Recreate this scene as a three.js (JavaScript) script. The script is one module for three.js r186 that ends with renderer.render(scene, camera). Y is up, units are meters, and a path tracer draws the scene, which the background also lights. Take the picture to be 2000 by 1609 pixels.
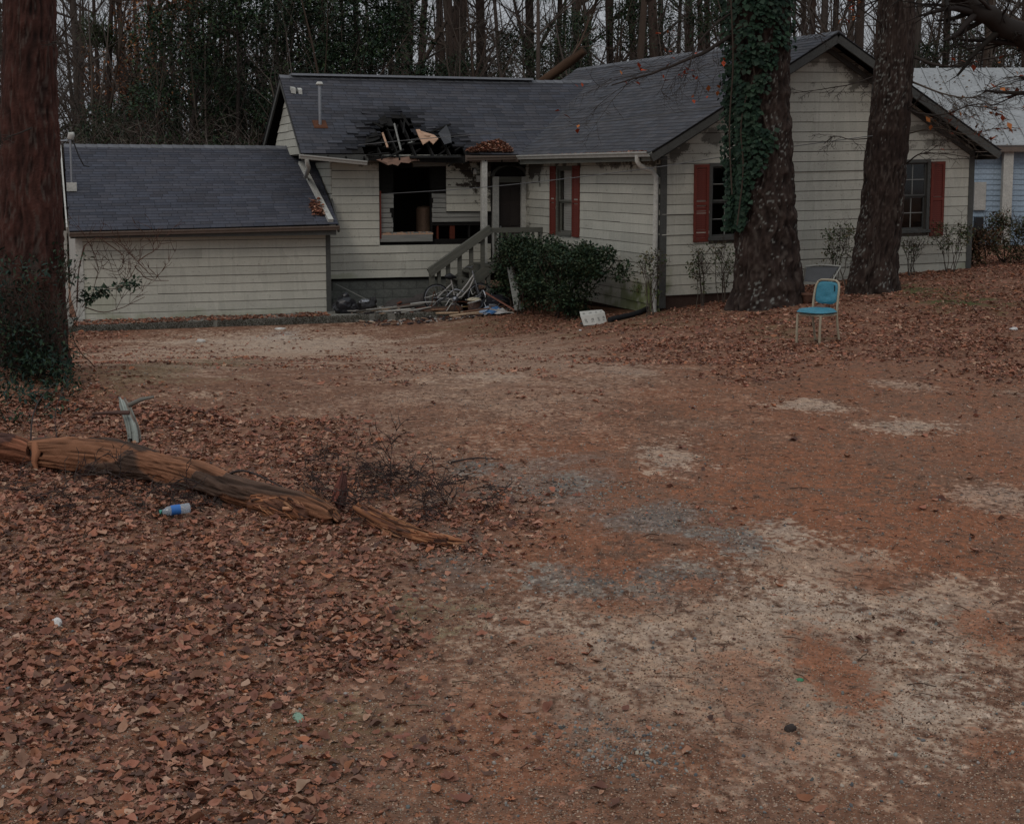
import * as THREE from 'three';

// ---------- camera, sky, sun, exposure ----------
const scene = new THREE.Scene();
const FPX = 2700, CX = 1000, CY = 650, HORIZON = 345, EYE = 2.2;
const PITCH = Math.atan((CY - HORIZON) / FPX);
const camera = new THREE.PerspectiveCamera(2 * Math.atan(959 / FPX) * 180 / Math.PI, 1024 / 823, 0.1, 900);
camera.setViewOffset(2386.4, 1918, 193.2, 309, 2000, 1609);
camera.position.set(0, EYE, 0);
camera.rotation.x = -PITCH;
camera.updateProjectionMatrix();

function overcast() {
  const w = 256, h = 128, data = new Float32Array(w * h * 4);
  for (let j = 0; j < h; j++) for (let i = 0; i < w; i++) {
    const el = ((j + 0.5) / h - 0.5) * Math.PI, s = Math.max(0, Math.sin(el));
    const az = i / w * Math.PI * 2;
    const n = 1 + 0.06 * Math.sin(az * 3 + s * 7) * Math.cos(s * 9 + az * 2) * Math.min(1, s * 3);
    const L = (0.5 + 0.72 * s) * n, k = (j * w + i) * 4;
    data[k] = L * 0.93; data[k + 1] = L * 0.98; data[k + 2] = L * 1.05; data[k + 3] = 1;
  }
  const t = new THREE.DataTexture(data, w, h, THREE.RGBAFormat, THREE.FloatType);
  t.mapping = THREE.EquirectangularReflectionMapping;
  t.magFilter = t.minFilter = THREE.LinearFilter; t.wrapS = THREE.RepeatWrapping; t.needsUpdate = true;
  return t;
}
const skyTexture = overcast();
scene.background = skyTexture;
scene.environment = skyTexture;

const sun = new THREE.DirectionalLight(0xfff3e6, 0.7);
sun.position.set(-18, 40, 16);
sun.target.position.set(0, 0, -24);
sun.castShadow = true;
sun.shadow.radius = 30;
sun.shadow.mapSize.set(2048, 2048);
Object.assign(sun.shadow.camera, { left: -45, right: 45, top: 60, bottom: -60, near: 1, far: 160 });
scene.add(sun, sun.target);

const renderer = new THREE.WebGLRenderer({ antialias: true });
renderer.toneMapping = THREE.LinearToneMapping;
renderer.toneMappingExposure = 0.7;
renderer.shadowMap.enabled = true;
renderer.setSize(1024, 823);

// ---------- helpers ----------
const V3 = (x, y, z) => new THREE.Vector3(x, y, z);
function rngOf(seed) { let a = seed >>> 0; return () => { a = (a + 0x6D2B79F5) | 0; let t = Math.imul(a ^ (a >>> 15), 1 | a); t = (t + Math.imul(t ^ (t >>> 7), 61 | t)) ^ t; return ((t ^ (t >>> 14)) >>> 0) / 4294967296; }; }
const clamp = (x, a = 0, b = 1) => x < a ? a : x > b ? b : x;
const smooth = (a, b, x) => { const t = clamp((x - a) / (b - a)); return t * t * (3 - 2 * t); };
const lerp = (a, b, t) => a + (b - a) * t;
function hsh(x, y, z = 0) { let h = Math.imul(x, 374761393) ^ Math.imul(y, 668265263) ^ Math.imul(z, 1274126177); h = Math.imul(h ^ (h >>> 13), 1274126177); h ^= h >>> 16; return (h >>> 0) / 4294967296; }
function vn(x, y, s = 0) {
  const i = Math.floor(x), j = Math.floor(y); let u = x - i, v = y - j; u = u * u * (3 - 2 * u); v = v * v * (3 - 2 * v);
  const a = hsh(i, j, s), b = hsh(i + 1, j, s), c = hsh(i, j + 1, s), d = hsh(i + 1, j + 1, s);
  return a + (b - a) * u + (c - a) * v + (a - b - c + d) * u * v;
}
function fbm(x, y, o = 4, s = 0) { let f = 0, a = 0.5, n = 0; for (let k = 0; k < o; k++) { f += a * vn(x, y, s + k * 17); n += a; x = x * 2.03 + 5.1; y = y * 2.03 + 9.7; a *= 0.5; } return f / n; }
function vnT(x, y, p, s) { // tiling
  const i = Math.floor(x), j = Math.floor(y); let u = x - i, v = y - j; u = u * u * (3 - 2 * u); v = v * v * (3 - 2 * v);
  const m = k => ((k % p) + p) % p;
  const a = hsh(m(i), m(j), s), b = hsh(m(i + 1), m(j), s), c = hsh(m(i), m(j + 1), s), d = hsh(m(i + 1), m(j + 1), s);
  return a + (b - a) * u + (c - a) * v + (a - b - c + d) * u * v;
}
function tex(w, h, fn, { srgb = false, wrap = THREE.RepeatWrapping } = {}) {
  const d = new Uint8Array(w * h * 4);
  for (let j = 0; j < h; j++) for (let i = 0; i < w; i++) {
    const c = fn(i / w, j / h), k = (j * w + i) * 4;
    for (let q = 0; q < 3; q++) { let v = clamp(c[q]); if (srgb) v = v <= 0.0031308 ? v * 12.92 : 1.055 * Math.pow(v, 1 / 2.4) - 0.055; d[k + q] = Math.round(v * 255); }
    d[k + 3] = 255;
  }
  const t = new THREE.DataTexture(d, w, h); t.magFilter = THREE.LinearFilter; t.minFilter = THREE.LinearMipmapLinearFilter; t.generateMipmaps = true;
  t.wrapS = t.wrapT = wrap; if (srgb) t.colorSpace = THREE.SRGBColorSpace; t.needsUpdate = true; return t;
}
const rep = (t, x, y) => { const c = t.clone(); c.repeat.set(x, y); c.needsUpdate = true; return c; };
// tiling grain maps: x,y over one tile
const grainMap = tex(256, 256, (x, y) => { let f = 0, a = 0.5, n = 0; for (const p of [8, 16, 32, 64, 128]) { f += a * vnT(x * p, y * p, p, p); n += a; a *= 0.72; } const g = f / n; return [g, g, g]; });
const speckMap = tex(256, 256, (x, y) => { const g = 0.72 + 0.42 * (vnT(x * 64, y * 64, 64, 3) * 0.5 + vnT(x * 128, y * 128, 128, 4) * 0.5 - 0.3) + 0.12 * (vnT(x * 8, y * 8, 8, 5) - 0.5); return [g, g, g]; }, { srgb: true });
const woodMap = tex(256, 256, (x, y) => { const g = 0.66 + 0.3 * vnT(x * 4, y * 64, 64, 5) + 0.16 * (vnT(x * 16, y * 128, 128, 6) - 0.5) + 0.1 * (vnT(x * 4, y * 8, 8, 9) - 0.5); return [g, g * 0.99, g * 0.97]; }, { srgb: true });
const lin = (r, g, b) => new THREE.Color().setRGB(r, g, b);
function mat(c, rough = 0.85, o = {}) { const m = new THREE.MeshPhysicalMaterial({ color: c ? lin(...c) : 0xffffff, roughness: rough, specularIntensity: rough > 0.8 ? 0.25 : 0.7, side: THREE.DoubleSide, ...o }); return m; }
const vmat = (rough = 0.9, o = {}) => mat(null, rough, { vertexColors: true, ...o });
const M = {
  vc: vmat(0.92),
  leaf: vmat(0.7, { specularIntensity: 0.3 }),
  bark: vmat(0.95, { bumpMap: rep(grainMap, 3, 3), bumpScale: 0.012 }),
  wood: vmat(0.88, { map: rep(woodMap, 1, 2), bumpMap: rep(woodMap, 1, 2), bumpScale: 0.003 }),
  shingle: vmat(0.93, { map: rep(speckMap, 1.5, 1.5), bumpMap: rep(grainMap, 2, 2), bumpScale: 0.002 }),
  white: mat([0.56, 0.55, 0.5], 0.6, { map: rep(speckMap, 0.5, 0.5) }),
  gutter: mat([0.5, 0.49, 0.45], 0.55, { map: rep(speckMap, 0.6, 0.6) }),
  trim: mat([0.085, 0.085, 0.078], 0.8, { map: rep(speckMap, 0.7, 0.7) }),
  olive: mat([0.13, 0.13, 0.11], 0.8, { map: rep(woodMap, 0.6, 1) }),
  red: mat([0.17, 0.03, 0.018], 0.7, { map: rep(speckMap, 0.8, 0.8) }),
  char: mat([0.016, 0.015, 0.014], 0.95, { map: rep(woodMap, 1, 2), bumpMap: rep(grainMap, 4, 4), bumpScale: 0.01 }),
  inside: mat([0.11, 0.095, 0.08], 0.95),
  pine: mat([0.5, 0.32, 0.22], 0.85, { map: rep(woodMap, 1, 1) }),
  oldwood: mat([0.27, 0.27, 0.25], 0.88, { map: rep(woodMap, 0.7, 1.4) }),
  redwood: mat([0.11, 0.03, 0.018], 0.9, { map: rep(woodMap, 1, 1) }),
  concrete: mat([0.24, 0.23, 0.2], 0.95, { map: rep(speckMap, 0.4, 0.4), bumpMap: rep(grainMap, 2, 2), bumpScale: 0.004 }),
  block: mat([0.15, 0.155, 0.14], 0.95, { map: rep(speckMap, 0.5, 0.5), bumpMap: rep(grainMap, 2, 2), bumpScale: 0.006 }),
  glass: new THREE.MeshPhysicalMaterial({ color: 0xffffff, roughness: 0.06, transmission: 1, thickness: 0, ior: 1.5, side: THREE.DoubleSide }),
  metal: mat([0.3, 0.31, 0.33], 0.45, { metalness: 0.8 }),
  black: mat([0.012, 0.012, 0.014], 0.5),
  rubber: mat([0.02, 0.02, 0.021], 0.85),
  muntin: mat([0.22, 0.22, 0.2], 0.7),
  brown: mat([0.17, 0.13, 0.105], 0.8, { map: rep(speckMap, 1, 1) }),
  masonry: mat([0.08, 0.05, 0.04], 0.95, { map: rep(speckMap, 1, 1) }),
  rust: mat([0.12, 0.05, 0.028], 0.9, { map: rep(speckMap, 2, 2) }),
};
// Acc collects faces and becomes one mesh
class Acc {
  constructor() { this.p = []; this.c = []; this.u = []; this.i = []; this.hasC = false; }
  v(x, y, z, u, v, c) { this.p.push(x, y, z); this.u.push(u, v); if (c) { this.hasC = true; this.c.push(c[0], c[1], c[2]); } else this.c.push(1, 1, 1); return this.p.length / 3 - 1; }
  quad(a, b, c, d, col, uvs) { // four [x,y,z]
    const W = Math.hypot(b[0] - a[0], b[1] - a[1], b[2] - a[2]), Hh = Math.hypot(d[0] - a[0], d[1] - a[1], d[2] - a[2]);
    uvs = uvs || [[0, 0], [W, 0], [W, Hh], [0, Hh]];
    const k = [a, b, c, d].map((q, n) => this.v(q[0], q[1], q[2], uvs[n][0], uvs[n][1], col));
    this.i.push(k[0], k[1], k[2], k[0], k[2], k[3]); return this;
  }
  tri(a, b, c, col) { const k = [a, b, c].map(q => this.v(q[0], q[1], q[2], q[0] + q[2], q[1], col)); this.i.push(...k); }
  // hexahedron: bottom a b c d (counter-clockwise seen from above), top e f g h
  hex(a, b, c, d, e, f, g, h, col) { this.quad(a, b, f, e, col); this.quad(b, c, g, f, col); this.quad(c, d, h, g, col); this.quad(d, a, e, h, col); this.quad(e, f, g, h, col); this.quad(d, c, b, a, col); return this; }
  box(x0, x1, y0, y1, z0, z1, col) { return this.hex([x0, y0, z1], [x1, y0, z1], [x1, y0, z0], [x0, y0, z0], [x0, y1, z1], [x1, y1, z1], [x1, y1, z0], [x0, y1, z0], col); }
  // bar with rectangular section between two points
  bar(a, b, w, h, col, roll = 0) {
    const A = V3(...a), B = V3(...b), d = B.clone().sub(A).normalize(); let s = Math.abs(d.y) > 0.95 ? V3(1, 0, 0) : V3(0, 1, 0).cross(d).normalize(); s.sub(d.clone().multiplyScalar(s.dot(d))).normalize();
    let n = d.clone().cross(s).normalize(); if (roll) { s.applyAxisAngle(d, roll); n.applyAxisAngle(d, roll); }
    const P = (o, x, y) => [o.x + s.x * x + n.x * y, o.y + s.y * x + n.y * y, o.z + s.z * x + n.z * y]; const w2 = w / 2, h2 = h / 2;
    return this.hex(P(A, -w2, -h2), P(A, w2, -h2), P(B, w2, -h2), P(B, -w2, -h2), P(A, -w2, h2), P(A, w2, h2), P(B, w2, h2), P(B, -w2, h2), col);
  }
  tube(pts, radii, sides = 6, col = null, cap = true, disp = null) {
    const n = pts.length; let up = null; const rings = []; let len = 0;
    for (let k = 0; k < n; k++) {
      const a = pts[Math.max(0, k - 1)], b = pts[Math.min(n - 1, k + 1)]; const t = V3(b[0] - a[0], b[1] - a[1], b[2] - a[2]).normalize();
      if (!up) { up = Math.abs(t.y) > 0.9 ? V3(1, 0, 0) : V3(0, 1, 0); }
      up = up.clone().sub(t.clone().multiplyScalar(up.dot(t))).normalize(); const s = t.clone().cross(up);
      if (k) len += Math.hypot(pts[k][0] - pts[k - 1][0], pts[k][1] - pts[k - 1][1], pts[k][2] - pts[k - 1][2]);
      const r0 = Array.isArray(radii) ? radii[k] : radii, ring = [];
      for (let q = 0; q <= sides; q++) {
        const an = (q % sides) / sides * Math.PI * 2; let r = r0, cc = col, ax = 0; if (disp) { const o = disp(an, len, r0, k / (n - 1)); r = o.r; cc = o.c || col; ax = o.ax || 0; }
        const c = Math.cos(an) * r, w = Math.sin(an) * r;
        ring.push(this.v(pts[k][0] + up.x * c + s.x * w + t.x * ax, pts[k][1] + up.y * c + s.y * w + t.y * ax, pts[k][2] + up.z * c + s.z * w + t.z * ax, q / sides * r0 * 6.28, len, typeof cc === 'function' ? cc(k / (n - 1)) : cc));
      }
      rings.push(ring);
    }
    for (let k = 0; k < n - 1; k++) for (let q = 0; q < sides; q++) this.i.push(rings[k][q], rings[k][q + 1], rings[k + 1][q + 1], rings[k][q], rings[k + 1][q + 1], rings[k + 1][q]);
    if (cap) for (const k of [0, n - 1]) { const cc = typeof col === 'function' ? col(k ? 1 : 0) : col; const c = this.v(...pts[k], 0, 0, disp ? (disp(0, 0, 1, k ? 1 : 0).c || cc) : cc); for (let q = 0; q < sides; q++) this.i.push(c, rings[k][k ? q : q + 1], rings[k][k ? q + 1 : q]); }
    return this;
  }
  leaf(x, y, z, dx, dy, dz, nx, ny, nz, L, W, col) { // folded four-sided leaf
    const sx = dy * nz - dz * ny, sy = dz * nx - dx * nz, sz = dx * ny - dy * nx;
    const a = this.v(x, y, z, 0, 0, col), b = this.v(x + dx * L * 0.45 + sx * W + nx * W * 0.35, y + dy * L * 0.45 + sy * W + ny * W * 0.35, z + dz * L * 0.45 + sz * W + nz * W * 0.35, 0, 0, col),
      c = this.v(x + dx * L, y + dy * L, z + dz * L, 0, 0, col), d = this.v(x + dx * L * 0.45 - sx * W + nx * W * 0.35, y + dy * L * 0.45 - sy * W + ny * W * 0.35, z + dz * L * 0.45 - sz * W + nz * W * 0.35, 0, 0, col);
    this.i.push(a, b, c, a, c, d);
  }
  geometry(warp) {
    if (warp) for (let k = 0; k < this.p.length; k += 3) { const q = warp(this.p[k], this.p[k + 1], this.p[k + 2]); this.p[k] = q[0]; this.p[k + 1] = q[1]; this.p[k + 2] = q[2]; }
    const g = new THREE.BufferGeometry();
    g.setAttribute('position', new THREE.Float32BufferAttribute(this.p, 3)); g.setAttribute('uv', new THREE.Float32BufferAttribute(this.u, 2));
    if (this.hasC) g.setAttribute('color', new THREE.Float32BufferAttribute(this.c, 3));
    g.setIndex(this.i); g.computeVertexNormals(); return g;
  }
  build(name, m, parent = scene, warp = null) { return addMesh(name, this.geometry(warp), m, parent); }
}
const taken = {};
function numbered(name) { const n = taken[name] = (taken[name] ?? -1) + 1; return n ? name + '_' + String(n).padStart(3, '0') : name; }
function addMesh(name, g, m, parent = scene) { const o = new THREE.Mesh(g, m); o.name = parent === scene ? numbered(name) : name; o.castShadow = o.receiveShadow = true; parent.add(o); return o; }
function tag(o, label, category, group, kind) { o.userData.label = label; if (category) o.userData.category = category; if (group) o.userData.group = group; if (kind) o.userData.kind = kind; return o; }
function thing(name, label, category, [x, y, z] = [0, 0, 0], turn = 0, group) { const o = new THREE.Group(); o.name = numbered(name); o.position.set(x, y, z); o.rotation.y = turn; scene.add(o); return tag(o, label, category, group); }
function dup(src, label, group) { const c = src.clone(); c.name = numbered(src.name.replace(/_\d{3}$/, '')); scene.add(c); c.userData = { ...src.userData }; if (label) c.userData.label = label; if (group) c.userData.group = group; return c; }
// a pixel of the photograph gives a direction
function ray(px, py) { return V3((px - CX) / FPX, -(py - CY) / FPX, -1).applyAxisAngle(V3(1, 0, 0), -PITCH); }
function atDepth(px, py, d) { const r = ray(px, py); return [r.x * d / -r.z, EYE + r.y * d / -r.z, -d]; }
// ground height
function G(x, d) {
  const t = smooth(13, 29, d);
  let y = -1.12 * t * smooth(8, -3, x) + 0.25 * t * smooth(4, 11, x) + 3.6 * smooth(46, 105, d);
  if (d < 40 && d > -30) y += 0.05 * (vn(x * 0.45, d * 0.45, 31) - 0.5) * smooth(3, 8, d) * smooth(32, 24, d) + 0.018 * (vn(x * 2.2, d * 2.2, 32) - 0.5) * smooth(28, 20, d);
  y += 0.16 * Math.exp(-((x + 5.3) ** 2 / 3 + (d - 15) ** 2 / 4)); // mound round the foot of the tree
  y += 0.12 * Math.exp(-((x - 4.7) ** 2 / 2 + (d - 25.2) ** 2 / 3));
  return y;
}
function onGround(px, py) { const r = ray(px, py); let lo = 1, hi = 150; for (let t = 1; t < 150; t += 0.1) { if (EYE + r.y * t < G(r.x * t, -r.z * t)) { hi = t; lo = t - 0.1; break; } } for (let k = 0; k < 20; k++) { const m = (lo + hi) / 2; if (EYE + r.y * m < G(r.x * m, -r.z * m)) hi = m; else lo = m; } return [r.x * hi, EYE + r.y * hi, r.z * hi]; }
// house frame: u along the front, v away from the camera
const PHI = 19 * Math.PI / 180, HO = [2.95, -1.1, -27.4], CU = Math.cos(PHI), SU = Math.sin(PHI);
const HP = (u, y, v) => [HO[0] + u * CU - v * SU, y, HO[2] - u * SU - v * CU];
function toHouse(p) { const x = p[0] - HO[0], z = p[2] - HO[2]; return [x * CU - z * SU, p[1], -(x * SU + z * CU)]; }
function onV(px, py, v) { const a = toHouse([0, EYE, 0]), r = ray(px, py), b = toHouse([r.x, EYE + r.y, r.z]); const t = (v - a[2]) / (b[2] - a[2]); return [lerp(a[0], b[0], t), lerp(a[1], b[1], t)]; }
const pick = (R, a) => a[Math.floor(R() * a.length)];
const jit = (R, c, k = 0.25) => { const v = 1 - k + 2 * k * R(); return [c[0] * v * (0.95 + 0.1 * R()), c[1] * v, c[2] * v * (0.95 + 0.1 * R())]; };
// ---------- ground ----------
const GX0 = -10, GW = 24, GD0 = 3, GH = 32;
function patch(type, x0, x1, y0, y1, k = 1, n = 0.9, f = 1.3) {
  const xm = (x0 + x1) / 2, c = onGround(xm, (y0 + y1) / 2), a = onGround(xm, y0), b = onGround(xm, y1), l = onGround(x0, (y0 + y1) / 2), r = onGround(x1, (y0 + y1) / 2);
  return { type, x: c[0], d: -(a[2] + b[2]) / 2, rx: (r[0] - l[0]) / 2, rd: Math.max(0.12, (b[2] - a[2]) / 2), k, n, f };
}
const CLAY = [0.24, 0.098, 0.052], SAND = [0.36, 0.25, 0.178], PALE = [0.4, 0.3, 0.225], GRAVEL = [0.155, 0.145, 0.128], OLIVE = [0.115, 0.095, 0.045], GREEN = [0.07, 0.085, 0.03], ASH = [0.4, 0.37, 0.33];
const patches = [
  patch(CLAY, 1150, 2050, 700, 1010, 0.6, 1.2), patch(CLAY, 1350, 2100, 900, 1180, 0.95, 1.0), patch(CLAY, 850, 1350, 830, 1010, 0.7, 1.2), patch(CLAY, 820, 1300, 1000, 1200, 0.8, 1.1),
  patch(SAND, 130, 900, 640, 725, 0.95, 1.0), patch(SAND, 330, 760, 640, 700, 0.8, 0.8), patch(SAND, 700, 1250, 650, 790, 0.4, 1.2), patch(ASH, 500, 600, 648, 668, 0.8, 0.8, 3),
  patch(SAND, 880, 2020, 1110, 1350, 1, 0.45), patch(SAND, 1250, 2080, 1220, 1490, 1, 0.5), patch(SAND, 860, 1500, 1210, 1380, 0.95, 0.5), patch(SAND, 1430, 1780, 1030, 1150, 0.8, 0.8), patch(SAND, 1640, 2010, 1120, 1260, 0.9, 0.7),
  patch(SAND, 950, 2150, 1260, 1540, 0.85, 0.5), patch(SAND, 880, 1420, 1180, 1340, 0.9, 0.5), patch(SAND, 1500, 2100, 1120, 1420, 0.9, 0.5), patch(SAND, 500, 1300, 680, 830, 0.35, 1.2), patch(PALE, 1350, 1960, 1140, 1270, 0.85, 0.7, 2), patch(PALE, 1600, 2030, 1250, 1460, 0.9, 0.7, 2), patch(PALE, 300, 840, 650, 690, 0.8, 0.8, 1.2), patch(PALE, 1000, 1300, 1220, 1290, 0.5, 0.9, 2), patch(PALE, 1260, 1400, 860, 925, 0.8, 0.9, 2), patch(PALE, 1520, 1660, 780, 806, 0.8, 0.9, 2), patch(PALE, 1670, 1860, 815, 846, 0.8, 0.9, 2), patch(PALE, 1480, 1600, 1015, 1065, 0.8, 0.9, 2), patch(PALE, 1840, 2000, 950, 1000, 0.55, 1, 2), patch(PALE, 1690, 1810, 740, 765, 0.6, 0.9, 2), patch(PALE, 1150, 1290, 715, 738, 0.5, 0.9, 2), patch(PALE, 900, 1010, 725, 745, 0.5, 1, 2), patch(PALE, 1950, 2010, 760, 775, 0.5, 1, 2), patch(PALE, 1860, 1930, 1195, 1225, 0.8, 0.6, 3),
  patch(GRAVEL, 880, 1250, 900, 1000, 0.5, 1.6, 3), patch(GRAVEL, 1180, 1470, 985, 1040, 0.75, 1.2, 3), patch(GRAVEL, 1380, 1500, 1020, 1080, 0.7, 1.2, 3), patch(GRAVEL, 990, 1470, 1105, 1170, 0.75, 1.3, 3), patch(GRAVEL, 800, 990, 1030, 1150, 0.4, 1.8, 3), patch(GRAVEL, 1000, 1400, 1400, 1520, 0.3, 1.8, 3), patch(GRAVEL, 860, 980, 895, 925, 0.75, 0.8, 3), patch(GRAVEL, 1050, 1180, 930, 980, 0.7, 1, 3),
  patch(CLAY, 1555, 1690, 1225, 1390, 0.95, 0.8, 2), patch(CLAY, 1380, 1560, 1280, 1420, 0.6, 1.2, 2), patch(CLAY, 1640, 1800, 1100, 1190, 0.8, 1, 2), patch(CLAY, 1860, 2010, 1190, 1290, 0.9, 0.9, 2), patch(CLAY, 1130, 1270, 1080, 1135, 0.9, 0.7, 2), patch(CLAY, 1000, 1150, 1240, 1310, 0.7, 1.1, 2), patch(CLAY, 1290, 1420, 1120, 1160, 0.8, 0.9, 2), patch(CLAY, 1080, 1330, 1160, 1210, 0.75, 1, 2), patch(CLAY, 1850, 2030, 1420, 1500, 0.8, 1, 2), patch(CLAY, 850, 1160, 1330, 1560, 0.7, 1.2, 1.6), patch(CLAY, 1150, 1500, 1420, 1520, 0.4, 1.4, 2),
  patch(OLIVE, 560, 900, 1130, 1260, 0.7, 1.3, 2), patch(OLIVE, 130, 330, 1290, 1360, 0.7, 1.2, 2), patch(OLIVE, 420, 760, 1360, 1480, 0.5, 1.4, 2), patch(OLIVE, 120, 260, 1120, 1180, 0.6, 1.3, 2), patch(OLIVE, 900, 1300, 600, 640, 0.45, 1.3, 2), patch(GREEN, 1760, 1990, 553, 610, 1, 0.9, 2), patch(GREEN, 1440, 1620, 610, 680, 0.35, 1.3, 2), patch(OLIVE, 1080, 1420, 600, 650, 0.4, 1.4, 2), patch(OLIVE, 0, 300, 700, 850, 0.5, 1.2, 2),
];
// how thickly dead leaves lie: 0..1
const EDGE = [[3, -0.02], [6, -0.12], [8, -0.3], [10, -0.7], [11.8, -1.4], [13.4, -3.1], [14.5, -4.7], [17, -6.2], [30, -8.5]];
function edgeX(d) { for (let k = 1; k < EDGE.length; k++) if (d < EDGE[k][0]) return lerp(EDGE[k - 1][1], EDGE[k][1], clamp((d - EDGE[k - 1][0]) / (EDGE[k][0] - EDGE[k - 1][0]))); return -9; }
function cover(x, d) {
  const n = fbm(x * 0.8, d * 0.8, 3, 71) - 0.5, n2 = fbm(x * 2.6, d * 2.6, 2, 72) - 0.5;
  let c = smooth(0.9, -0.9, x - edgeX(d) + n * 2.6) * (0.9 + n2 * 1.2);
  const right = smooth(13.2, 17, d + n * 6) * smooth(0.4, 2.6, x + n * 3 - (d - 14) * 0.05) * (0.72 + n2 * 1.2);
  const strip = smooth(25, 27.5, d + n * 4) * smooth(-1.8, 0.6, x) * 0.75;
  const far = smooth(23, 25, d) * smooth(31, 29, d) * smooth(0, -3, x) * 0.3 * smooth(-0.05, 0.25, n2);
  const mid = (0.1 + 0.3 * smooth(12, 15, d) * smooth(27, 22, d)) * smooth(-0.1, 0.2, n + n2 * 0.7);
  const behind = smooth(40, 46, d);
  return clamp(Math.max(c, right, strip, far, mid, behind));
}
const groundMap = tex(2048, 2048, (tu, tv) => {
  const x = GX0 + tu * GW, d = GD0 + tv * GH;
  const n1 = fbm(x * 0.7, d * 0.7, 4, 1), n2 = fbm(x * 4.2, d * 4.2, 3, 2), n3 = vn(x * 30, d * 24, 3), n4 = vn(x * 62, d * 46, 4), n5 = fbm(x * 13, d * 11, 2, 5);
  let r = lerp(0.17, 0.24, n1), g = lerp(0.088, 0.125, n1), b = lerp(0.055, 0.08, n1); let grav = 0;
  for (const p of patches) {
    const dx = (x - p.x) / p.rx, dd = (d - p.d) / p.rd, q = dx * dx + dd * dd; if (q > 5) continue;
    let m = 1 - Math.sqrt(q) + (fbm(x * p.f, d * p.f, 5, 11 + (p.rx * 100 | 0) % 50) - 0.5) * 2.0 * p.n + (n2 - 0.5) * 0.8 + (n5 - 0.5) * 0.8 + (n3 - 0.5) * 0.9 + (n4 - 0.5) * 0.9;
    m = smooth(-0.05, 0.55, m) * p.k * 0.95; if (m <= 0) continue;
    r = lerp(r, p.type[0], m); g = lerp(g, p.type[1], m); b = lerp(b, p.type[2], m); if (p.type === GRAVEL) grav = Math.max(grav, m);
  }
  const cv = cover(x, d); // crushed leaf bits and humus where leaves lie
  const h = smooth(0.4, 0.9, cv + (n2 - 0.5) * 0.5) * 0.8; r = lerp(r, 0.18, h); g = lerp(g, 0.083, h); b = lerp(b, 0.05, h);
  let k = 0.87 + 0.18 * n2 + 0.3 * (n3 - 0.5) + 0.46 * (n4 - 0.5) + 0.2 * (n5 - 0.5);
  if (grav > 0.1) k += grav * ((n4 > 0.76 ? 0.55 : 0) + (n3 > 0.8 ? 0.3 : 0) - 0.1);
  if (n4 > 0.9 && n2 > 0.4) k += 0.5; // pale grit
  if (n3 < 0.14 && n5 < 0.5) k *= 0.55; // dark crumbs
  const warm = (n5 - 0.5) * 0.12;
  return [r * k * (1 + warm), g * k, b * k * (1 - warm)];
}, { srgb: true, wrap: THREE.MirroredRepeatWrapping });
{
  const axis = (a, b, step, lo, hi) => { const o = []; for (let s = lo, k = a; k > lo; ) { s = Math.max(step * 1.5, (a - k) * 0.35); k -= s; o.unshift(k); } for (let k = a; k < b; k += step) o.push(k); for (let k = b; k < hi; ) { o.push(k); k += Math.max(step * 1.5, (k - b) * 0.35); } o.push(hi); return o; };
  const xs = axis(-12, 15, 0.13, -260, 260), ds = axis(3, 36, 0.13, -60, 420), p = [], uv = [], ix = [], nx = xs.length;
  for (const d of ds) for (const x of xs) { p.push(x, G(x, d), -d); uv.push((x - GX0) / GW, (d - GD0) / GH); }
  for (let j = 0; j < ds.length - 1; j++) for (let i = 0; i < nx - 1; i++) { const a = j * nx + i; ix.push(a, a + 1, a + nx + 1, a, a + nx + 1, a + nx); }
  const g = new THREE.BufferGeometry(); g.setAttribute('position', new THREE.Float32BufferAttribute(p, 3)); g.setAttribute('uv', new THREE.Float32BufferAttribute(uv, 2)); g.setIndex(ix); g.computeVertexNormals();
  const m = new THREE.MeshPhysicalMaterial({ map: groundMap, roughness: 0.96, specularIntensity: 0.2, bumpMap: rep(grainMap, GW * 1.1, GH * 1.1), bumpScale: 0.05 });
  tag(addMesh('ground', g, m), 'bare yard of red clay, sand, gravel and leaf litter', null, null, 'structure');
}
// ---------- the burnt house ----------
const house = thing('burnt_house', 'fire-damaged single-storey house with pale lap siding, dark shingle roof and red shutters', 'house', HO, PHI);
const HW = (x, y, z) => [x, y + 1.1 + 0.019 * Math.max(0, x) * (y > -0.6 ? 1 : 0.3), z];   // local metres above the base; the right wing has settled out of level
const hb = (u0, u1, y0, y1, v0, v1, c) => new Acc().box(u0, u1, y0, y1, -v1, -v0, c);
const hpart = (name, acc, m, parent = house) => acc.build(name, m, parent, HW);
const hgroup = (name, label) => { const g = new THREE.Group(); g.name = name; house.add(g); if (label) g.userData.label = label; return g; };
const bx = (acc, u0, u1, y0, y1, v0, v1, c) => acc.box(u0, u1, y0, y1, -v1, -v0, c);

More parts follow.
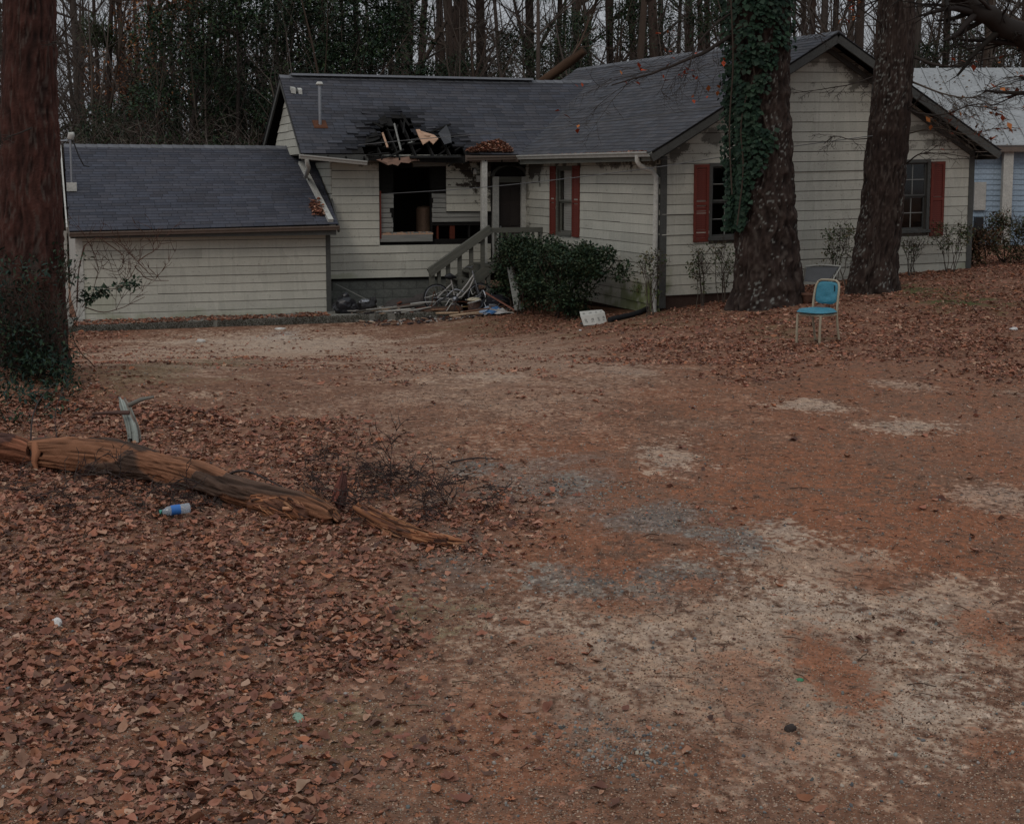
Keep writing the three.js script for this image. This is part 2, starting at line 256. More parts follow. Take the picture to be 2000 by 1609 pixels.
// painted-board maps with soot and algae where the photograph shows them
function sidingMap(A0, A1, Y0, Y1, seed, soot, algae) {
  return tex(1024, 512, (s, t) => {
    const a = lerp(A0, A1, s), y = lerp(Y0, Y1, t);
    let r = 0.53, g = 0.515, b = 0.445; const n = fbm(a * 0.9, y * 1.3, 4, seed), f = vn(a * 22, y * 60, seed + 3), st = fbm(a * 7, y * 0.9, 3, seed + 5), fine = vn(a * 70, y * 70, seed + 6);
    let k = 0.88 + 0.3 * (n - 0.5) + 0.06 * (f - 0.5) + 0.16 * (st - 0.5) + 0.1 * (fine - 0.5); if (st > 0.62) k *= 0.9; const chip = fbm(a * 14, y * 26, 3, seed + 7); if (chip > 0.8) { r = 0.4; g = 0.38; b = 0.33; }
    r *= k; g *= k; b *= k;
    for (const [ca, cyy, ra, ry, str] of soot) { const q = 1 - Math.hypot((a - ca) / ra, (y - cyy) / ry) + (fbm(a * 4.2, y * 6.5, 4, seed + 9) - 0.5) * 2.4 + (fine - 0.5) * 0.5; const m = smooth(0.2, 0.6, q) * str; r = lerp(r, 0.045, m); g = lerp(g, 0.036, m); b = lerp(b, 0.028, m); }
    for (const [ca, cyy, ra, ry, str] of algae) { const q = 1 - Math.hypot((a - ca) / ra, (y - cyy) / ry) + (fbm(a * 4, y * 4, 4, seed + 19) - 0.5) * 1.4; const m = smooth(0.1, 0.8, q) * str; r = lerp(r, 0.13, m); g = lerp(g, 0.16, m); b = lerp(b, 0.05, m); }
    return [r, g, b];
  }, { srgb: true, wrap: THREE.ClampToEdgeWrapping });
}
const boardBump = rep(grainMap, 6, 3);
const smat = t => new THREE.MeshPhysicalMaterial({ map: t, roughness: 0.78, specularIntensity: 0.5, side: THREE.DoubleSide, bumpMap: boardBump, bumpScale: 0.002 });
// lap boards on a wall. axis 'u' (front walls, plane v = q, facing the camera) or 'v' (end walls, plane u = q, facing -u)
function siding(group, m, axis, q, A0, A1, Y0, Y1, rows, { exposure = 0.2, holes = [], clip = null, seed = 1, lift = 0.034 } = {}) {
  const R = rngOf(seed), P = (a, y, o) => axis === 'u' ? [a, y, -(q - o)] : [q - o, y, -a]; const ms = [1, 0.95, 1.03, 0.9].map(k => { const c = m.clone(); c.color.setRGB(k, k, k * 0.99); return c; });
  const uvq = (a, y) => [(a - A0) / (A1 - A0), (y - Y0) / (Y1 - Y0)];
  for (let k = 0; k < rows; k++) {
    const y0 = Y0 + k * exposure, y1 = y0 + exposure - 0.013; if (y0 > Y1) break;
    let spans = [[A0, A1, A0, A1]];
    if (clip) { const c = clip(y0, y1); if (!c) continue; spans = [c]; }
    for (const h of holes) if (y0 + 0.04 < h[3] && y1 - 0.05 > h[2]) { const o = []; for (const s of spans) { const h0 = h[0] + (h[4] ? (R() - 0.5) * h[4] : 0), h1 = h[1] + (h[4] ? (R() - 0.5) * h[4] : 0); if (h1 <= s[0] || h0 >= s[1]) { o.push(s); continue; } if (h0 > s[0] + 0.02) o.push([s[0], h0, s[2], h0]); if (h1 < s[1] - 0.02) o.push([h1, s[1], h1, s[3]]); } spans = o; }
    for (const s of spans) {
      const cuts = [s[0]]; let c = s[0] + 1.2 + R() * 2.6; while (c < s[1] - 0.8) { cuts.push(c); c += 3 + R() * 1.2; } cuts.push(s[1]);
      for (let n = 0; n < cuts.length - 1; n++) {
        const g = 0.0015, a0 = cuts[n] + (n ? g : 0), a1 = cuts[n + 1] - g, b0 = n ? a0 : s[2], b1 = n < cuts.length - 2 ? a1 : s[3]; if (a1 - a0 < 0.03) continue;
        const dy0 = (R() - 0.5) * 0.012, dy1 = (R() - 0.5) * 0.012, lo = lift + (R() - 0.5) * 0.01 + (R() < 0.08 ? 0.014 : 0), acc = new Acc();
        const F0 = P(a0, y0 + dy0, lo), F1 = P(a1, y0 + dy1, lo), F2 = P(b1, y1, 0.025), F3 = P(b0, y1, 0.025), B0 = P(a0, y0 + dy0, 0.002), B1 = P(a1, y0 + dy1, 0.002), B2 = P(b1, y1, 0.002), B3 = P(b0, y1, 0.002);
        const U = [uvq(a0, y0), uvq(a1, y0), uvq(b1, y1), uvq(b0, y1)];
        acc.quad(F0, F1, F2, F3, null, U); acc.quad(B0, B1, F1, F0, null, [U[0], U[1], U[1], U[0]]); acc.quad(B0, F0, F3, B3, null, [U[0], U[0], U[3], U[3]]); acc.quad(F1, B1, B2, F2, null, [U[1], U[1], U[2], U[2]]); acc.quad(F3, F2, B2, B3, null, [U[3], U[2], U[2], U[3]]);
        acc.build('siding_board', pick(R, ms), group, HW);
      }
    }
  }
}
// wall core (boxes round openings)
function core(acc, axis, q, A0, A1, Y0, Y1, holes, th = 0.12) {
  const as = [A0, A1], ys = [Y0, Y1]; for (const h of holes) { as.push(clamp(h[0], A0, A1), clamp(h[1], A0, A1)); ys.push(clamp(h[2], Y0, Y1), clamp(h[3], Y0, Y1)); }
  as.sort((a, b) => a - b); ys.sort((a, b) => a - b);
  for (let i = 0; i < as.length - 1; i++) for (let j = 0; j < ys.length - 1; j++) {
    const a = (as[i] + as[i + 1]) / 2, y = (ys[j] + ys[j + 1]) / 2; if (as[i + 1] - as[i] < 1e-4 || ys[j + 1] - ys[j] < 1e-4 || holes.some(h => a > h[0] && a < h[1] && y > h[2] && y < h[3])) continue;
    if (axis === 'u') bx(acc, as[i], as[i + 1], ys[j], ys[j + 1], q, q + th); else bx(acc, q, q + th, ys[j], ys[j + 1], as[i], as[i + 1]);
  }
  return acc;
}
const WY0 = -0.15, WTOP = 2.66, RIDGE = 5.0, RU = 3.62, WR = 7.3;
// --- wing front (gable) ---
const winL = [1.1, 2.06, 0.98, 2.38], winR = [5.2, 6.16, 0.98, 2.38];
{
  const g = hgroup('wall', 'gable wall of pale horizontal boards'), holes = [winL, winR];
  const t = sidingMap(0, WR, WY0, 5.05, 41, [[1.2, 2.9, 0.5, 0.25, 0.7], [0.5, 2.72, 0.6, 0.2, 0.8], [3.6, 4.55, 0.9, 0.4, 0.6], [4.5, 4.1, 0.5, 0.3, 0.75], [5.2, 3.6, 0.5, 0.22, 0.6], [6.3, 2.95, 0.8, 0.3, 0.6], [2.4, 3.75, 0.5, 0.2, 0.5], [5, 3.3, 0.25, 0.14, 0.6]], [[7.2, 0.2, 0.5, 0.3, 0.4], [0, 0.2, 0.3, 0.5, 0.6]]);
  const slope = (RIDGE - 0.12 - WTOP) / RU, clip = (y0, y1) => { const f = y => y < WTOP ? [0, WR] : [(y - WTOP) / slope, WR - (y - WTOP) / slope * (WR - RU) / RU]; const b = f(y0), c = f(Math.min(y1, 4.95)); if (b[1] - b[0] < 0.15) return null; return [b[0], b[1], Math.min(c[0], RU), Math.max(c[1], RU)]; };
  siding(g, smat(t), 'u', 0, 0, WR, WY0, 5.05, 26, { holes: [[winL[0] - 0.06, winL[1] + 0.06, winL[2] - 0.07, winL[3] + 0.06], [winR[0] - 0.06, winR[1] + 0.06, winR[2] - 0.07, winR[3] + 0.06]], clip, seed: 5 });
  const acc = core(new Acc(), 'u', 0, 0.002, WR, -0.14, WTOP, holes);
  acc.hex([0, WTOP, -0.12], [WR, WTOP, -0.12], [WR, WTOP, 0], [0, WTOP, 0], [RU, RIDGE - 0.14, -0.12], [RU + 0.01, RIDGE - 0.14, -0.12], [RU + 0.01, RIDGE - 0.14, 0], [RU, RIDGE - 0.14, 0]);
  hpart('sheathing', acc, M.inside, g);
}
// --- wing side wall ---
const winS = [4.76, 5.7, 0.9, 2.38];
{
  const g = hgroup('wall', 'side wall of pale boards with soot under the eave'), holes = [winS];
  const t = sidingMap(0, 8, WY0, 2.66, 57, [[0.4, 2.6, 1.4, 0.26, 0.85], [2.6, 2.6, 1.6, 0.22, 0.8], [5.2, 2.6, 1.3, 0.22, 0.9], [7.2, 2.5, 1.2, 0.35, 0.9], [7.9, 1.9, 0.3, 1.2, 0.6], [1.1, 2.42, 0.4, 0.12, 0.4]], [[0.3, 0.15, 1.3, 0.7, 0.95], [1.6, -0.05, 1.4, 0.4, 0.7]]);
  siding(g, smat(t), 'v', 0, 0, 8, WY0 - 0.4, 2.66, 16, { holes: [[winS[0] - 0.05, winS[1] + 0.05, winS[2] - 0.06, winS[3] + 0.05]], seed: 8 });
  hpart('sheathing', core(new Acc(), 'v', 0, 0.125, 7.998, -0.5, 2.66, holes), M.inside, g);
}
// --- main wall, two layers: later boards over narrow old ones, burnt away round the window ---
const MV = 8, holeW = [-3.42, -2.48, 0.83, 2.41], strip = [-2.44, -1.12, 0.67, 1.0];
{
  const g = hgroup('wall', 'burnt front wall with boards stripped away round the empty window');
  const t = sidingMap(-5.2, 0, -0.25, 2.65, 83, [[-1.2, 2.45, 0.9, 0.6, 1], [-0.95, 2.1, 0.45, 1.1, 0.95], [-1.7, 2.6, 0.9, 0.18, 0.8], [-4.1, 2.6, 0.6, 0.14, 0.6], [-3.9, 2.45, 0.3, 0.3, 0.4], [-0.1, 2.3, 0.3, 0.8, 0.8]], [[-5, -0.2, 1, 0.12, 0.35]]);
  siding(g, smat(t), 'u', MV - 0.045, -4.95, 0, -0.25, 2.65, 15, { holes: [[-3.8, -2.1, 0.6, 2.5], [-2.5, -0.9, 0.66, 1.32], [-0.95, 0.3, -0.3, 2.45]], seed: 12, clip: y0 => { const a = y0 < 1.0 ? -5.2 : -4.95; return [a, 0, a, 0]; } });
  // narrow old boards
  const old = hgroup('old_siding', 'narrow grey boards bared by the fire, charred at the top'), R = rngOf(77);
  for (let y = 0.62; y < 2.5; y += 0.118) {
    const spans = y < 0.8 ? [[-3.78, -2.46]] : [[-3.74, holeW[0] - (R() < 0.3 ? 0.1 * R() : 0)], [holeW[1] + (y > 1.9 ? 0 : 0.02 + R() * 0.05), y < 1.02 ? -2.44 : y < 1.3 ? -1.15 : -2.08]];
    for (const s of spans) { if (s[1] - s[0] < 0.05) continue; const burnt = y > 1.78 + (R() - 0.5) * 0.1; const th = burnt ? 0.008 + R() * 0.014 : 0.018; const acc = new Acc(); acc.hex([s[0], y, -(MV - th - 0.012)], [s[1] - R() * 0.03, y + (R() - 0.5) * 0.008, -(MV - th - 0.012)], [s[1], y, -(MV - 0.001)], [s[0], y, -(MV - 0.001)], [s[0], y + 0.112, -(MV - 0.008)], [s[1] - R() * 0.03, y + 0.112, -(MV - 0.008)], [s[1], y + 0.112, -(MV - 0.001)], [s[0], y + 0.112, -(MV - 0.001)]); acc.build('siding_board', burnt ? M.char : M.oldwood, old, HW); }
  }
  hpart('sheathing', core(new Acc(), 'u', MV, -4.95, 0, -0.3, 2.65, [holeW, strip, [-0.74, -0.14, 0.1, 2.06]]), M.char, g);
  // studs in the gap and the bared sill
  for (const u of [-2.32, -1.98, -1.9, -1.5, -1.2]) hpart('stud', hb(u, u + 0.04 + (u === -1.98 ? 0.05 : 0), 0.6, 1.05, MV + 0.02, MV + 0.11), u < -1.85 ? M.redwood : M.char);
  hpart('sill', hb(-3.78, -2.46, 0.62, 0.79, MV - 0.075, MV - 0.02), M.oldwood);
  const sp = new Acc(); for (let k = 0; k < 14; k++) { const u = -3.72 + k * 0.092, h = 0.03 + R() * 0.05; sp.hex([u, 0.79, -(MV - 0.05)], [u + 0.09, 0.79, -(MV - 0.05)], [u + 0.09, 0.79, -(MV + 0.06)], [u, 0.79, -(MV + 0.06)], [u, 0.79 + h, -(MV - 0.01)], [u + 0.09, 0.79 + h * R(), -(MV - 0.01)], [u + 0.09, 0.79 + h, -(MV + 0.05)], [u, 0.79 + h, -(MV + 0.05)]); } hpart('splintered_sill', sp, M.pine);
  hpart('shutter_edge', hb(-3.79, -3.755, 0.7, 1.86, MV - 0.09, MV - 0.03), M.red).userData.label = 'thin red remnant of a shutter';
  hpart('header_board', new Acc().hex([-2.95, 2.44, -(MV - 0.14)], [-2.12, 2.46, -(MV - 0.14)], [-2.12, 2.46, -(MV - 0.06)], [-2.95, 2.44, -(MV - 0.06)], [-2.95, 2.6, -(MV - 0.1)], [-2.12, 2.62, -(MV - 0.09)], [-2.12, 2.62, -(MV - 0.06)], [-2.95, 2.6, -(MV - 0.06)]), M.oldwood);
  const torn = new Acc(); const outline = [[-4.02, 2.63], [-3.78, 2.57], [-3.74, 2.5], [-3.62, 2.53], [-3.5, 2.49], [-3.42, 2.57], [-3.22, 2.55], [-3.16, 2.6], [-2.95, 2.61], [-3.0, 2.66], [-3.12, 2.65], [-3.2, 2.71], [-3.42, 2.67], [-3.7, 2.68]]; for (let k = 1; k < outline.length - 1; k++) { const f = q => [q[0], q[1] - 0.03, -(7.24 + (q[1] - 2.5) * 0.25)]; torn.tri(f(outline[0]), f(outline[k]), f(outline[k + 1])); const b = q => { const r = f(q); r[2] -= 0.018; return r; }; torn.tri(b(outline[0]), b(outline[k + 1]), b(outline[k])); } hpart('torn_soffit_panel', torn, mat([0.3, 0.19, 0.145], 0.9, { map: rep(woodMap, 1, 1) }));
}
// --- main end wall above the garage roof ---
{
  const g = hgroup('wall', 'small end gable above the garage roof'); const t = sidingMap(8, 13.1, 1.4, 4.7, 91, [[10.5, 4.3, 1.5, 0.3, 0.4]], []);
  const top = 4.45, sl = (top - 2.7) / 2.5, clip = (y0, y1) => { const f = y => y < 2.7 ? [8, 13] : [8 + (y - 2.7) / sl, 13 - (y - 2.7) / sl]; const b = f(y0), c = f(Math.min(y1, top - 0.05)); return b[1] - b[0] < 0.1 ? null : [b[0], b[1], c[0], c[1]]; };
  siding(g, smat(t), 'v', -4.95, 7.96, 13.1, 1.2, 2.9, 9, { seed: 14 }); siding(g, smat(t), 'v', -5.5, 8, 13.1, 2.75, 4.7, 9, { clip, seed: 15 });
  const acc = new Acc(); bx(acc, -4.948, -4.83, -0.3, 2.75, 8.121, 12.999); acc.hex([-5.498, 2.72, -8], [-4.83, 2.72, -8], [-4.83, 2.72, -13], [-5.498, 2.72, -13], [-5.498, top, -10.49], [-4.83, top, -10.49], [-4.83, top, -10.51], [-5.498, top, -10.51]); hpart('sheathing', acc, M.inside, g);
}
// --- garage front ---
const GV = 7.1, GU0 = -10.86, GU1 = -5.2;
{
  const g = hgroup('wall', 'long low garage wall of grey-green boards'); const t = sidingMap(GU0, GU1, -1.05, 1.1, 101, [[-6, 1.05, 1, 0.08, 0.3]], [[-8, -1, 3, 0.2, 0.3], [-10.5, -0.6, 0.6, 0.6, 0.25]]);
  siding(g, smat(t), 'u', GV, GU0, GU1, -1.03, 1.1, 11, { seed: 19 });
  hpart('sheathing', core(new Acc(), 'u', GV, GU0, GU1, -1.12, 1.08, []), M.inside, g);
  const e = new Acc(); bx(e, GU0 + 0.001, GU0 + 0.12, -1.1, 1.2, GV + 0.121, 14.5); e.hex([GU0, 1.2, -7.1], [GU0 + 0.12, 1.2, -7.1], [GU0 + 0.12, 1.2, -14.5], [GU0, 1.2, -14.5], [GU0, 2.85, -10.79], [GU0 + 0.12, 2.85, -10.79], [GU0 + 0.12, 2.85, -10.81], [GU0, 2.85, -10.81]); bx(e, GU0, -5.21, -1.1, 1.2, 14.502, 14.62); hpart('end_wall', e, M.white, g);
  hpart('return_wall', hb(GU1 - 0.06, GU1 + 0.005, -1.1, 1.0, GV + 0.13, 8.1), M.olive); hpart('corner_board', hb(GU1 - 0.1, GU1 + 0.012, -1.06, 0.95, GV - 0.045, GV + 0.08), M.trim);
  hpart('corner_board', hb(GU0 - 0.03, GU0 + 0.12, -1.08, 0.92, GV - 0.05, GV + 0.05), M.white).userData.label = 'white peeling corner board';
  hpart('corner_board', hb(GU0 - 0.34, GU0 - 0.2, -1.1, 1.0, GV + 0.3, GV + 0.36), M.white);
  hpart('rake_board', new Acc().bar([GU0 - 0.2, 1.04, -6.72], [GU0 - 0.2, 2.9, -10.8], 0.03, 0.16), M.white);
}
hpart('corner_board', hb(-0.03, 0.1, -0.4, 2.6, -0.045, 0.045), M.trim);
hpart('corner_board', hb(-0.045, -0.005, -0.4, 2.6, 0.05, 0.15), M.trim);
hpart('corner_board', hb(WR - 0.1, WR + 0.03, -0.1, 2.62, -0.045, 0.05), M.trim);
// inside: floors, ceilings, back walls
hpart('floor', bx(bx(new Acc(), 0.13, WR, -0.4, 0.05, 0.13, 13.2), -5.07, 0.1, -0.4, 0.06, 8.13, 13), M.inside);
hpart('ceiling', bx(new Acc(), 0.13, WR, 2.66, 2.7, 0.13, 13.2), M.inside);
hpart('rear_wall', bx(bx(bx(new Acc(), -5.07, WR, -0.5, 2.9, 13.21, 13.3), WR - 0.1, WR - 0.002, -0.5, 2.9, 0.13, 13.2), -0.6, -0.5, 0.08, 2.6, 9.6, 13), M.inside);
{ // foundations
  const f = new Acc(); bx(f, 0.03, WR - 0.02, -1.0, -0.142, 0.02, 0.2); bx(f, 0.02, 0.2, -1.3, -0.5, 0.21, 7.95); hpart('foundation', f, M.masonry).userData.label = 'brown masonry foundation';
  const b = hgroup('foundation', 'grey block skirting below the burnt wall'); for (let r = 0; r < 4; r++) for (let k = 0; k < 9; k++) { const u0 = -5.15 + k * 0.42 + (r % 2) * 0.2; if (u0 > -1.6) continue; hpart('concrete_block', hb(u0, Math.min(u0 + 0.408, -1.2), -1.15 + r * 0.205, -0.955 + r * 0.205, MV + 0.0 + (k * 7 % 3) * 0.002, MV + 0.2), M.block, b); } hpart('mortar', hb(-5.15, -1.25, -1.15, -0.31, MV + 0.012, MV + 0.18), M.trim, b);
}
// water heater glimpsed through the window
{ const a = new Acc(); const [u] = onV(828, 430, 9); a.tube([[u, 0.06, -9], [u, 1.38, -9], [u, 1.45, -9], [u, 1.47, -9]], [0.2, 0.2, 0.16, 0.02], 20); const w = a.build('water_heater', mat([0.32, 0.2, 0.13], 0.6, { metalness: 0.3, map: rep(speckMap, 1, 1) }), scene, null); w.position.set(...HO); w.position.y = 0; w.rotation.y = PHI; tag(w, 'rusty round water heater seen inside the burnt window', 'water heater'); }

// --- windows and shutters ---
function windowU(name, [u0, u1, y0, y1], cols, frameM, label) {
  const g = hgroup(name, label), q = 0; const f = new Acc(), c = 0.07;
  bx(f, u0 - c, u0, y0 - c, y1 + c, q - 0.04, q + 0.09); bx(f, u1, u1 + c, y0 - c, y1 + c, q - 0.04, q + 0.09); bx(f, u0, u1, y1, y1 + c, q - 0.04, q + 0.09); hpart('frame', f, frameM, g);
  hpart('sill', hb(u0 - c - 0.02, u1 + c + 0.02, y0 - c, y0 - 0.002, q - 0.08, q + 0.09), frameM, g);
  const ym = (y0 + y1) / 2; let n = 0;
  for (const [a, b, d] of [[y0, ym, 0.05], [ym, y1, 0.02]]) {
    const s = new Acc(); bx(s, u0, u0 + 0.04, a, b, q + d, q + d + 0.03); bx(s, u1 - 0.04, u1, a, b, q + d, q + d + 0.03); bx(s, u0 + 0.04, u1 - 0.04, a, a + 0.04, q + d, q + d + 0.03); bx(s, u0 + 0.04, u1 - 0.04, b - 0.035, b, q + d, q + d + 0.03); hpart('sash', s, frameM, g);
    const w = (u1 - u0 - 0.08) / cols, m = new Acc(); for (let k = 1; k < cols; k++) bx(m, u0 + 0.04 + k * w - 0.008, u0 + 0.04 + k * w + 0.008, a + 0.04, b - 0.035, q + d + 0.004, q + d + 0.026); const hm = (a + b) / 2; bx(m, u0 + 0.04, u1 - 0.04, hm - 0.008, hm + 0.008, q + d + 0.006, q + d + 0.024); hpart('muntin', m, M.muntin, g);
    for (let k = 0; k < cols; k++) for (const [p, r] of [[a + 0.04, hm - 0.008], [hm + 0.008, b - 0.035]]) { hpart('pane', new Acc().quad([u0 + 0.05 + k * w, p, -(q + d + 0.015)], [u0 + 0.03 + (k + 1) * w, p, -(q + d + 0.015)], [u0 + 0.03 + (k + 1) * w, r, -(q + d + 0.015)], [u0 + 0.05 + k * w, r, -(q + d + 0.015)]), M.glass, g); }
  }
}
windowU('window', winL, 3, M.trim, 'dark small-paned window partly hidden by the ivy tree'); windowU('window', winR, 3, M.trim, 'dark small-paned window beside the leaning trunk');
{
  const [v0, v1, y0, y1] = winS, g = hgroup('window', 'narrow window with a pale blind'), f = new Acc(), c = 0.06;
  bx(f, -0.04, 0.1, y0 - c, y1 + c, v0 - c, v0); bx(f, -0.04, 0.1, y0 - c, y1 + c, v1, v1 + c); bx(f, -0.04, 0.1, y1, y1 + c, v0, v1); bx(f, -0.07, 0.1, y0 - c, y0 - 0.002, v0, v1); hpart('frame', f, M.olive, g);
  const ym = (y0 + y1) / 2 - 0.02; for (const [a, b, d] of [[y0, ym, 0.05], [ym, y1, 0.015]]) { const s = new Acc(); bx(s, d, d + 0.03, a, b, v0, v0 + 0.05); bx(s, d, d + 0.03, a, b, v1 - 0.05, v1); bx(s, d, d + 0.03, a, a + 0.04, v0 + 0.05, v1 - 0.05); bx(s, d, d + 0.03, b - 0.04, b, v0 + 0.05, v1 - 0.05); hpart('sash', s, M.olive, g); hpart('pane', new Acc().quad([d + 0.015, a + 0.04, -v0 - 0.05], [d + 0.015, a + 0.04, -v1 + 0.05], [d + 0.015, b - 0.04, -v1 + 0.05], [d + 0.015, b - 0.04, -v0 - 0.05]), M.glass, g); }
  const bl = new Acc(); for (let k = 0; k < 26; k++) { const y = y0 + 0.04 + k * 0.056; bl.hex([0.13, y, -v0 - 0.06], [0.13, y, -v1 + 0.06], [0.128, y, -v1 + 0.06], [0.128, y, -v0 - 0.06], [0.116, y + 0.054, -v0 - 0.06], [0.116, y + 0.054, -v1 + 0.06], [0.114, y + 0.054, -v1 + 0.06], [0.114, y + 0.054, -v0 - 0.06]); } hpart('blind', bl, mat([0.42, 0.4, 0.36], 0.8), g);
}
function shutter(axis, q, a0, a1, y0, y1) {
  const g = hgroup('shutter'), B = (acc, x0, x1, p0, p1, o0, o1) => axis === 'u' ? bx(acc, x0, x1, p0, p1, q - o1, q - o0) : bx(acc, q - o1, q - o0, p0, p1, x0, x1);
  const f = new Acc(), s = 0.055; B(f, a0, a0 + s, y0, y1, 0.026, 0.06); B(f, a1 - s, a1, y0, y1, 0.026, 0.06); for (const y of [y0, (y0 + y1) / 2 - 0.04, y1 - 0.07]) B(f, a0 + s, a1 - s, y, y + 0.07, 0.027, 0.058); hpart('frame', f, M.red, g);
  const l = new Acc(); for (let y = y0 + 0.075; y < y1 - 0.08; y += 0.042) { if (Math.abs(y + 0.02 - (y0 + y1) / 2) < 0.055) continue; const P = (a, yy, o) => axis === 'u' ? [a, yy, -(q - o)] : [q - o, yy, -a]; l.hex(P(a0 + s, y, 0.052), P(a1 - s, y, 0.052), P(a1 - s, y, 0.046), P(a0 + s, y, 0.046), P(a0 + s, y + 0.045, 0.034), P(a1 - s, y + 0.045, 0.034), P(a1 - s, y + 0.045, 0.028), P(a0 + s, y + 0.045, 0.028)); } hpart('louvres', l, M.red, g).userData.kind = 'stuff';
}
shutter('u', 0, 0.69, 1.02, 0.89, 2.43); shutter('u', 0, 2.14, 2.47, 0.89, 2.43); shutter('u', 0, 4.78, 5.11, 0.88, 2.41); shutter('u', 0, 6.24, 6.58, 0.83, 2.4);
shutter('v', 0, 5.78, 6.14, 0.83, 2.45); shutter('v', 0, 4.26, 4.68, 0.83, 2.45);

// --- door and porch ---
{
  const g = hgroup('door_frame', 'white door frame under a dark arched head'); const f = new Acc(); bx(f, -0.9, -0.74, 0.1, 2.2, MV - 0.09, MV + 0.1); bx(f, -0.14, 0.0, 0.1, 2.2, MV - 0.09, MV + 0.1); hpart('jamb', f, M.white, g); hpart('lintel', hb(-0.74, -0.14, 2.06, 2.2, MV - 0.085, MV + 0.1), M.olive, g).userData.label = 'smoke-stained lintel';
  const ar = new Acc(), n = 14; for (let k = 0; k < n; k++) { const a0 = Math.PI * k / n, a1 = Math.PI * (k + 1) / n, p = (r, a) => [-0.45 + Math.cos(a) * r * 0.5, 2.21 + Math.sin(a) * r * 0.3]; const A = p(1, a0), B = p(1, a1), C = p(0.82, a1), D = p(0.82, a0), z0 = -(MV - 0.1), z1 = -(MV - 0.02); ar.hex([A[0], A[1], z0], [B[0], B[1], z0], [B[0], B[1], z1], [A[0], A[1], z1], [D[0], D[1], z0], [C[0], C[1], z0], [C[0], C[1], z1], [D[0], D[1], z1]); } hpart('arch', ar, M.trim, g);
  hpart('fanlight', (() => { const a = new Acc(); for (let k = 0; k < 12; k++) { const p = q => [-0.45 + Math.cos(q) * 0.42, 2.21 + Math.sin(q) * 0.25, -(MV - 0.03)]; a.tri([-0.45, 2.205, -(MV - 0.03)], p(Math.PI * k / 12), p(Math.PI * (k + 1) / 12)); } return a; })(), M.char, g);
  const d = hgroup('door', 'scorched dark front door'); hpart('leaf', hb(-0.735, -0.145, 0.1, 2.055, MV + 0.02, MV + 0.065), mat([0.028, 0.02, 0.017], 0.7, { map: rep(woodMap, 1, 1) }), d); const pn = new Acc(); for (const [a, b] of [[0.25, 0.85], [0.98, 1.5], [1.6, 1.95]]) for (const [p, q] of [[-0.68, -0.47], [-0.41, -0.2]]) bx(pn, p, q, a, b, MV + 0.005, MV + 0.02); hpart('panels', pn, mat([0.022, 0.016, 0.014], 0.75), d); hpart('handle', new Acc().tube([[-0.68, 0.95, -7.96], [-0.68, 0.95, -8.02]], 0.028, 10), M.metal, d);
  hpart('porch_soot_board', hb(-0.95, -0.02, 2.46, 2.64, MV - 0.1, MV - 0.01), M.char);
}
const PV0 = 6.7, PF = 0.09;
{
  const p = hgroup('porch', 'weathered wooden porch with steps down one side');
  for (let k = 0; k < 9; k++) hpart('plank', hb(-1.5 + 0, -0.03, PF - 0.035, PF, PV0 + k * 0.142, PV0 + k * 0.142 + 0.136), M.olive, p);
  const fr = new Acc(); bx(fr, -1.5, -0.04, PF - 0.2, PF - 0.037, PV0 + 0.01, PV0 + 0.05); bx(fr, -1.49, -1.45, PF - 0.2, PF - 0.037, PV0 + 0.06, 7.93); for (const u of [-1.45, -0.15]) bx(fr, u, u + 0.09, -1.15, PF - 0.205, PV0 + 0.02, PV0 + 0.11); hpart('frame', fr, M.olive, p);
  for (let k = 1; k <= 5; k++) { const y = PF - k * 0.178; hpart('tread', hb(-1.5 - k * 0.26, -1.5 - (k - 1) * 0.26 + 0.02, y - 0.04, y, PV0 + 0.05, 7.85), M.olive, p); }
  for (const v of [PV0 + 0.02, 7.86]) hpart('stringer', new Acc().bar([-1.46, PF - 0.14, -v], [-2.82, -1.05, -v], 0.04, 0.24), M.olive, p);
}
{
  const r = hgroup('stair_railing', 'grey-brown sloping stair railing with square balusters');
  const v = PV0; hpart('top_rail', new Acc().bar([-1.38, 1.0, -v], [-2.92, -0.02, -v], 0.13, 0.1), M.olive, r); hpart('rail_face', new Acc().bar([-1.38, 0.92, -(v - 0.05)], [-2.9, -0.1, -(v - 0.05)], 0.04, 0.15), M.olive, r);
  hpart('newel', hb(-2.88, -2.76, -1.12, 0.0, v - 0.02, v + 0.09), M.olive, r); hpart('newel', hb(-2.68, -2.6, -1.1, 0.1, v + 0.02, v + 0.1), M.olive, r);
  for (let k = 0; k < 4; k++) { const u = -1.55 - k * 0.29; hpart('baluster', hb(u - 0.05, u + 0.05, -0.9 + (3 - k) * 0.18, 0.85 - k * 0.19, v + 0.005, v + 0.05), M.olive, r); }
  hpart('top_rail', hb(-1.38, -0.02, 0.86, 0.98, v - 0.03, v + 0.06), M.olive, r); for (let k = 0; k < 8; k++) hpart('baluster', hb(-1.25 + k * 0.16, -1.2 + k * 0.16, PF, 0.86, v, v + 0.04), M.olive, r);
}
hpart('porch_post', new Acc().box(-1.39, -1.25, PF + 0.005, 2.62, -7.4, -7.28), M.white).userData.label = 'white square porch post';
{ const l = hgroup('porch_lamp', 'small lamp beside the door'); const [u, y] = onV(926, 334, 7.9); hpart('backplate', hb(u - 0.05, u + 0.05, y - 0.08, y + 0.08, 7.9, 7.93), M.black, l); hpart('shade', new Acc().tube([[u, y + 0.06, -7.82], [u, y - 0.02, -7.82], [u, y - 0.08, -7.82]], [0.03, 0.06, 0.05], 8), M.gutter, l); const [u2, y2] = onV(934, 349, 7.9); hpart('meter_box', hb(u2 - 0.05, u2 + 0.05, y2 - 0.08, y2 + 0.08, 7.86, 7.93), M.gutter, l); }
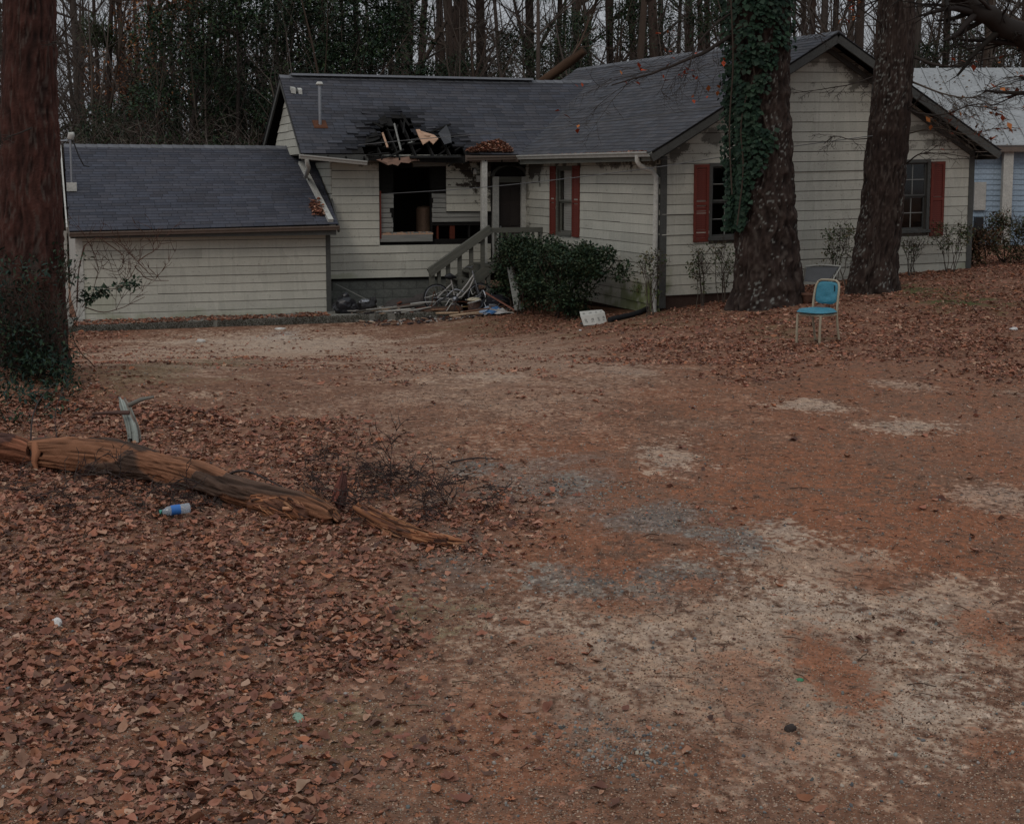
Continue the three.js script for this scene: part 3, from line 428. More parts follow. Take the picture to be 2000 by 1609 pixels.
// --- roofs ---
const MAIN = { y0: 2.75, v0: 7.3, y1: 4.73, v1: 10.5 };
function onMainRoof(px, py) { const a = toHouse([0, EYE, 0]), r = ray(px, py), b = toHouse([r.x, EYE + r.y, r.z]); const k = (MAIN.y1 - MAIN.y0) / (MAIN.v1 - MAIN.v0); const f = p => p[1] - MAIN.y0 - k * (p[2] - MAIN.v0); const t = -f(a) / (f(b) - f(a)); return [lerp(a[0], b[0], t), (lerp(a[2], b[2], t) - MAIN.v0) / (MAIN.v1 - MAIN.v0)]; }
const holePoly = [[690, 306], [712, 288], [728, 280], [724, 268], [742, 262], [738, 248], [745, 233], [758, 230], [768, 226], [790, 229], [795, 240], [806, 250], [812, 262], [838, 266], [858, 262], [872, 256], [878, 268], [884, 284], [905, 296], [912, 306]].map(q => onMainRoof(...q));
function inHole(u, t) { let c = false; for (let i = 0, j = holePoly.length - 1; i < holePoly.length; j = i++) { const [x1, y1] = holePoly[i], [x2, y2] = holePoly[j]; if ((y1 > t) !== (y2 > t) && u < (x2 - x1) * (t - y1) / (y2 - y1) + x1) c = !c; } return c; }
function holeDist(u, t) { let d = 9; for (let i = 0, j = holePoly.length - 1; i < holePoly.length; j = i++) { const ax = holePoly[j][0], ay = holePoly[j][1] * 3.7, bx2 = holePoly[i][0], by = holePoly[i][1] * 3.7, px = u, py = t * 3.7; const l = (bx2 - ax) ** 2 + (by - ay) ** 2, k = clamp(((px - ax) * (bx2 - ax) + (py - ay) * (by - ay)) / l); d = Math.min(d, Math.hypot(ax + (bx2 - ax) * k - px, ay + (by - ay) * k - py)); } return d; }
function roofPlane(group, E0, E1, R0, R1, seed, { holed = false, base = [0.07, 0.071, 0.082], sag = 0.03, deck = true } = {}) {
  const R = rngOf(seed), A = [E0, E1, R0, R1].map(p => V3(p[0], p[1], -p[2]));
  const nrm = A[1].clone().sub(A[0]).cross(A[2].clone().sub(A[0])).normalize(); if (nrm.y < 0) nrm.negate();
  const W = A[1].distanceTo(A[0]), Ls = A[2].distanceTo(A[0]);
  const pt = (s, t, o) => { const a = A[0].clone().lerp(A[1], s), b = A[2].clone().lerp(A[3], s), p = a.lerp(b, t); const w = (vn(s * W * 0.5, t * Ls * 0.5, seed) - 0.5) * sag * Math.sin(Math.PI * clamp(s)) ; return [p.x + nrm.x * (o + w), p.y + nrm.y * (o + w), p.z + nrm.z * (o + w)]; };
  const e = 0.143, n = Math.ceil(Ls / e), acc = new Acc();
  for (let k = 0; k < n; k++) {
    const t0 = k * e / Ls - (k ? 0 : 0.006), t1 = Math.min(1, (k * e + e * 1.28) / Ls), rowShade = 0.9 + 0.2 * R(); let x = -R() * 0.3;
    while (x < W) {
      const w = 0.24 + R() * 0.14, a = Math.max(0, x), b = Math.min(W, x + w - 0.007); x += w; if (b - a < 0.04) continue; const s0 = a / W, s1 = b / W, sm = (s0 + s1) / 2, u = A[0].x + (A[1].x - A[0].x) * sm;
      let lift = 0.014, l2 = 0, dk = 1; if (holed) { const jag = (R() - 0.5) * 0.03; if (inHole(u, (t0 + t1) / 2 + jag)) continue; const hd = holeDist(u, (t0 + t1) / 2); if (hd < 0.9) { const q = 1 - hd / 0.9; if (R() < q * 0.55) { lift += R() * 0.09 * q; l2 = (R() - 0.5) * 0.05 * q; } dk = 1 - 0.72 * smooth(0.1, 0.9, q + (R() - 0.5) * 0.5); } }
      const v = (0.82 + 0.36 * R()) * rowShade * dk * (0.92 + 0.2 * fbm(u * 0.6, k * 0.12, 3, seed + 4)), blue = (R() - 0.5) * 0.08, col = [base[0] * v * (1 - blue), base[1] * v, base[2] * v * (1 + blue)];
      acc.hex(pt(s0, t0, 0.002), pt(s1, t0, 0.002), pt(s1, t1, 0.001), pt(s0, t1, 0.001), pt(s0, t0, lift + l2), pt(s1, t0, lift - l2), pt(s1, t1, 0.006), pt(s0, t1, 0.006), col);
    }
  }
  hpart('shingles', acc, M.shingle, group).userData.kind = 'stuff';
  if (deck) {
    const dk = new Acc(), m = Math.ceil(Ls / 0.19), seg = 0.5;
    for (let k = 0; k < m; k++) for (let x = 0; x < W; x += seg) { const s0 = x / W, s1 = Math.min(1, (x + seg) / W), t0 = k * 0.19 / Ls, t1 = Math.min(1, (k * 0.19 + 0.186) / Ls); if (holed) { const u = A[0].x + (A[1].x - A[0].x) * (s0 + s1) / 2; if (inHole(u + (R() - 0.5) * 0.25, (t0 + t1) / 2)) continue; } dk.hex(pt(s0, t0, -0.03), pt(s1, t0, -0.03), pt(s1, t1, -0.03), pt(s0, t1, -0.03), pt(s0, t0, 0), pt(s1, t0, 0), pt(s1, t1, 0), pt(s0, t1, 0)); }
    hpart('roof_deck', dk, M.char, group);
  }
  return pt;
}
const roofMain = hgroup('roof', 'charcoal shingle roof with a burnt hole over the window');
roofPlane(roofMain, [-5.8, 2.75, 7.3], [3.4, 2.75, 7.3], [-5.73, 4.73, 10.5], [3.4, 4.73, 10.5], 3, { holed: true });
roofPlane(roofMain, [-5.8, 2.75, 13.7], [3.4, 2.75, 13.7], [-5.73, 4.72, 10.5], [3.4, 4.72, 10.5], 4);
const roofWing = hgroup('roof', 'charcoal shingle gable roof of the front wing');
roofPlane(roofWing, [-0.44, 2.68, -0.5], [-0.44, 2.78, 13.6], [RU, RIDGE, -0.5], [RU, 5.29, 13.6], 5, { base: [0.082, 0.082, 0.09], sag: 0.06 });
roofPlane(roofWing, [7.62, 2.62, -0.5], [7.62, 2.72, 13.6], [RU, RIDGE - 0.005, -0.5], [RU, 5.285, 13.6], 6);
const roofGarage = hgroup('roof', 'low dark blue-grey shingle garage roof');
roofPlane(roofGarage, [-11.02, 1.03, 6.68], [-5.08, 1.12, 6.68], [-10.98, 2.97, 10.8], [-4.96, 2.96, 10.8], 7, { base: [0.07, 0.072, 0.087] });
roofPlane(roofGarage, [-11.02, 1.03, 14.9], [-5.21, 1.12, 14.9], [-10.98, 2.96, 10.8], [-5.21, 2.95, 10.8], 8);
{ // ridge caps
  const cap = (name, a, b, w, m, g) => { const acc = new Acc(), n = Math.ceil(Math.hypot(b[0] - a[0], b[2] - a[2]) / 0.26), R = rngOf(9); for (let k = 0; k < n; k++) { const f = t => [lerp(a[0], b[0], t), lerp(a[1], b[1], t), -lerp(a[2], b[2], t)]; const p = f(k / n), q = f((k + 1.15) / n), along = Math.abs(b[0] - a[0]) > Math.abs(b[2] - a[2]); for (const s of [-1, 1]) { const o = r => along ? [r[0], r[1] - w * 0.58, r[2] + s * w] : [r[0] + s * w, r[1] - w * 0.58, r[2]]; const v = 0.85 + R() * 0.3, c = [0.15 * v, 0.153 * v, 0.165 * v], up = (r, d) => [r[0], r[1] + d, r[2]]; acc.hex(o(p), p, q, o(q), up(o(p), 0.022), up(p, 0.022), up(q, 0.008), up(o(q), 0.008), c); } } hpart(name, acc, m, g); };
  cap('ridge_cap', [-5.74, 4.745, 10.5], [3.2, 4.745, 10.5], 0.14, M.shingle, roofMain); cap('ridge_cap', [RU, RIDGE + 0.012, -0.5], [RU, 5.3, 13.6], 0.15, M.shingle, roofWing); cap('ridge_cap', [-10.98, 2.98, 10.8], [-5.3, 2.975, 10.8], 0.14, M.shingle, roofGarage);
  const rv = new Acc(); rv.hex([-5.45, 4.745, -10.32], [1.05, 4.745, -10.32], [1.05, 4.745, -10.68], [-5.45, 4.745, -10.68], [-5.45, 4.8, -10.36], [1.05, 4.8, -10.36], [1.05, 4.8, -10.64], [-5.45, 4.8, -10.64]); hpart('ridge_vent', rv, mat([0.16, 0.165, 0.18], 0.7, { map: rep(speckMap, 1, 1) }), roofMain);
}
// rake boards, fascias, soffits
{
  const d = 0.16; const rake = (a, b, m = M.trim) => hpart('rake_board', new Acc().bar([a[0], a[1] - d / 2 - 0.03, -a[2]], [b[0], b[1] - d / 2 - 0.03, -b[2]], 0.045, d), m);
  rake([-0.44, 2.67, -0.47], [RU, RIDGE - 0.01, -0.47]); rake([7.62, 2.61, -0.475], [RU, RIDGE - 0.01, -0.475]); rake([-5.76, 2.75, 7.3], [-5.7, 4.72, 10.5]); rake([-5.76, 2.75, 13.7], [-5.7, 4.72, 10.51]); rake([-5.06, 1.1, 6.7], [-4.97, 1.72, 7.93]); rake([-0.44, 2.77, 13.55], [RU, 5.27, 13.55]);
  // second board of the gable trim, nearer the wall
  const inner = (a, b) => hpart('rake_trim', new Acc().bar([a[0], a[1] - 0.28, -a[2]], [b[0], b[1] - 0.28, -b[2]], 0.03, 0.1), M.trim); inner([0.0, 2.93, -0.06], [RU, RIDGE, -0.06]); inner([7.3, 2.8, -0.06], [RU, RIDGE, -0.06]);
  hpart('fascia', hb(-0.44, -0.41, 2.5, 2.66, -0.42, 7.2), M.olive); hpart('fascia', hb(7.56, 7.6, 2.42, 2.58, -0.42, 13.3), M.trim);
  hpart('soffit', bx(bx(new Acc(), -0.41, -0.03, 2.53, 2.55, -0.42, 7.4), 7.3, 7.55, 2.5, 2.52, -0.42, 13), M.trim);
  hpart('fascia', hb(-5.78, -4.2, 2.56, 2.72, 7.3, 7.335), M.trim); hpart('fascia', new Acc().hex([-4.2, 2.58, -7.3], [-1.8, 2.52, -7.3], [-1.8, 2.52, -7.34], [-4.2, 2.58, -7.34], [-4.2, 2.68, -7.31], [-1.8, 2.7, -7.31], [-1.8, 2.7, -7.34], [-4.2, 2.68, -7.34]), M.char).userData.label = 'charred fascia over the burnt window'; hpart('fascia', hb(-1.8, -0.44, 2.56, 2.72, 7.3, 7.335), M.brown);
  hpart('soffit', hb(-5.5, -0.02, 2.62, 2.65, 7.35, 8.0), M.char);
  hpart('fascia', hb(-11.0, -5.12, 0.86, 1.02, 6.7, 6.735), M.trim); hpart('soffit', hb(-11, -5.12, 0.98, 1.0, 6.74, 7.06), M.trim);
}
function gutter(axis, a0, a1, q, y0, y1, m, label) { // K-shaped trough, outer face at q
  const acc = new Acc(), n = 12, P = (a, y, o) => axis === 'u' ? [a, y, -(q - o)] : [q - o, y, -a]; const prof = [[0, 0.1], [0, 0], [0.07, 0], [0.085, 0.045], [0.11, 0.07], [0.11, 0.1], [0.1, 0.1]];
  for (let k = 0; k < n; k++) { const t0 = k / n, t1 = (k + 1) / n, A0 = lerp(a0, a1, t0), A1 = lerp(a0, a1, t1), Y0 = lerp(y0, y1, t0), Y1 = lerp(y0, y1, t1); for (let j = 0; j < prof.length - 1; j++) { const [o, h] = prof[j], [o2, h2] = prof[j + 1]; acc.quad(P(A0, Y0 + h, o), P(A1, Y1 + h, o), P(A1, Y1 + h2, o2), P(A0, Y0 + h2, o2)); } }
  const o = hpart('gutter', acc, m); if (label) o.userData.label = label; return o;
}
gutter('v', -0.48, 7.15, -0.442, 2.585, 2.62, M.gutter, 'pale gutter along the wing eave');
gutter('u', -1.78, -0.5, 7.295, 2.585, 2.62, M.brown, 'dull brown porch gutter');
gutter('u', -5.85, -4.25, 7.295, 2.62, 2.47, M.gutter, 'sagging torn gutter');
gutter('u', -11.02, -5.06, 6.695, 0.9, 0.98, M.brown, 'dull brown garage gutter');
{ // downspouts
  hpart('downspout', new Acc().tube([[-0.5, 2.62, -0.06], [-0.5, 2.5, -0.06], [-0.45, 2.42, -0.05], [-0.2, 2.32, -0.03], [-0.11, 2.2, -0.02], [-0.11, 1.2, -0.02], [-0.11, 0.2, -0.03], [-0.11, -0.42, -0.04], [-0.13, -0.5, 0.03]], 0.052, 8), M.white).userData.label = 'white downspout at the wing corner';
  const d = hgroup('downspout', 'white downspout lying on the garage roof'); const gy = v => 1.1 + (v - 6.68) * 0.45; hpart('elbow', new Acc().tube([[-5.68, 2.62, -7.26], [-5.66, 2.5, -7.3], [-5.6, 2.42, -7.45], [-5.42, 2.2, -8.8]], 0.055, 8), M.white, d); hpart('pipe', new Acc().bar([-5.36, gy(9.75) + 0.07, -9.75], [-5.24, gy(6.72) + 0.07, -6.72], 0.12, 0.08), M.white, d);
}
// roof fittings
{
  const g = hgroup('vent_pipe', 'tall thin vent pipe with a white cap and rusty flashing'); const c = onMainRoof(625, 245); const v = MAIN.v0 + c[1] * 3.2, y = MAIN.y0 + c[1] * 1.98; hpart('pipe', new Acc().tube([[c[0], y - 0.05, -v], [c[0], y + 0.98, -v]], 0.04, 10), M.metal, g); hpart('cap', new Acc().tube([[c[0], y + 0.96, -v], [c[0], y + 0.99, -v], [c[0], y + 1.04, -v]], [0.09, 0.09, 0.06], 12), M.white, g);
  const F = (s, t, o) => { const p = c[1] + t / 3.76; return [c[0] + s, MAIN.y0 + p * 1.98 + o, -(MAIN.v0 + p * 3.2)]; }; hpart('flashing', new Acc().hex(F(-0.17, -0.17, 0.02), F(0.17, -0.17, 0.02), F(0.17, 0.2, 0.02), F(-0.17, 0.2, 0.02), F(-0.15, -0.15, 0.04), F(0.15, -0.15, 0.04), F(0.15, 0.18, 0.04), F(-0.15, 0.18, 0.04)), M.rust, g);
  const c2 = onMainRoof(578, 182), y2 = MAIN.y0 + c2[1] * 1.98, v2 = MAIN.v0 + c2[1] * 3.2, b = hgroup('roof_vent', 'small white broken roof vent'); hpart('hood', new Acc().hex([c2[0] - 0.13, y2, -(v2 - 0.06)], [c2[0] - 0.02, y2 - 0.02, -(v2 - 0.08)], [c2[0] - 0.02, y2 + 0.1, -(v2 + 0.12)], [c2[0] - 0.13, y2 + 0.1, -(v2 + 0.12)], [c2[0] - 0.13, y2 + 0.14, -(v2 - 0.06)], [c2[0] - 0.02, y2 + 0.12, -(v2 - 0.06)], [c2[0] - 0.02, y2 + 0.16, -(v2 + 0.12)], [c2[0] - 0.13, y2 + 0.17, -(v2 + 0.12)]), M.white, b); hpart('flap', new Acc().hex([c2[0] + 0.05, y2 - 0.02, -(v2 - 0.08)], [c2[0] + 0.14, y2 - 0.03, -(v2 - 0.08)], [c2[0] + 0.14, y2 + 0.1, -(v2 + 0.12)], [c2[0] + 0.05, y2 + 0.1, -(v2 + 0.12)], [c2[0] + 0.05, y2 + 0.08, -(v2 - 0.06)], [c2[0] + 0.14, y2 + 0.1, -(v2 - 0.06)], [c2[0] + 0.14, y2 + 0.14, -(v2 + 0.12)], [c2[0] + 0.05, y2 + 0.14, -(v2 + 0.12)]), M.white, b); hpart('base', new Acc().hex([c2[0] - 0.02, y2 + 0.005, -(v2 - 0.02)], [c2[0] + 0.05, y2 + 0.005, -(v2 - 0.02)], [c2[0] + 0.05, y2 + 0.1, -(v2 + 0.12)], [c2[0] - 0.02, y2 + 0.1, -(v2 + 0.12)], [c2[0] - 0.02, y2 + 0.04, -(v2 - 0.02)], [c2[0] + 0.05, y2 + 0.04, -(v2 - 0.02)], [c2[0] + 0.05, y2 + 0.12, -(v2 + 0.12)], [c2[0] - 0.02, y2 + 0.12, -(v2 + 0.12)]), M.trim, b);
  // mast at the garage's far corner
  const m = hgroup('service_mast', 'thin service mast with a white box at the garage end'); const u = -10.9, vv = 8.6, gy = 1.95; hpart('mast', new Acc().tube([[u + 0.02, gy - 0.5, -vv], [u + 0.02, gy + 1.12, -vv]], 0.025, 8), M.metal, m); hpart('weather_cap', new Acc().tube([[u + 0.02, gy + 1.1, -vv], [u + 0.05, gy + 1.22, -vv], [u + 0.1, gy + 1.24, -vv + 0.03]], [0.07, 0.08, 0.03], 10), M.gutter, m); hpart('box', hb(u - 0.1, u + 0.12, gy - 0.08, gy + 0.12, vv - 0.22, vv - 0.12), M.white, m); hpart('arm', new Acc().tube([[u + 0.02, gy + 1.08, -vv], [u - 0.2, gy + 1.06, -vv]], 0.02, 6), M.metal, m); hpart('drip_loop', new Acc().tube([[u + 0.05, gy + 1.16, -vv], [u + 0.2, gy + 0.7, -vv + 0.1], [u + 0.3, gy + 0.5, -vv + 0.1], [u + 0.42, gy + 0.48, -vv + 0.1]], 0.016, 6), M.black, m);
}
{ // charred rafters and torn pieces in the hole
  const slope = t => [MAIN.y0 + t * 1.98, MAIN.v0 + t * 3.2];
  for (let u = -5.6; u < -0.5; u += 0.43) { const a = slope(-0.02), b = slope(1), near = u > -4.4 && u < -1.7; const R = rngOf(u * 1000 | 0); const acc = new Acc(), n = 8, t1 = near && R() < 0.4 ? 0.15 + R() * 0.2 : 1; for (let k = 0; k < n; k++) { const p = slope(lerp(-0.01, t1, k / n)), q = slope(lerp(-0.01, t1, (k + 1) / n)); acc.bar([u + (R() - 0.5) * 0.01, p[0] - 0.13 - R() * 0.015, -p[1]], [u, q[0] - 0.13, -q[1]], 0.04 - R() * 0.01, 0.13 - R() * 0.03); } hpart('rafter', acc, M.char); }
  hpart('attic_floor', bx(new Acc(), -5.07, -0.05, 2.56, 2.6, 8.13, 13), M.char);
  const R = rngOf(321); const stick = (x0, y0, x1, y1, w, m, lift = 0.08) => { const a = onMainRoof(x0, y0), b = onMainRoof(x1, y1), A = slope(a[1]), B = slope(b[1]); hpart('broken_lath', new Acc().bar([a[0], A[0] + lift, -A[1]], [b[0], B[0] + lift * (0.5 + R()), -B[1]], w, 0.03, null, R()), m); };
  stick(747, 262, 757, 290, 0.045, M.pine, 0.03); { const Rk = rngOf(654); for (let k = 0; k < 22; k++) { const x = lerp(705, 895, Rk()), y = lerp(268, 308, Rk()), l = 8 + Rk() * 26, a = (Rk() - 0.5) * 2.4; stick(x, y, x + Math.cos(a) * l, y - Math.abs(Math.sin(a)) * l * 0.8, 0.02 + Rk() * 0.04, Rk() < 0.95 ? M.char : M.oldwood, -0.32 + Rk() * 0.34); } } stick(770, 240, 783, 292, 0.035, M.oldwood, -0.02); stick(783, 226, 800, 252, 0.05, M.char, 0.06); stick(790, 235, 788, 262, 0.04, M.char, 0.02); stick(800, 250, 822, 248, 0.05, M.char); stick(728, 250, 748, 262, 0.05, M.char, 0.14); stick(720, 276, 744, 268, 0.06, M.char, 0.1); stick(836, 268, 880, 252, 0.04, M.char, 0.1); stick(715, 300, 760, 296, 0.06, M.char, -0.04); stick(800, 302, 900, 304, 0.08, M.char, -0.06); stick(752, 246, 772, 250, 0.05, M.char, -0.1); stick(776, 236, 770, 262, 0.05, M.char, -0.1);
  const piece = (name, poly, m, lift, label) => { const q = poly.map(([x, y], k) => { const a = onMainRoof(x, y), s = slope(a[1]); return [a[0], s[0] + lift + (k % 2) * 0.05, -s[1]]; }); const acc = new Acc(); for (let k = 1; k < q.length - 1; k++) { acc.tri(q[0], q[k], q[k + 1]); const d = r => [r[0], r[1] - 0.015, r[2]]; acc.tri(d(q[0]), d(q[k + 1]), d(q[k])); } hpart(name, acc, m).userData.label = label; };
  piece('splintered_board', [[812, 262], [820, 266], [826, 275], [838, 279], [848, 273], [856, 284], [846, 291], [838, 288], [826, 292], [818, 282]], M.pine, 0.12, 'pale splintered roof board'); piece('curled_shingle_sheet', [[856, 268], [872, 256], [880, 270], [882, 290], [868, 290], [860, 280]], M.black, 0.1, 'curled dark sheet of shingles'); piece('curled_shingle_sheet', [[716, 270], [735, 264], [742, 274], [728, 284], [712, 284]], M.char, 0.05, 'curled dark shingles'); piece('curled_shingle_sheet', [[738, 240], [752, 234], [756, 246], [744, 254]], M.char, 0.08, 'curled dark shingles');
}
// ---------- trees and plants ----------
function limb(acc, p, dir, len, r, depth, R, o) {
  const n = depth >= 3 ? 7 : depth === 2 ? 5 : 3, pts = [p.slice()], rad = [r]; let d = V3(...dir).normalize(), q = V3(...p); const kids = [];
  for (let k = 1; k <= n; k++) {
    d.add(V3((R() - 0.5) * o.wob, (R() - 0.5) * o.wob + o.rise * (depth < 3 ? 1 : 0.3), (R() - 0.5) * o.wob)).normalize(); q = q.clone().add(d.clone().multiplyScalar(len / n));
    pts.push([q.x, q.y, q.z]); rad.push(r * (1 - (1 - o.taper) * k / n));
    if (depth > 0 && k / n > o.bare[depth]) for (let c = 0; c < o.kids[depth]; c++) { if (R() > 0.85) continue; kids.push([q.clone(), d.clone(), rad[k], k / n]); }
  }
  acc.tube(pts, rad, depth >= 3 ? 8 : depth === 2 ? 5 : 3, o.col(depth, R), false);
  for (const [kp, kd, kr, t] of kids) { const a = R() * 6.283, sp = o.spread[depth] * (0.6 + 0.8 * R()); let e = kd.clone(); const side = V3(Math.cos(a), 0, Math.sin(a)); side.sub(e.clone().multiplyScalar(side.dot(e))).normalize(); e.multiplyScalar(Math.cos(sp)).add(side.multiplyScalar(Math.sin(sp))); limb(o.acc2 && depth === 3 ? o.acc2 : acc, [kp.x, kp.y, kp.z], [e.x, e.y, e.z], len * o.ratio[depth] * (0.6 + 0.7 * R()) * (1.15 - 0.5 * t), Math.max(kr * 0.55, 0.004), depth - 1, R, o); }
  if (o.tips && depth === 0) o.tips.push([q.x, q.y, q.z]);
}
function bush(acc, blobs, L, W, cols, R) {
  for (const b of blobs) for (let k = 0; k < b.n; k++) {
    let x, y, z, l; do { x = R() * 2 - 1; y = R() * 2 - 1; z = R() * 2 - 1; l = Math.hypot(x, y, z); } while (l > 1 || l < 0.05); const s = Math.pow(R(), 0.35) / l * (0.85 + 0.3 * R()); x *= s; y *= s; z *= s;
    const dx = x * 0.6 + (R() - 0.5) * 1.4, dy = y * 0.6 + (R() - 0.5) * 1.2, dz = z * 0.6 + (R() - 0.5) * 1.4, dl = Math.hypot(dx, dy, dz) || 1; let nx = R() - 0.5, ny = 0.6 + R(), nz = R() - 0.5; const dot = (nx * dx + ny * dy + nz * dz) / dl / dl; nx -= dx * dot; ny -= dy * dot; nz -= dz * dot; const nl = Math.hypot(nx, ny, nz) || 1; const k2 = 0.6 + 0.8 * R();
    acc.leaf(b.c[0] + x * b.r[0], b.c[1] + y * b.r[1], b.c[2] + z * b.r[2], dx / dl, dy / dl, dz / dl, nx / nl, ny / nl, nz / nl, L * k2, W * k2, jit(R, pick(R, cols), 0.3));
  }
}
const BARK = { grey: [0.085, 0.068, 0.057], brown: [0.06, 0.043, 0.034], red: [0.068, 0.045, 0.036], pale: [0.19, 0.165, 0.14], dark: [0.045, 0.036, 0.031] };
const GREENS = [[0.03, 0.055, 0.026], [0.022, 0.043, 0.026], [0.042, 0.062, 0.026], [0.033, 0.05, 0.033]];
const treeProtos = {};
function protoTree(kind, seed) {
  const R = rngOf(seed), trunk = new Acc(), crown = new Acc();
  if (kind === 'bare') { const h = 15 + R() * 6, c = pick(R, [BARK.grey, BARK.brown, BARK.grey]); limb(trunk, [0, -0.3, 0], [0.03 * (R() - 0.5), 1, 0.03 * (R() - 0.5)], h, 0.15 + R() * 0.1, 3, R, { wob: 0.09, rise: 0.05, taper: 0.25, bare: [0, 0.2, 0.15, 0.2], kids: [0, 1, 3, 3], spread: [0, 0.8, 0.8, 0.95], ratio: [0, 0.5, 0.45, 0.24], col: (d, R) => jit(R, c, 0.2), acc2: crown }); }
  if (kind === 'pine') { const h = 19 + R() * 4, c = BARK.red; const o = { wob: 0.05, rise: 0.02, taper: 0.35, bare: [0, 0.3, 0.3, 0.5], kids: [0, 2, 2, 3], spread: [0, 0.7, 0.8, 1.2], ratio: [0, 0.5, 0.5, 0.14], col: (d, R) => jit(R, c, 0.2), acc2: crown, tips: [] }; limb(trunk, [0, -0.3, 0], [0.02 * (R() - 0.5), 1, 0], h, 0.17 + R() * 0.08, 3, R, o); bush(crown, o.tips.slice(0, 60).map(t => ({ c: t, r: [0.8, 0.5, 0.8], n: 26 })), 0.4, 0.03, [[0.05, 0.08, 0.035], [0.07, 0.09, 0.04]], R); }
  if (kind === 'sapling') { const n = 1 + Math.floor(R() * 3), c = pick(R, [BARK.pale, BARK.grey, BARK.brown, BARK.red]); for (let k = 0; k < n; k++) limb(k ? crown : trunk, [(R() - 0.5) * 0.8, -0.2, (R() - 0.5) * 0.8], [(R() - 0.5) * 0.5, 1, (R() - 0.5) * 0.5], 5 + R() * 6, 0.03 + R() * 0.045, 3, R, { wob: 0.16, rise: 0.06, taper: 0.2, bare: [0, 0.2, 0.2, 0.15], kids: [0, 1, 2, 2], spread: [0, 0.7, 0.7, 0.75], ratio: [0, 0.5, 0.45, 0.4], col: (d, R) => jit(R, c, 0.2), acc2: crown }); }
  if (kind === 'evergreen') { const h = 6 + R() * 4, w = 1.7 + R() * 1.1; limb(trunk, [0, -0.2, 0], [0, 1, 0], h * 0.9, 0.12, 3, R, { wob: 0.12, rise: 0.04, taper: 0.2, bare: [0, 0.2, 0.2, 0.15], kids: [0, 1, 2, 3], spread: [0, 0.7, 0.8, 1.1], ratio: [0, 0.4, 0.4, 0.3], col: (d, R) => jit(R, BARK.dark, 0.2) }); const bl = []; for (let k = 0; k < 26; k++) { const t = Math.pow(R(), 0.8), a = R() * 6.28, rr = w * Math.sin(Math.PI * (0.12 + 0.8 * t)) * (0.35 + 0.65 * R()); bl.push({ c: [Math.cos(a) * rr, 0.7 + t * h, Math.sin(a) * rr], r: [0.55 + R() * 0.5, 0.35 + R() * 0.35, 0.55 + R() * 0.5], n: 230 }); } bush(crown, bl, 0.14, 0.036, GREENS, R); }
  if (kind === 'rust') { const h = 12 + R() * 3, o = { wob: 0.12, rise: 0.05, taper: 0.25, bare: [0, 0.2, 0.15, 0.25], kids: [0, 2, 3, 3], spread: [0, 0.8, 0.8, 0.95], ratio: [0, 0.5, 0.45, 0.3], col: (d, R) => jit(R, BARK.dark, 0.2), acc2: crown, tips: [] }; limb(trunk, [0, -0.3, 0], [0, 1, 0], h, 0.2, 3, R, o); bush(crown, o.tips.filter(() => R() < 0.22).map(t => ({ c: t, r: [0.5, 0.35, 0.5], n: 16 })), 0.17, 0.05, [[0.26, 0.09, 0.035], [0.2, 0.07, 0.03], [0.3, 0.13, 0.05]], R); }
  return { trunk: trunk.geometry(), crown: crown.geometry(), leafy: kind !== 'bare' && kind !== 'sapling' };
}
const KINDS = {
  bare: [5, 'bare_tree', ['tall bare grey-brown hardwood in the wood', 'bare hardwoods'], 'tree'],
  pine: [3, 'pine_tree', ['tall straight reddish pine in the wood', 'pines'], 'tree'],
  sapling: [6, 'sapling', ['thin leafless sapling at the wood edge', 'saplings'], 'sapling'],
  evergreen: [4, 'evergreen_tree', ['dark green broadleaf evergreen in the wood', 'evergreens'], 'tree'],
  rust: [2, 'oak_tree', ['oak holding rust-brown dead leaves', 'rust-leaved oaks'], 'tree'],
};
for (const k in KINDS) treeProtos[k] = Array.from({ length: KINDS[k][0] }, (_, n) => protoTree(k, 1000 + n * 37 + k.length * 501));
function plant(kind, px, d, s = 1, n = 0, R = Math.random) {
  const [, name, [label, group], cat] = KINDS[kind], p = treeProtos[kind][n % treeProtos[kind].length], x = (px - 1000) / FPX * d;
  const where = px < 300 ? 'behind the garage end' : px < 560 ? 'behind the garage ridge' : px < 820 ? 'behind the vent pipe end of the main roof' : px < 1120 ? 'behind the main roof by the leaning snag' : px < 1480 ? 'behind the front wing ridge' : px < 1760 ? 'behind the gable peak' : 'beyond the pale blue house'; const t = thing(name, label + ' ' + where, cat, [x, G(x, d), -d], R() * 6.28, group + ' ' + where); t.scale.set(s, s * (0.9 + 0.25 * R()), s);
  addMesh('trunk', p.trunk, M.vc, t); addMesh('crown', p.crown, p.leafy ? M.leaf : M.vc, t); return t;
}
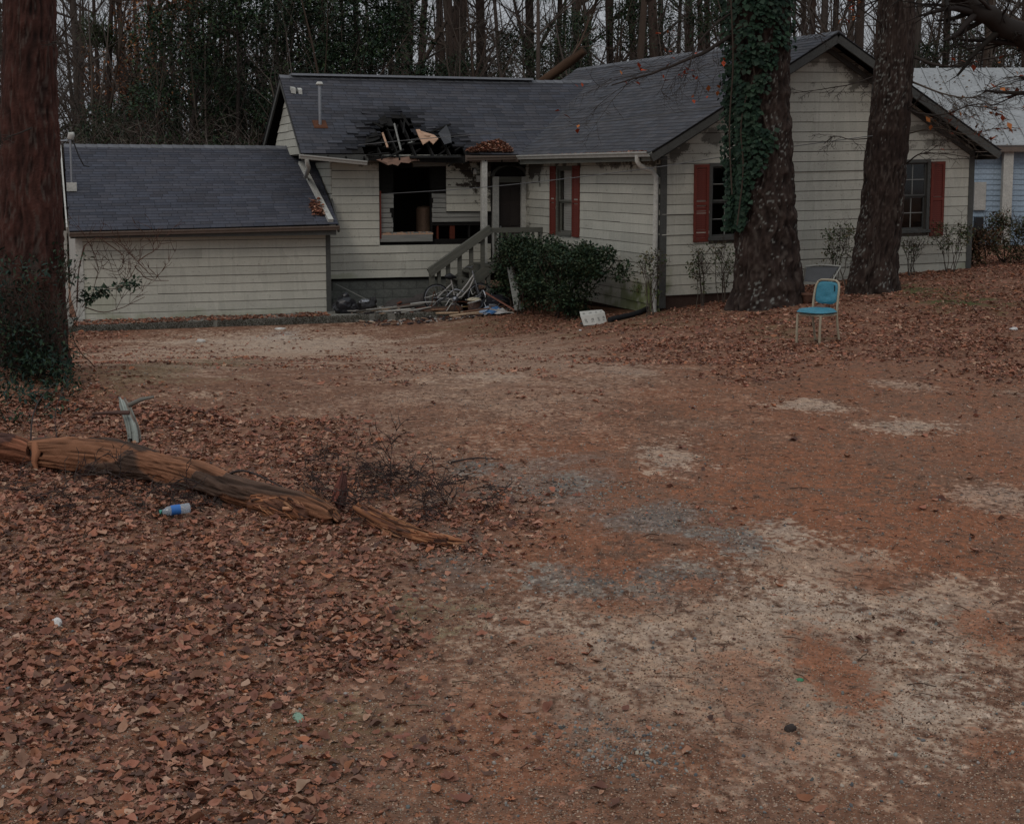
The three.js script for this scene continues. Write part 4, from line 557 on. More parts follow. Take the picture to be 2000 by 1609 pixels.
{
  const R = rngOf(2024);
  const free = (px, d) => !(px > 1700 && d < 58);
  for (let k = 0; k < 70; k++) { const d = 50 + 36 * Math.pow(R(), 0.8), px = -120 + 2260 * ((k + R()) / 70); if (free(px, d)) plant('bare', px, d, 0.75 + 0.5 * R(), k, R); }
  for (let k = 0; k < 26; k++) { const px = R() < 0.5 ? 760 + 640 * R() : -100 + 2200 * R(), d = 56 + 34 * R(); if (free(px, d)) plant('pine', px, d, 0.8 + 0.5 * R(), k, R); }
  for (let k = 0; k < 110; k++) { const d = 46 + 26 * R(), px = -120 + 2260 * ((k + R()) / 110); if (free(px, d)) plant('sapling', px, d, 0.8 + 0.5 * R(), k, R); }
  for (const [px, d, s] of [[440, 52, 0.9], [500, 55, 1.0], [560, 50, 0.85], [610, 56, 1.05], [660, 52, 0.95], [715, 50, 1.1], [760, 57, 1.0], [360, 49, 1.0], [200, 50, 0.6], [250, 53, 0.65], [130, 56, 0.6], [840, 52, 0.6], [900, 55, 0.7], [980, 52, 0.62], [1040, 56, 0.8], [1120, 53, 0.8], [1200, 58, 0.9], [1260, 62, 1.0], [1390, 56, 1.0], [1330, 54, 0.6], [1560, 60, 0.9], [1640, 58, 0.8], [1720, 62, 0.9], [1800, 66, 0.8], [1880, 64, 0.8], [1960, 66, 0.8], [60, 54, 0.7], [-40, 52, 0.8], [680, 62, 1.2], [540, 64, 1.2], [420, 63, 1.1], [470, 50, 1.15], [530, 51, 1.1], [590, 53, 1.2], [640, 49, 1.0], [700, 55, 1.25], [745, 52, 1.2], [400, 54, 1.1], [870, 60, 1.0], [1000, 62, 1.0], [1090, 60, 0.9], [300, 51, 0.9], [180, 56, 0.8]]) plant('evergreen', px, d, s, Math.floor(R() * 9), R);
  for (const [px, d, s] of [[345, 60, 0.8], [318, 66, 0.8]]) plant('rust', px, d, s, Math.floor(R() * 3), R);
  // distant wood that reads as one mass, and low tangled undergrowth
  const far = new Acc(); const Rf = rngOf(5); for (let k = 0; k < 3; k++) limb(far, [(Rf() - 0.5) * 3, 0, (Rf() - 0.5) * 3], [(Rf() - 0.5) * 0.2, 1, (Rf() - 0.5) * 0.2], 10 + Rf() * 5, 0.1 + Rf() * 0.08, 2, Rf, { wob: 0.12, rise: 0.06, taper: 0.2, bare: [0, 0.1, 0.1], kids: [0, 2, 3], spread: [0, 0.7, 0.8], ratio: [0, 0.5, 0.34], col: (d, R) => jit(R, BARK.grey, 0.3) });
  const brush = new Acc(); for (let k = 0; k < 9; k++) limb(brush, [(Rf() - 0.5) * 1.6, 0, (Rf() - 0.5) * 1.6], [(Rf() - 0.5) * 1.1, 1, (Rf() - 0.5) * 1.1], 1.8 + Rf() * 1.6, 0.014, 2, Rf, { wob: 0.25, rise: 0.02, taper: 0.3, bare: [0, 0.1, 0.1], kids: [0, 2, 2], spread: [0, 0.8, 0.8], ratio: [0, 0.5, 0.45], col: (d, R) => jit(R, pick(R, [BARK.brown, BARK.pale, BARK.red]), 0.2) });
  bush(brush, [{ c: [0, 1.0, 0], r: [0.9, 0.9, 0.9], n: 170 }, { c: [0.5, 0.7, 0.3], r: [0.7, 0.6, 0.7], n: 130 }], 0.16, 0.045, [[0.04, 0.05, 0.025], [0.06, 0.045, 0.028], [0.08, 0.052, 0.03], [0.045, 0.058, 0.028], [0.05, 0.045, 0.03]], Rf);
  const scatter = (name, acc, n, m, d0, d1, s0, s1, seed, label, cat) => { const R = rngOf(seed), g = acc.geometry(), im = new THREE.InstancedMesh(g, m, n), q = new THREE.Object3D(); for (let k = 0; k < n; k++) { const d = lerp(d0, d1, R()), px = -350 + 2700 * R(); const x = (px - 1000) / FPX * d; q.position.set(x, G(x, d) - 0.05, -d); q.rotation.set(0, R() * 6.28, 0); const s = lerp(s0, s1, R()); q.scale.set(s, s, s); q.updateMatrix(); if (px > 1650 && d < 55) q.position.z -= 25, q.position.y = G(x, d + 25), q.updateMatrix(); im.setMatrixAt(k, q.matrix); } im.name = name; im.castShadow = im.receiveShadow = true; scene.add(im); tag(im, label, cat, null, 'stuff'); };
  scatter('far_wood', far, 110, M.vc, 88, 150, 0.9, 1.5, 61, 'distant leafless wood reading as one grey-brown mass', 'wood');
  scatter('undergrowth', brush, 800, M.vc, 44, 75, 0.8, 1.6, 62, 'tangled twiggy undergrowth at the foot of the wood', 'undergrowth');
}
// --- big trunks in the yard ---
function yardTrunk(t, rows, d, base, top, opt = {}) {
  const { tilt = [0, 0], lichen = 0, seed = 1, amp = 0.09, flare = 1 } = opt;
  const pts = [], rad = []; const P = rows.map(([y, x0, x1]) => [atDepth((x0 + x1) / 2, y, d), (x1 - x0) / 2 * d / FPX]); P.sort((a, b) => a[0][1] - b[0][1]);
  const ext = P[P.length - 1]; for (const h of top) P.push([[ext[0][0] + tilt[0] * (h - ext[0][1]), h, ext[0][2] + tilt[1] * (h - ext[0][1])], ext[1] * (1 - 0.035 * (h - ext[0][1]))]);
  const y0 = base - 0.25, y1 = P[P.length - 1][0][1], n = Math.ceil((Math.min(y1, 7) - y0) / 0.026) + 24; const ys = []; for (let k = 0; k <= n - 24; k++) ys.push(lerp(y0, Math.min(y1, 7), k / (n - 24))); if (y1 > 7) for (let k = 1; k <= 24; k++) ys.push(lerp(7, y1, k / 24));
  for (const y of ys) { let k = 1; while (k < P.length - 1 && P[k][0][1] < y) k++; const a = P[k - 1], b = P[k], s = clamp((y - a[0][1]) / (b[0][1] - a[0][1]), -0.3, 1); pts.push([lerp(a[0][0], b[0][0], s) - t.position.x, y - t.position.y, lerp(a[0][2], b[0][2], s) - t.position.z]); rad.push(lerp(a[1], b[1], s)); }
  const acc = new Acc(), c0 = opt.c0 || [0.05, 0.034, 0.028], c1 = [0.013, 0.009, 0.008], c2 = [0.085, 0.068, 0.058];
  acc.tube(pts, rad, 190, null, true, (an, len, r) => {
    const x = an / 6.28318 * 54, w = vnT(an / 6.28318 * 14, len * 2.2, 14, seed) * 2; const a = vnT(x + w, len * 3.6, 54, seed + 1), b = vnT(x * 2 + w * 2, len * 16, 108, seed + 2), pl = vnT(an / 6.28318 * 22 + w, len * 6.5, 22, seed + 4), rd = 1 - Math.abs(2 * a - 1), f = clamp(rd * 0.5 + b * 0.34 + (pl - 0.5) * 0.55 + 0.08);
    const root = flare * Math.max(0, 1 - len / 0.95) ** 2 * (0.25 + 0.5 * Math.max(0, Math.sin(an * 4 + seed)));
    let c = [lerp(c1[0], c0[0], f), lerp(c1[1], c0[1], f), lerp(c1[2], c0[2], f)]; const k = smooth(0.62, 0.85, b * 0.6 + a * 0.5); c = c.map((v, q) => lerp(v, c2[q], k * 0.6));
    if (lichen) { const l = vnT(an / 6.28318 * 96, len * 30, 96, seed + 5), l2 = vnT(an / 6.28318 * 9, len * 1.6, 9, seed + 6); if (l > 0.97 - lichen * 0.17 * smooth(0.4, 0.8, l2)) c = [0.16, 0.16, 0.145]; }
    return { r: r * (1 + amp * (f - 0.55) + root), c };
  });
  return acc.build('trunk', M.bark, t);
}
function limbsOn(t, list, name = 'limb') { for (const { pts, r0, r1, twigs = 0, seed = 1, col = BARK.dark, leaves = 0, tl = 1 } of list) { const acc = new Acc(), R = rngOf(seed), P = pts.map(p => [p[0] - t.position.x, p[1] - t.position.y, p[2] - t.position.z]); const C = new THREE.CatmullRomCurve3(P.map(p => V3(...p))), n = 14, q = C.getPoints(n).map(p => [p.x + (R() - 0.5) * r0 * 0.5, p.y + (R() - 0.5) * r0 * 0.5, p.z]); acc.tube(q, q.map((_, k) => lerp(r0, r1, k / n)), r0 > 0.05 ? 9 : 5, col); const o = { wob: 0.35, rise: -0.02, taper: 0.3, bare: [0, 0.2, 0.2], kids: [0, 1, 2], spread: [0, 0.7, 0.8], ratio: [0, 0.55, 0.5], col: (d, R) => jit(R, col, 0.2), tips: [] }; for (let k = 0; k < twigs; k++) { const i = 3 + Math.floor(R() * (n - 3)), a = q[i - 1], b = q[i], dir = [b[0] - a[0], b[1] - a[1], b[2] - a[2]], l = Math.hypot(...dir); limb(acc, b, [dir[0] / l + (R() - 0.5) * 1.4, dir[1] / l + (R() - 0.5) * 1.3 - 0.15, dir[2] / l + (R() - 0.5) * 0.9], tl * (0.5 + R() * 0.7), Math.max(r1 * 0.6, 0.005), 2, R, o); } if (leaves) bush(acc, o.tips.filter(() => R() < leaves).map(p => ({ c: p, r: [0.06, 0.06, 0.06], n: 2 })), 0.12, 0.035, [[0.3, 0.055, 0.025], [0.34, 0.12, 0.04], [0.2, 0.06, 0.03]], R); acc.build(name, M.vc, t); } }
const A = atDepth;
const oak1 = thing('oak_tree', 'massive oak trunk with thick ivy beside the gable wall', 'tree', [4.6, G(4.6, 25), -25]);
const d1 = 25; yardTrunk(oak1, [[0, 1425, 1541], [200, 1440, 1541], [300, 1441, 1546], [400, 1440, 1552], [500, 1437, 1561], [560, 1436, 1567], [600, 1432, 1570], [640, 1430, 1572]], d1, G(4.6, 25), [7, 10, 14], { lichen: 1, seed: 3, amp: 0.17, flare: 0.55 });
limbsOn(oak1, [
  { pts: [A(1440, 60, d1), A(1395, 92, 24.6), A(1330, 122, 24.2), A(1260, 148, 23.8), A(1195, 165, 23.5)], r0: 0.045, r1: 0.01, twigs: 14, seed: 4, leaves: 0.04 },
  { pts: [A(1440, 20, d1), A(1400, 45, 24.4), A(1360, 90, 24), A(1345, 135, 23.8)], r0: 0.025, r1: 0.008, twigs: 8, seed: 5, leaves: 0.06 },
  { pts: [A(1530, -20, d1), A(1580, 20, 24.6), A(1592, 60, 24.3), A(1612, 72, 24.2)], r0: 0.03, r1: 0.008, twigs: 6, seed: 6, tl: 0.5 },
  { pts: [A(1485, -150, d1), A(1420, -320, 24.5), A(1300, -520, 24), A(1100, -640, 23)], r0: 0.24, r1: 0.05, twigs: 20, seed: 7, tl: 2 }, { pts: [A(1485, -250, d1), A(1600, -480, 25.5), A(1750, -700, 26), A(1850, -900, 26)], r0: 0.24, r1: 0.05, twigs: 20, seed: 8, tl: 2 }, { pts: [A(1485, -400, d1), A(1470, -700, 26.5), A(1400, -1000, 28)], r0: 0.2, r1: 0.05, twigs: 20, seed: 9, tl: 2 },
]);
const oak2 = thing('oak_tree', 'leaning mottled trunk with lichen at the right half of the gable', 'tree', [6.65, G(6.65, 25.6), -25.6]);
const d2 = 25.6; yardTrunk(oak2, [[0, 1722, 1786], [100, 1714, 1784], [200, 1704, 1778], [300, 1693, 1771], [400, 1684, 1763], [500, 1668, 1754], [560, 1658, 1754], [600, 1652, 1756]], d2, G(6.65, 25.6), [7, 10, 13], { tilt: [0.1, 0], lichen: 1.1, seed: 13, amp: 0.17, flare: 0.4 });
limbsOn(oak2, [
  { pts: [A(1765, 205, d2), A(1800, 222, 25), A(1850, 222, 24.6), A(1900, 205, 24.4), A(1960, 205, 24)], r0: 0.022, r1: 0.008, twigs: 8, seed: 14, leaves: 0.03, tl: 0.8 },
  { pts: [A(1770, 215, d2), A(1790, 200, 25), A(1810, 178, 24.8)], r0: 0.015, r1: 0.006, twigs: 3, seed: 15, tl: 0.5 },
  { pts: [A(1705, 150, d2), A(1660, 165, 25), A(1600, 175, 24.8), A(1550, 182, 24.6)], r0: 0.014, r1: 0.005, twigs: 5, seed: 16, tl: 0.5 },
  { pts: [A(1700, 270, d2), A(1660, 272, 25), A(1630, 266, 24.9), A(1610, 280, 24.8)], r0: 0.012, r1: 0.004, twigs: 6, seed: 17, tl: 0.4 },
  { pts: [A(1770, 320, d2), A(1800, 300, 25), A(1840, 300, 24.8), A(1890, 306, 24.6)], r0: 0.016, r1: 0.005, twigs: 8, seed: 18, tl: 0.5 },
  { pts: [A(1780, 110, d2), A(1850, 130, 25), A(1930, 115, 24.6), A(2010, 100, 24.2)], r0: 0.03, r1: 0.012, twigs: 9, seed: 19, leaves: 0.05, tl: 0.9 },
  { pts: [A(1782, 160, d2), A(1850, 185, 25), A(1900, 190, 24.6), A(1960, 160, 24.2)], r0: 0.02, r1: 0.006, twigs: 34, seed: 41, leaves: 0.03, tl: 0.7, col: [0.09, 0.07, 0.055] },
  { pts: [A(1778, 260, d2), A(1830, 250, 25), A(1890, 262, 24.6), A(1950, 250, 24.2)], r0: 0.014, r1: 0.005, twigs: 12, seed: 42, leaves: 0.05, tl: 0.6, col: [0.09, 0.07, 0.055] },
  { pts: [A(1760, -100, d2), A(1850, -300, 26), A(2000, -500, 27)], r0: 0.18, r1: 0.05, twigs: 16, seed: 20, tl: 2 }, { pts: [A(1740, 60, d2), A(1700, 30, 25.4), A(1665, 5, 25.2)], r0: 0.02, r1: 0.008, twigs: 6, seed: 21, leaves: 0.15, tl: 0.5 },
]);
const pineL = thing('pine_tree', 'thick reddish-brown trunk rising from an evergreen shrub before the garage', 'tree', [-5.25, G(-5.25, 15.3), -15.3]);
yardTrunk(pineL, [[0, 9, 104], [200, 6, 108], [400, 4, 117], [600, 0, 124], [680, -4, 130], [740, -10, 137]], 15.3, G(-5.25, 15.3), [6, 10, 15], { seed: 23, amp: 0.15, flare: 0.35, c0: [0.085, 0.036, 0.028] });
limbsOn(pineL, [{ pts: [A(95, 82, 15.3), A(120, 84, 15), A(160, 97, 14.7)], r0: 0.014, r1: 0.005, twigs: 3, seed: 24, tl: 0.3 }, { pts: [A(60, 250, 15), A(30, 262, 14.6), A(5, 270, 14.4)], r0: 0.01, r1: 0.004, twigs: 2, seed: 25, tl: 0.3 }, { pts: [A(56, -200, 15.3), A(-80, -420, 14), A(-260, -560, 13)], r0: 0.12, r1: 0.04, twigs: 10, seed: 26, tl: 1.2 }, { pts: [A(56, -350, 15.3), A(220, -560, 15.6), A(400, -700, 16)], r0: 0.12, r1: 0.04, twigs: 10, seed: 27, tl: 1.2 }]);
{ // tree standing outside the frame on the right, whose limb crosses the top corner
  const t = thing('oak_tree', 'oak standing off to the right whose thick limb crosses the upper corner', 'tree', [9.6, G(9.6, 19.5), -19.5]); const acc = new Acc(); acc.tube([[0, -0.2, 0], [0, 2, 0], [-0.1, 4.5, 0], [-0.1, 8, 0.1], [0.2, 13, 0]], [0.5, 0.4, 0.36, 0.3, 0.12], 16, BARK.dark); acc.build('trunk', M.bark, t);
  limbsOn(t, [{ pts: [[9.5, 2.9, -19.5], A(2120, 180, 19.3), A(2000, 70, 19), A(1920, 28, 18.8), A(1850, -10, 18.6), A(1760, -50, 18.4)], r0: 0.2, r1: 0.09, twigs: 22, seed: 31, tl: 1.1, col: [0.03, 0.025, 0.022] }, { pts: [[9.5, 6, -19.5], [11, 8, -19], [13, 9, -18]], r0: 0.15, r1: 0.05, twigs: 8, seed: 32, tl: 1.5 }, { pts: [[9.5, 7, -19.5], [8.6, 9.5, -20], [7.6, 11.5, -21]], r0: 0.15, r1: 0.05, twigs: 12, seed: 33, tl: 1.5 }]);
}
{ // ivy on the big oak
  const iv = thing('ivy', 'dense dark green ivy climbing the massive oak', 'ivy', [4.6, 1.3, -25]), acc = new Acc(), R = rngOf(88), vine = new Acc(); const cols = [[0.014, 0.032, 0.018], [0.02, 0.042, 0.023], [0.01, 0.024, 0.015], [0.03, 0.05, 0.032]];
  const edge = y => y < 90 ? 1548 : y < 135 ? lerp(1548, 1500, (y - 90) / 45) : y < 200 ? lerp(1500, 1482, (y - 135) / 65) : y < 260 ? lerp(1482, 1512, (y - 200) / 60) : y < 320 ? lerp(1512, 1488, (y - 260) / 60) : y < 350 ? lerp(1488, 1462, (y - 320) / 30) : lerp(1462, 1446, (y - 350) / 90);
  for (let k = 0; k < 9000; k++) {
    const y = -520 + 965 * R(); const e = edge(y) + (R() - 0.5) * 26, L = (y > 330 ? 1420 : 1412) + (R() - 0.5) * 14; if (e < L) continue; const x = lerp(L, e, Math.pow(R(), 0.8)); if (fbm(x * 0.03, y * 0.03, 2, 8) < 0.34 && x > 1445) continue;
    const cx = y < 300 ? 1490 : 1494, rr = y < 100 ? 60 : 54, s = clamp((x - cx) / rr, -1.35, 1), dep = Math.sqrt(Math.max(0, 1 - s * s)) * rr / FPX * d1; const back = R() < 0.3 && y < 330; const p = A(x, y, d1 + (back ? 1 : -1) * (dep + 0.02 + R() * (0.1 + 0.1 * vn(x * 0.05, y * 0.05, 3)))); const nx = s * 0.7 + (R() - 0.5) * 0.7, nz = (back ? -1 : 1) * (0.5 + R() * 0.6), ny = 0.2 + R() * 0.6, nl = Math.hypot(nx, ny, nz); let dx = (R() - 0.5) * 1.4, dy = -0.4 - R(), dz = (R() - 0.3) * 0.8; const dt = (dx * nx + dy * ny + dz * nz) / nl / nl; dx -= nx * dt; dy -= ny * dt; dz -= nz * dt; const dl = Math.hypot(dx, dy, dz) || 1, q = 0.6 + R() * 0.8;
    acc.leaf(p[0] - 4.6, p[1] - 1.3, p[2] + 25, dx / dl, dy / dl, dz / dl, nx / nl, ny / nl, nz / nl, 0.085 * q, 0.042 * q, jit(R, pick(R, cols), 0.35));
  }
  acc.build('foliage', M.leaf, iv);
  for (const q of [[[1440, 440], [1452, 330], [1448, 240], [1470, 160], [1520, 100]], [[1430, 380], [1425, 250], [1432, 120], [1428, 0]], [[1500, 260], [1480, 180], [1470, 90], [1480, 0]]]) { const pp = q.map(([x, y]) => { const p = A(x, y, d1 - 0.52); return [p[0] - 4.6, p[1] - 1.3, p[2] + 25]; }); vine.tube(new THREE.CatmullRomCurve3(pp.map(v => V3(...v))).getPoints(20).map(p => [p.x, p.y, p.z]), 0.014, 5, [0.06, 0.045, 0.035]); } vine.build('stem', M.vc, iv);
}
// --- shrubs ---
function shrub(name, label, cat, base, blobs, stems, { L = 0.06, W = 0.02, cols = GREENS, seed = 1, group, stemR = 0.012, stemCol = BARK.brown } = {}) {
  const t = thing(name, label, cat, base, 0, group), R = rngOf(seed), rel = p => [p[0] - base[0], p[1] - base[1], p[2] - base[2]]; const a = new Acc(); bush(a, blobs.map(b => ({ ...b, c: rel(b.c) })), L, W, cols, R); if (blobs.length) a.build('foliage', M.leaf, t);
  const s = new Acc(); for (const q of stems) { const p = q.map(rel), c = new THREE.CatmullRomCurve3(p.map(v => V3(...v))).getPoints(9).map((v, k) => [v.x + (R() - 0.5) * 0.02, v.y, v.z + (R() - 0.5) * 0.02]); s.tube(c, c.map((_, k) => stemR * (1 - 0.06 * k)), 5, jit(R, stemCol, 0.2)); const o = { wob: 0.4, rise: 0.05, taper: 0.4, bare: [0, 0.1], kids: [0, 2], spread: [0, 0.8], ratio: [0, 0.5], col: (d, R) => jit(R, stemCol, 0.2) }; for (let k = 0; k < 4; k++) { const i = 4 + Math.floor(R() * 5); limb(s, c[i], [(R() - 0.5) * 1.2, 0.7, (R() - 0.5) * 1.2], 0.25 + R() * 0.2, stemR * 0.5, 1, R, o); } } if (stems.length) s.build('stems', M.vc, t); return t;
}
const gnd = (x, z) => [x, G(x, -z), z];
{ // hedge by the porch: two clipped evergreen shrubs
  const R = rngOf(45); const mk = (u0, u1, v0, v1, y0, y1, n, per, rr) => { const o = []; for (let k = 0; k < n; k++) { const p = HP(lerp(u0, u1, R()), lerp(y0, y1, Math.pow(R(), 0.75)), lerp(v0, v1, R())); o.push({ c: p, r: [rr * (0.8 + R() * 0.5), rr * (0.6 + R() * 0.4), rr * (0.8 + R() * 0.5)], n: per }); } return o; };
  const b1 = HP(-1.2, 0, 5.2); b1[1] = G(b1[0], -b1[2]); const st = (u, v, n) => Array.from({ length: n }, () => { const a = HP(u + (R() - 0.5) * 0.7, 0, v + (R() - 0.5) * 1.2); a[1] = G(a[0], -a[2]) - 0.05; const b = HP(u + (R() - 0.5) * 1.3, 0.4, v + (R() - 0.5) * 2); return [a, [lerp(a[0], b[0], 0.4), lerp(a[1], 0.4, 0.5), lerp(a[2], b[2], 0.4)], b]; });
  const cols = [[0.024, 0.045, 0.023], [0.018, 0.036, 0.021], [0.036, 0.055, 0.025], [0.055, 0.068, 0.036]];
  shrub('hedge_shrub', 'rounded dark evergreen shrub in front of the porch', 'shrub', b1, [...mk(-1.5, -0.6, 3.6, 5.75, 0.05, 0.72, 46, 190, 0.25), ...mk(-1.6, -1.0, 4.8, 5.8, -0.5, 0.35, 20, 150, 0.24), ...mk(-1.4, -0.7, 4, 5.4, -0.35, 0.2, 8, 90, 0.22)], st(-1.15, 5, 11), { seed: 46, cols, L: 0.065, W: 0.022, stemR: 0.018 });
  const b2 = HP(-1.0, 0, 2.4); b2[1] = G(b2[0], -b2[2]); shrub('hedge_shrub', 'flat-topped dark evergreen shrub beneath the narrow shuttered window', 'shrub', b2, [...mk(-1.45, -0.45, 0.55, 4.0, 0.2, 0.64, 60, 190, 0.22), ...mk(-1.6, -0.9, 1.3, 4.3, -0.75, 0.3, 46, 170, 0.27)], st(-1.0, 2.4, 12), { seed: 47, cols, L: 0.065, W: 0.022, stemR: 0.018 });
}
{ // thin shrubs along the gable
  const R = rngOf(61); const list = [
    [1272, 492, 600, 26, -0.55, 1.0, 'sparse twiggy shrub at the wing corner downspout'], [1366, 478, 572, 16, -0.6, 0.8, 'thin leggy shrub under the first red shutter'], [1412, 480, 574, 22, -0.6, 0.8, 'thin sparse shrub close against the ivy tree'], [1634, 446, 535, 34, -0.7, 1.6, 'leggy shrub with a clipped green top between the two trunks'], [1780, 470, 545, 22, -0.7, 0.35, 'nearly bare stems below the small-paned window'], [1856, 440, 538, 38, -0.6, 1.6, 'olive green shrub at the right corner of the gable']];
  for (const [px, yt, yb, hw, v, dens, label] of list) {
    const [u, y] = onV(px, yb, v), b = HP(u, 0, v); b[1] = G(b[0], -b[2]) - 0.02; const top = onV(px, yt, v)[1], w = hw * 27.5 / FPX; const blobs = [], stems = [];
    for (let k = 0; k < 16 * dens; k++) { const p = HP(u + (R() - 0.5) * 2 * w, lerp(b[1] + 0.35, top, Math.pow(R(), dens > 1.2 ? 0.45 : 0.8)), v + (R() - 0.5) * w * 1.4); blobs.push({ c: p, r: [0.13, 0.1, 0.13], n: 24 }); }
    for (let k = 0; k < 7; k++) { const a = [b[0] + (R() - 0.5) * 0.2, b[1] - 0.03, b[2] + (R() - 0.5) * 0.2], e = HP(u + (R() - 0.5) * 2 * w, top - R() * 0.25, v + (R() - 0.5) * w); stems.push([a, [lerp(a[0], e[0], 0.35) + (R() - 0.5) * 0.1, lerp(a[1], e[1], 0.5), lerp(a[2], e[2], 0.35)], e]); }
    shrub('foundation_shrub', label, 'shrub', b, blobs, stems, { seed: 62 + px, L: 0.055, W: 0.018, cols: [[0.06, 0.08, 0.035], [0.08, 0.085, 0.04], [0.045, 0.065, 0.03], [0.11, 0.09, 0.045]], stemR: 0.009, stemCol: BARK.grey });
  }
  // shrubs at the neighbour's side
  for (const [px, d, top, label, cols] of [[1915, 30.6, 0.95, 'bronze-tinged dark shrub beyond the gable corner', [[0.09, 0.05, 0.03], [0.06, 0.06, 0.03], [0.12, 0.06, 0.03]]], [1965, 31.5, 1.3, 'rounded olive shrub in front of the pale blue house', [[0.05, 0.065, 0.03], [0.07, 0.07, 0.035], [0.1, 0.06, 0.035]]], [2030, 31, 1.2, 'dark shrub at the far right of the yard', [[0.05, 0.065, 0.03], [0.07, 0.06, 0.035]]]]) {
    const x = (px - 1000) / FPX * d, b = [x, G(x, d), -d], blobs = [], stems = []; for (let k = 0; k < 46; k++) blobs.push({ c: [x + (R() - 0.5) * 0.85, lerp(b[1] + 0.1, top, Math.pow(R(), 0.7)), -d + (R() - 0.5) * 0.8], r: [0.17, 0.13, 0.17], n: 46 }); for (let k = 0; k < 9; k++) stems.push([[x + (R() - 0.5) * 0.3, b[1] - 0.03, -d], [x + (R() - 0.5) * 0.6, b[1] + 0.4, -d + (R() - 0.5) * 0.4], [x + (R() - 0.5) * 0.9, top - 0.1, -d + (R() - 0.5) * 0.6]]); shrub('garden_shrub', label, 'shrub', b, blobs, stems, { seed: px, cols, L: 0.06, W: 0.02, stemCol: BARK.brown });
  }
  // evergreen at the foot of the left trunk
  const bL = gnd(-4.95, -14.3), blobs = [], stems = []; for (let k = 0; k < 110; k++) { const q = R(), px = lerp(-60, 125, R()), py = lerp(490, 870, Math.pow(q, 0.8)); if (py < 620 && R() < 0.55) continue; const wide = py > 640 ? 1.05 : 0.85; blobs.push({ c: A(20 + (px - 20) * wide, py, 14.3 + (R() - 0.5) * 0.7 - smooth(680, 860, py) * 2.0), r: [0.2, 0.15, 0.2], n: 62 }); } for (let k = 0; k < 26; k++) stems.push([[bL[0] + (R() - 0.5) * 0.8, bL[1] - 0.05, bL[2] + (R() - 0.5) * 0.5], A(lerp(0, 110, R()), 700, 14.2), A(lerp(-30, 150, R()), lerp(500, 640, R()), 14.1 + R() * 0.5)]);
  shrub('evergreen_shrub', 'dark green leafy shrub hiding the foot of the thick left trunk', 'shrub', bL, blobs, stems, { seed: 70, L: 0.06, W: 0.013, cols: [[0.022, 0.042, 0.026], [0.016, 0.033, 0.024], [0.034, 0.054, 0.026], [0.024, 0.042, 0.034]], stemR: 0.008 });
  // arching bramble and leafy side branch before the garage
  const br = gnd(-4.75, -15.6), arcs = [[[150, 600], [150, 540], [165, 480], [200, 462], [250, 490], [280, 525], [300, 545]], [[160, 600], [190, 570], [235, 560], [260, 530], [268, 515]], [[150, 590], [155, 520], [170, 475], [190, 520], [182, 570]], [[165, 600], [200, 610], [240, 600], [280, 580]], [[200, 470], [240, 500], [230, 530], [190, 520]], [[262, 520], [290, 545], [330, 548]], [[268, 510], [300, 490], [315, 478]]]; const stm = arcs.map(a => a.map(([x, y], k) => A(x, y, 16 + 0.1 * k)));
  const leafB = []; for (let k = 0; k < 22; k++) { const t = R(); leafB.push({ c: A(lerp(130, 265, t) + (R() - 0.5) * 10, lerp(592, 552, t) + (R() - 0.5) * 12, 15.6), r: [0.06, 0.035, 0.06], n: 14 }); } for (let k = 0; k < 14; k++) leafB.push({ c: A(lerp(90, 160, R()), lerp(480, 560, R()), 15.2), r: [0.1, 0.06, 0.1], n: 16 });
  shrub('bramble', 'arching brown bramble with a leafy branch in front of the garage wall', 'bramble', br, leafB, [[br, A(140, 660, 15.8), A(150, 600, 16)], ...stm], { seed: 71, L: 0.055, W: 0.016, cols: [[0.035, 0.06, 0.035], [0.05, 0.075, 0.045], [0.03, 0.05, 0.035]], stemR: 0.007, stemCol: [0.1, 0.055, 0.04] });
}
// ---------- terrace, neighbour, cables ----------
{
  const t = thing('concrete_terrace', 'low mossy concrete slab along the garage and burnt wall', 'terrace', HO, PHI); const acc = new Acc(); const n = 40; const top = u => -0.99 + (u + 11.2) * 0.006;
  for (let k = 0; k < n; k++) { const u0 = lerp(-11.3, -2.25, k / n), u1 = lerp(-11.3, -2.25, (k + 1) / n), e0 = 6.05 + (vn(k * 0.7, 1, 5) - 0.5) * 0.1, e1 = 6.05 + (vn((k + 1) * 0.7, 1, 5) - 0.5) * 0.1; acc.hex([u0, -1.4, -e0], [u1, -1.4, -e1], [u1, -1.4, -8], [u0, -1.4, -8], [u0, top(u0), -e0 - 0.02], [u1, top(u1), -e1 - 0.02], [u1, top(u1), -8], [u0, top(u0), -8]); }
  acc.build('slab', M.concrete, t, HW);
  const moss = new Acc(), R = rngOf(7); for (let k = 0; k < 16000; k++) { const u = lerp(-11.2, -2.3, R()), e = 6.05 + (vn((u + 11.3) / 9.05 * 40 * 0.7, 1, 5) - 0.5) * 0.1; if (fbm(u * 1.5, 0, 3, 4) < 0.25) continue; const y = lerp(-1.2, top(u), R()); moss.leaf(u, y, -e + 0.004, (R() - 0.5), R() * 0.6, 0.4, 0, 0.3, 1, 0.03, 0.013, jit(R, pick(R, [[0.04, 0.04, 0.016], [0.03, 0.032, 0.014], [0.05, 0.035, 0.02], [0.03, 0.02, 0.014]]), 0.3)); } moss.build('moss', M.vc, t, HW).userData.kind = 'stuff';
}
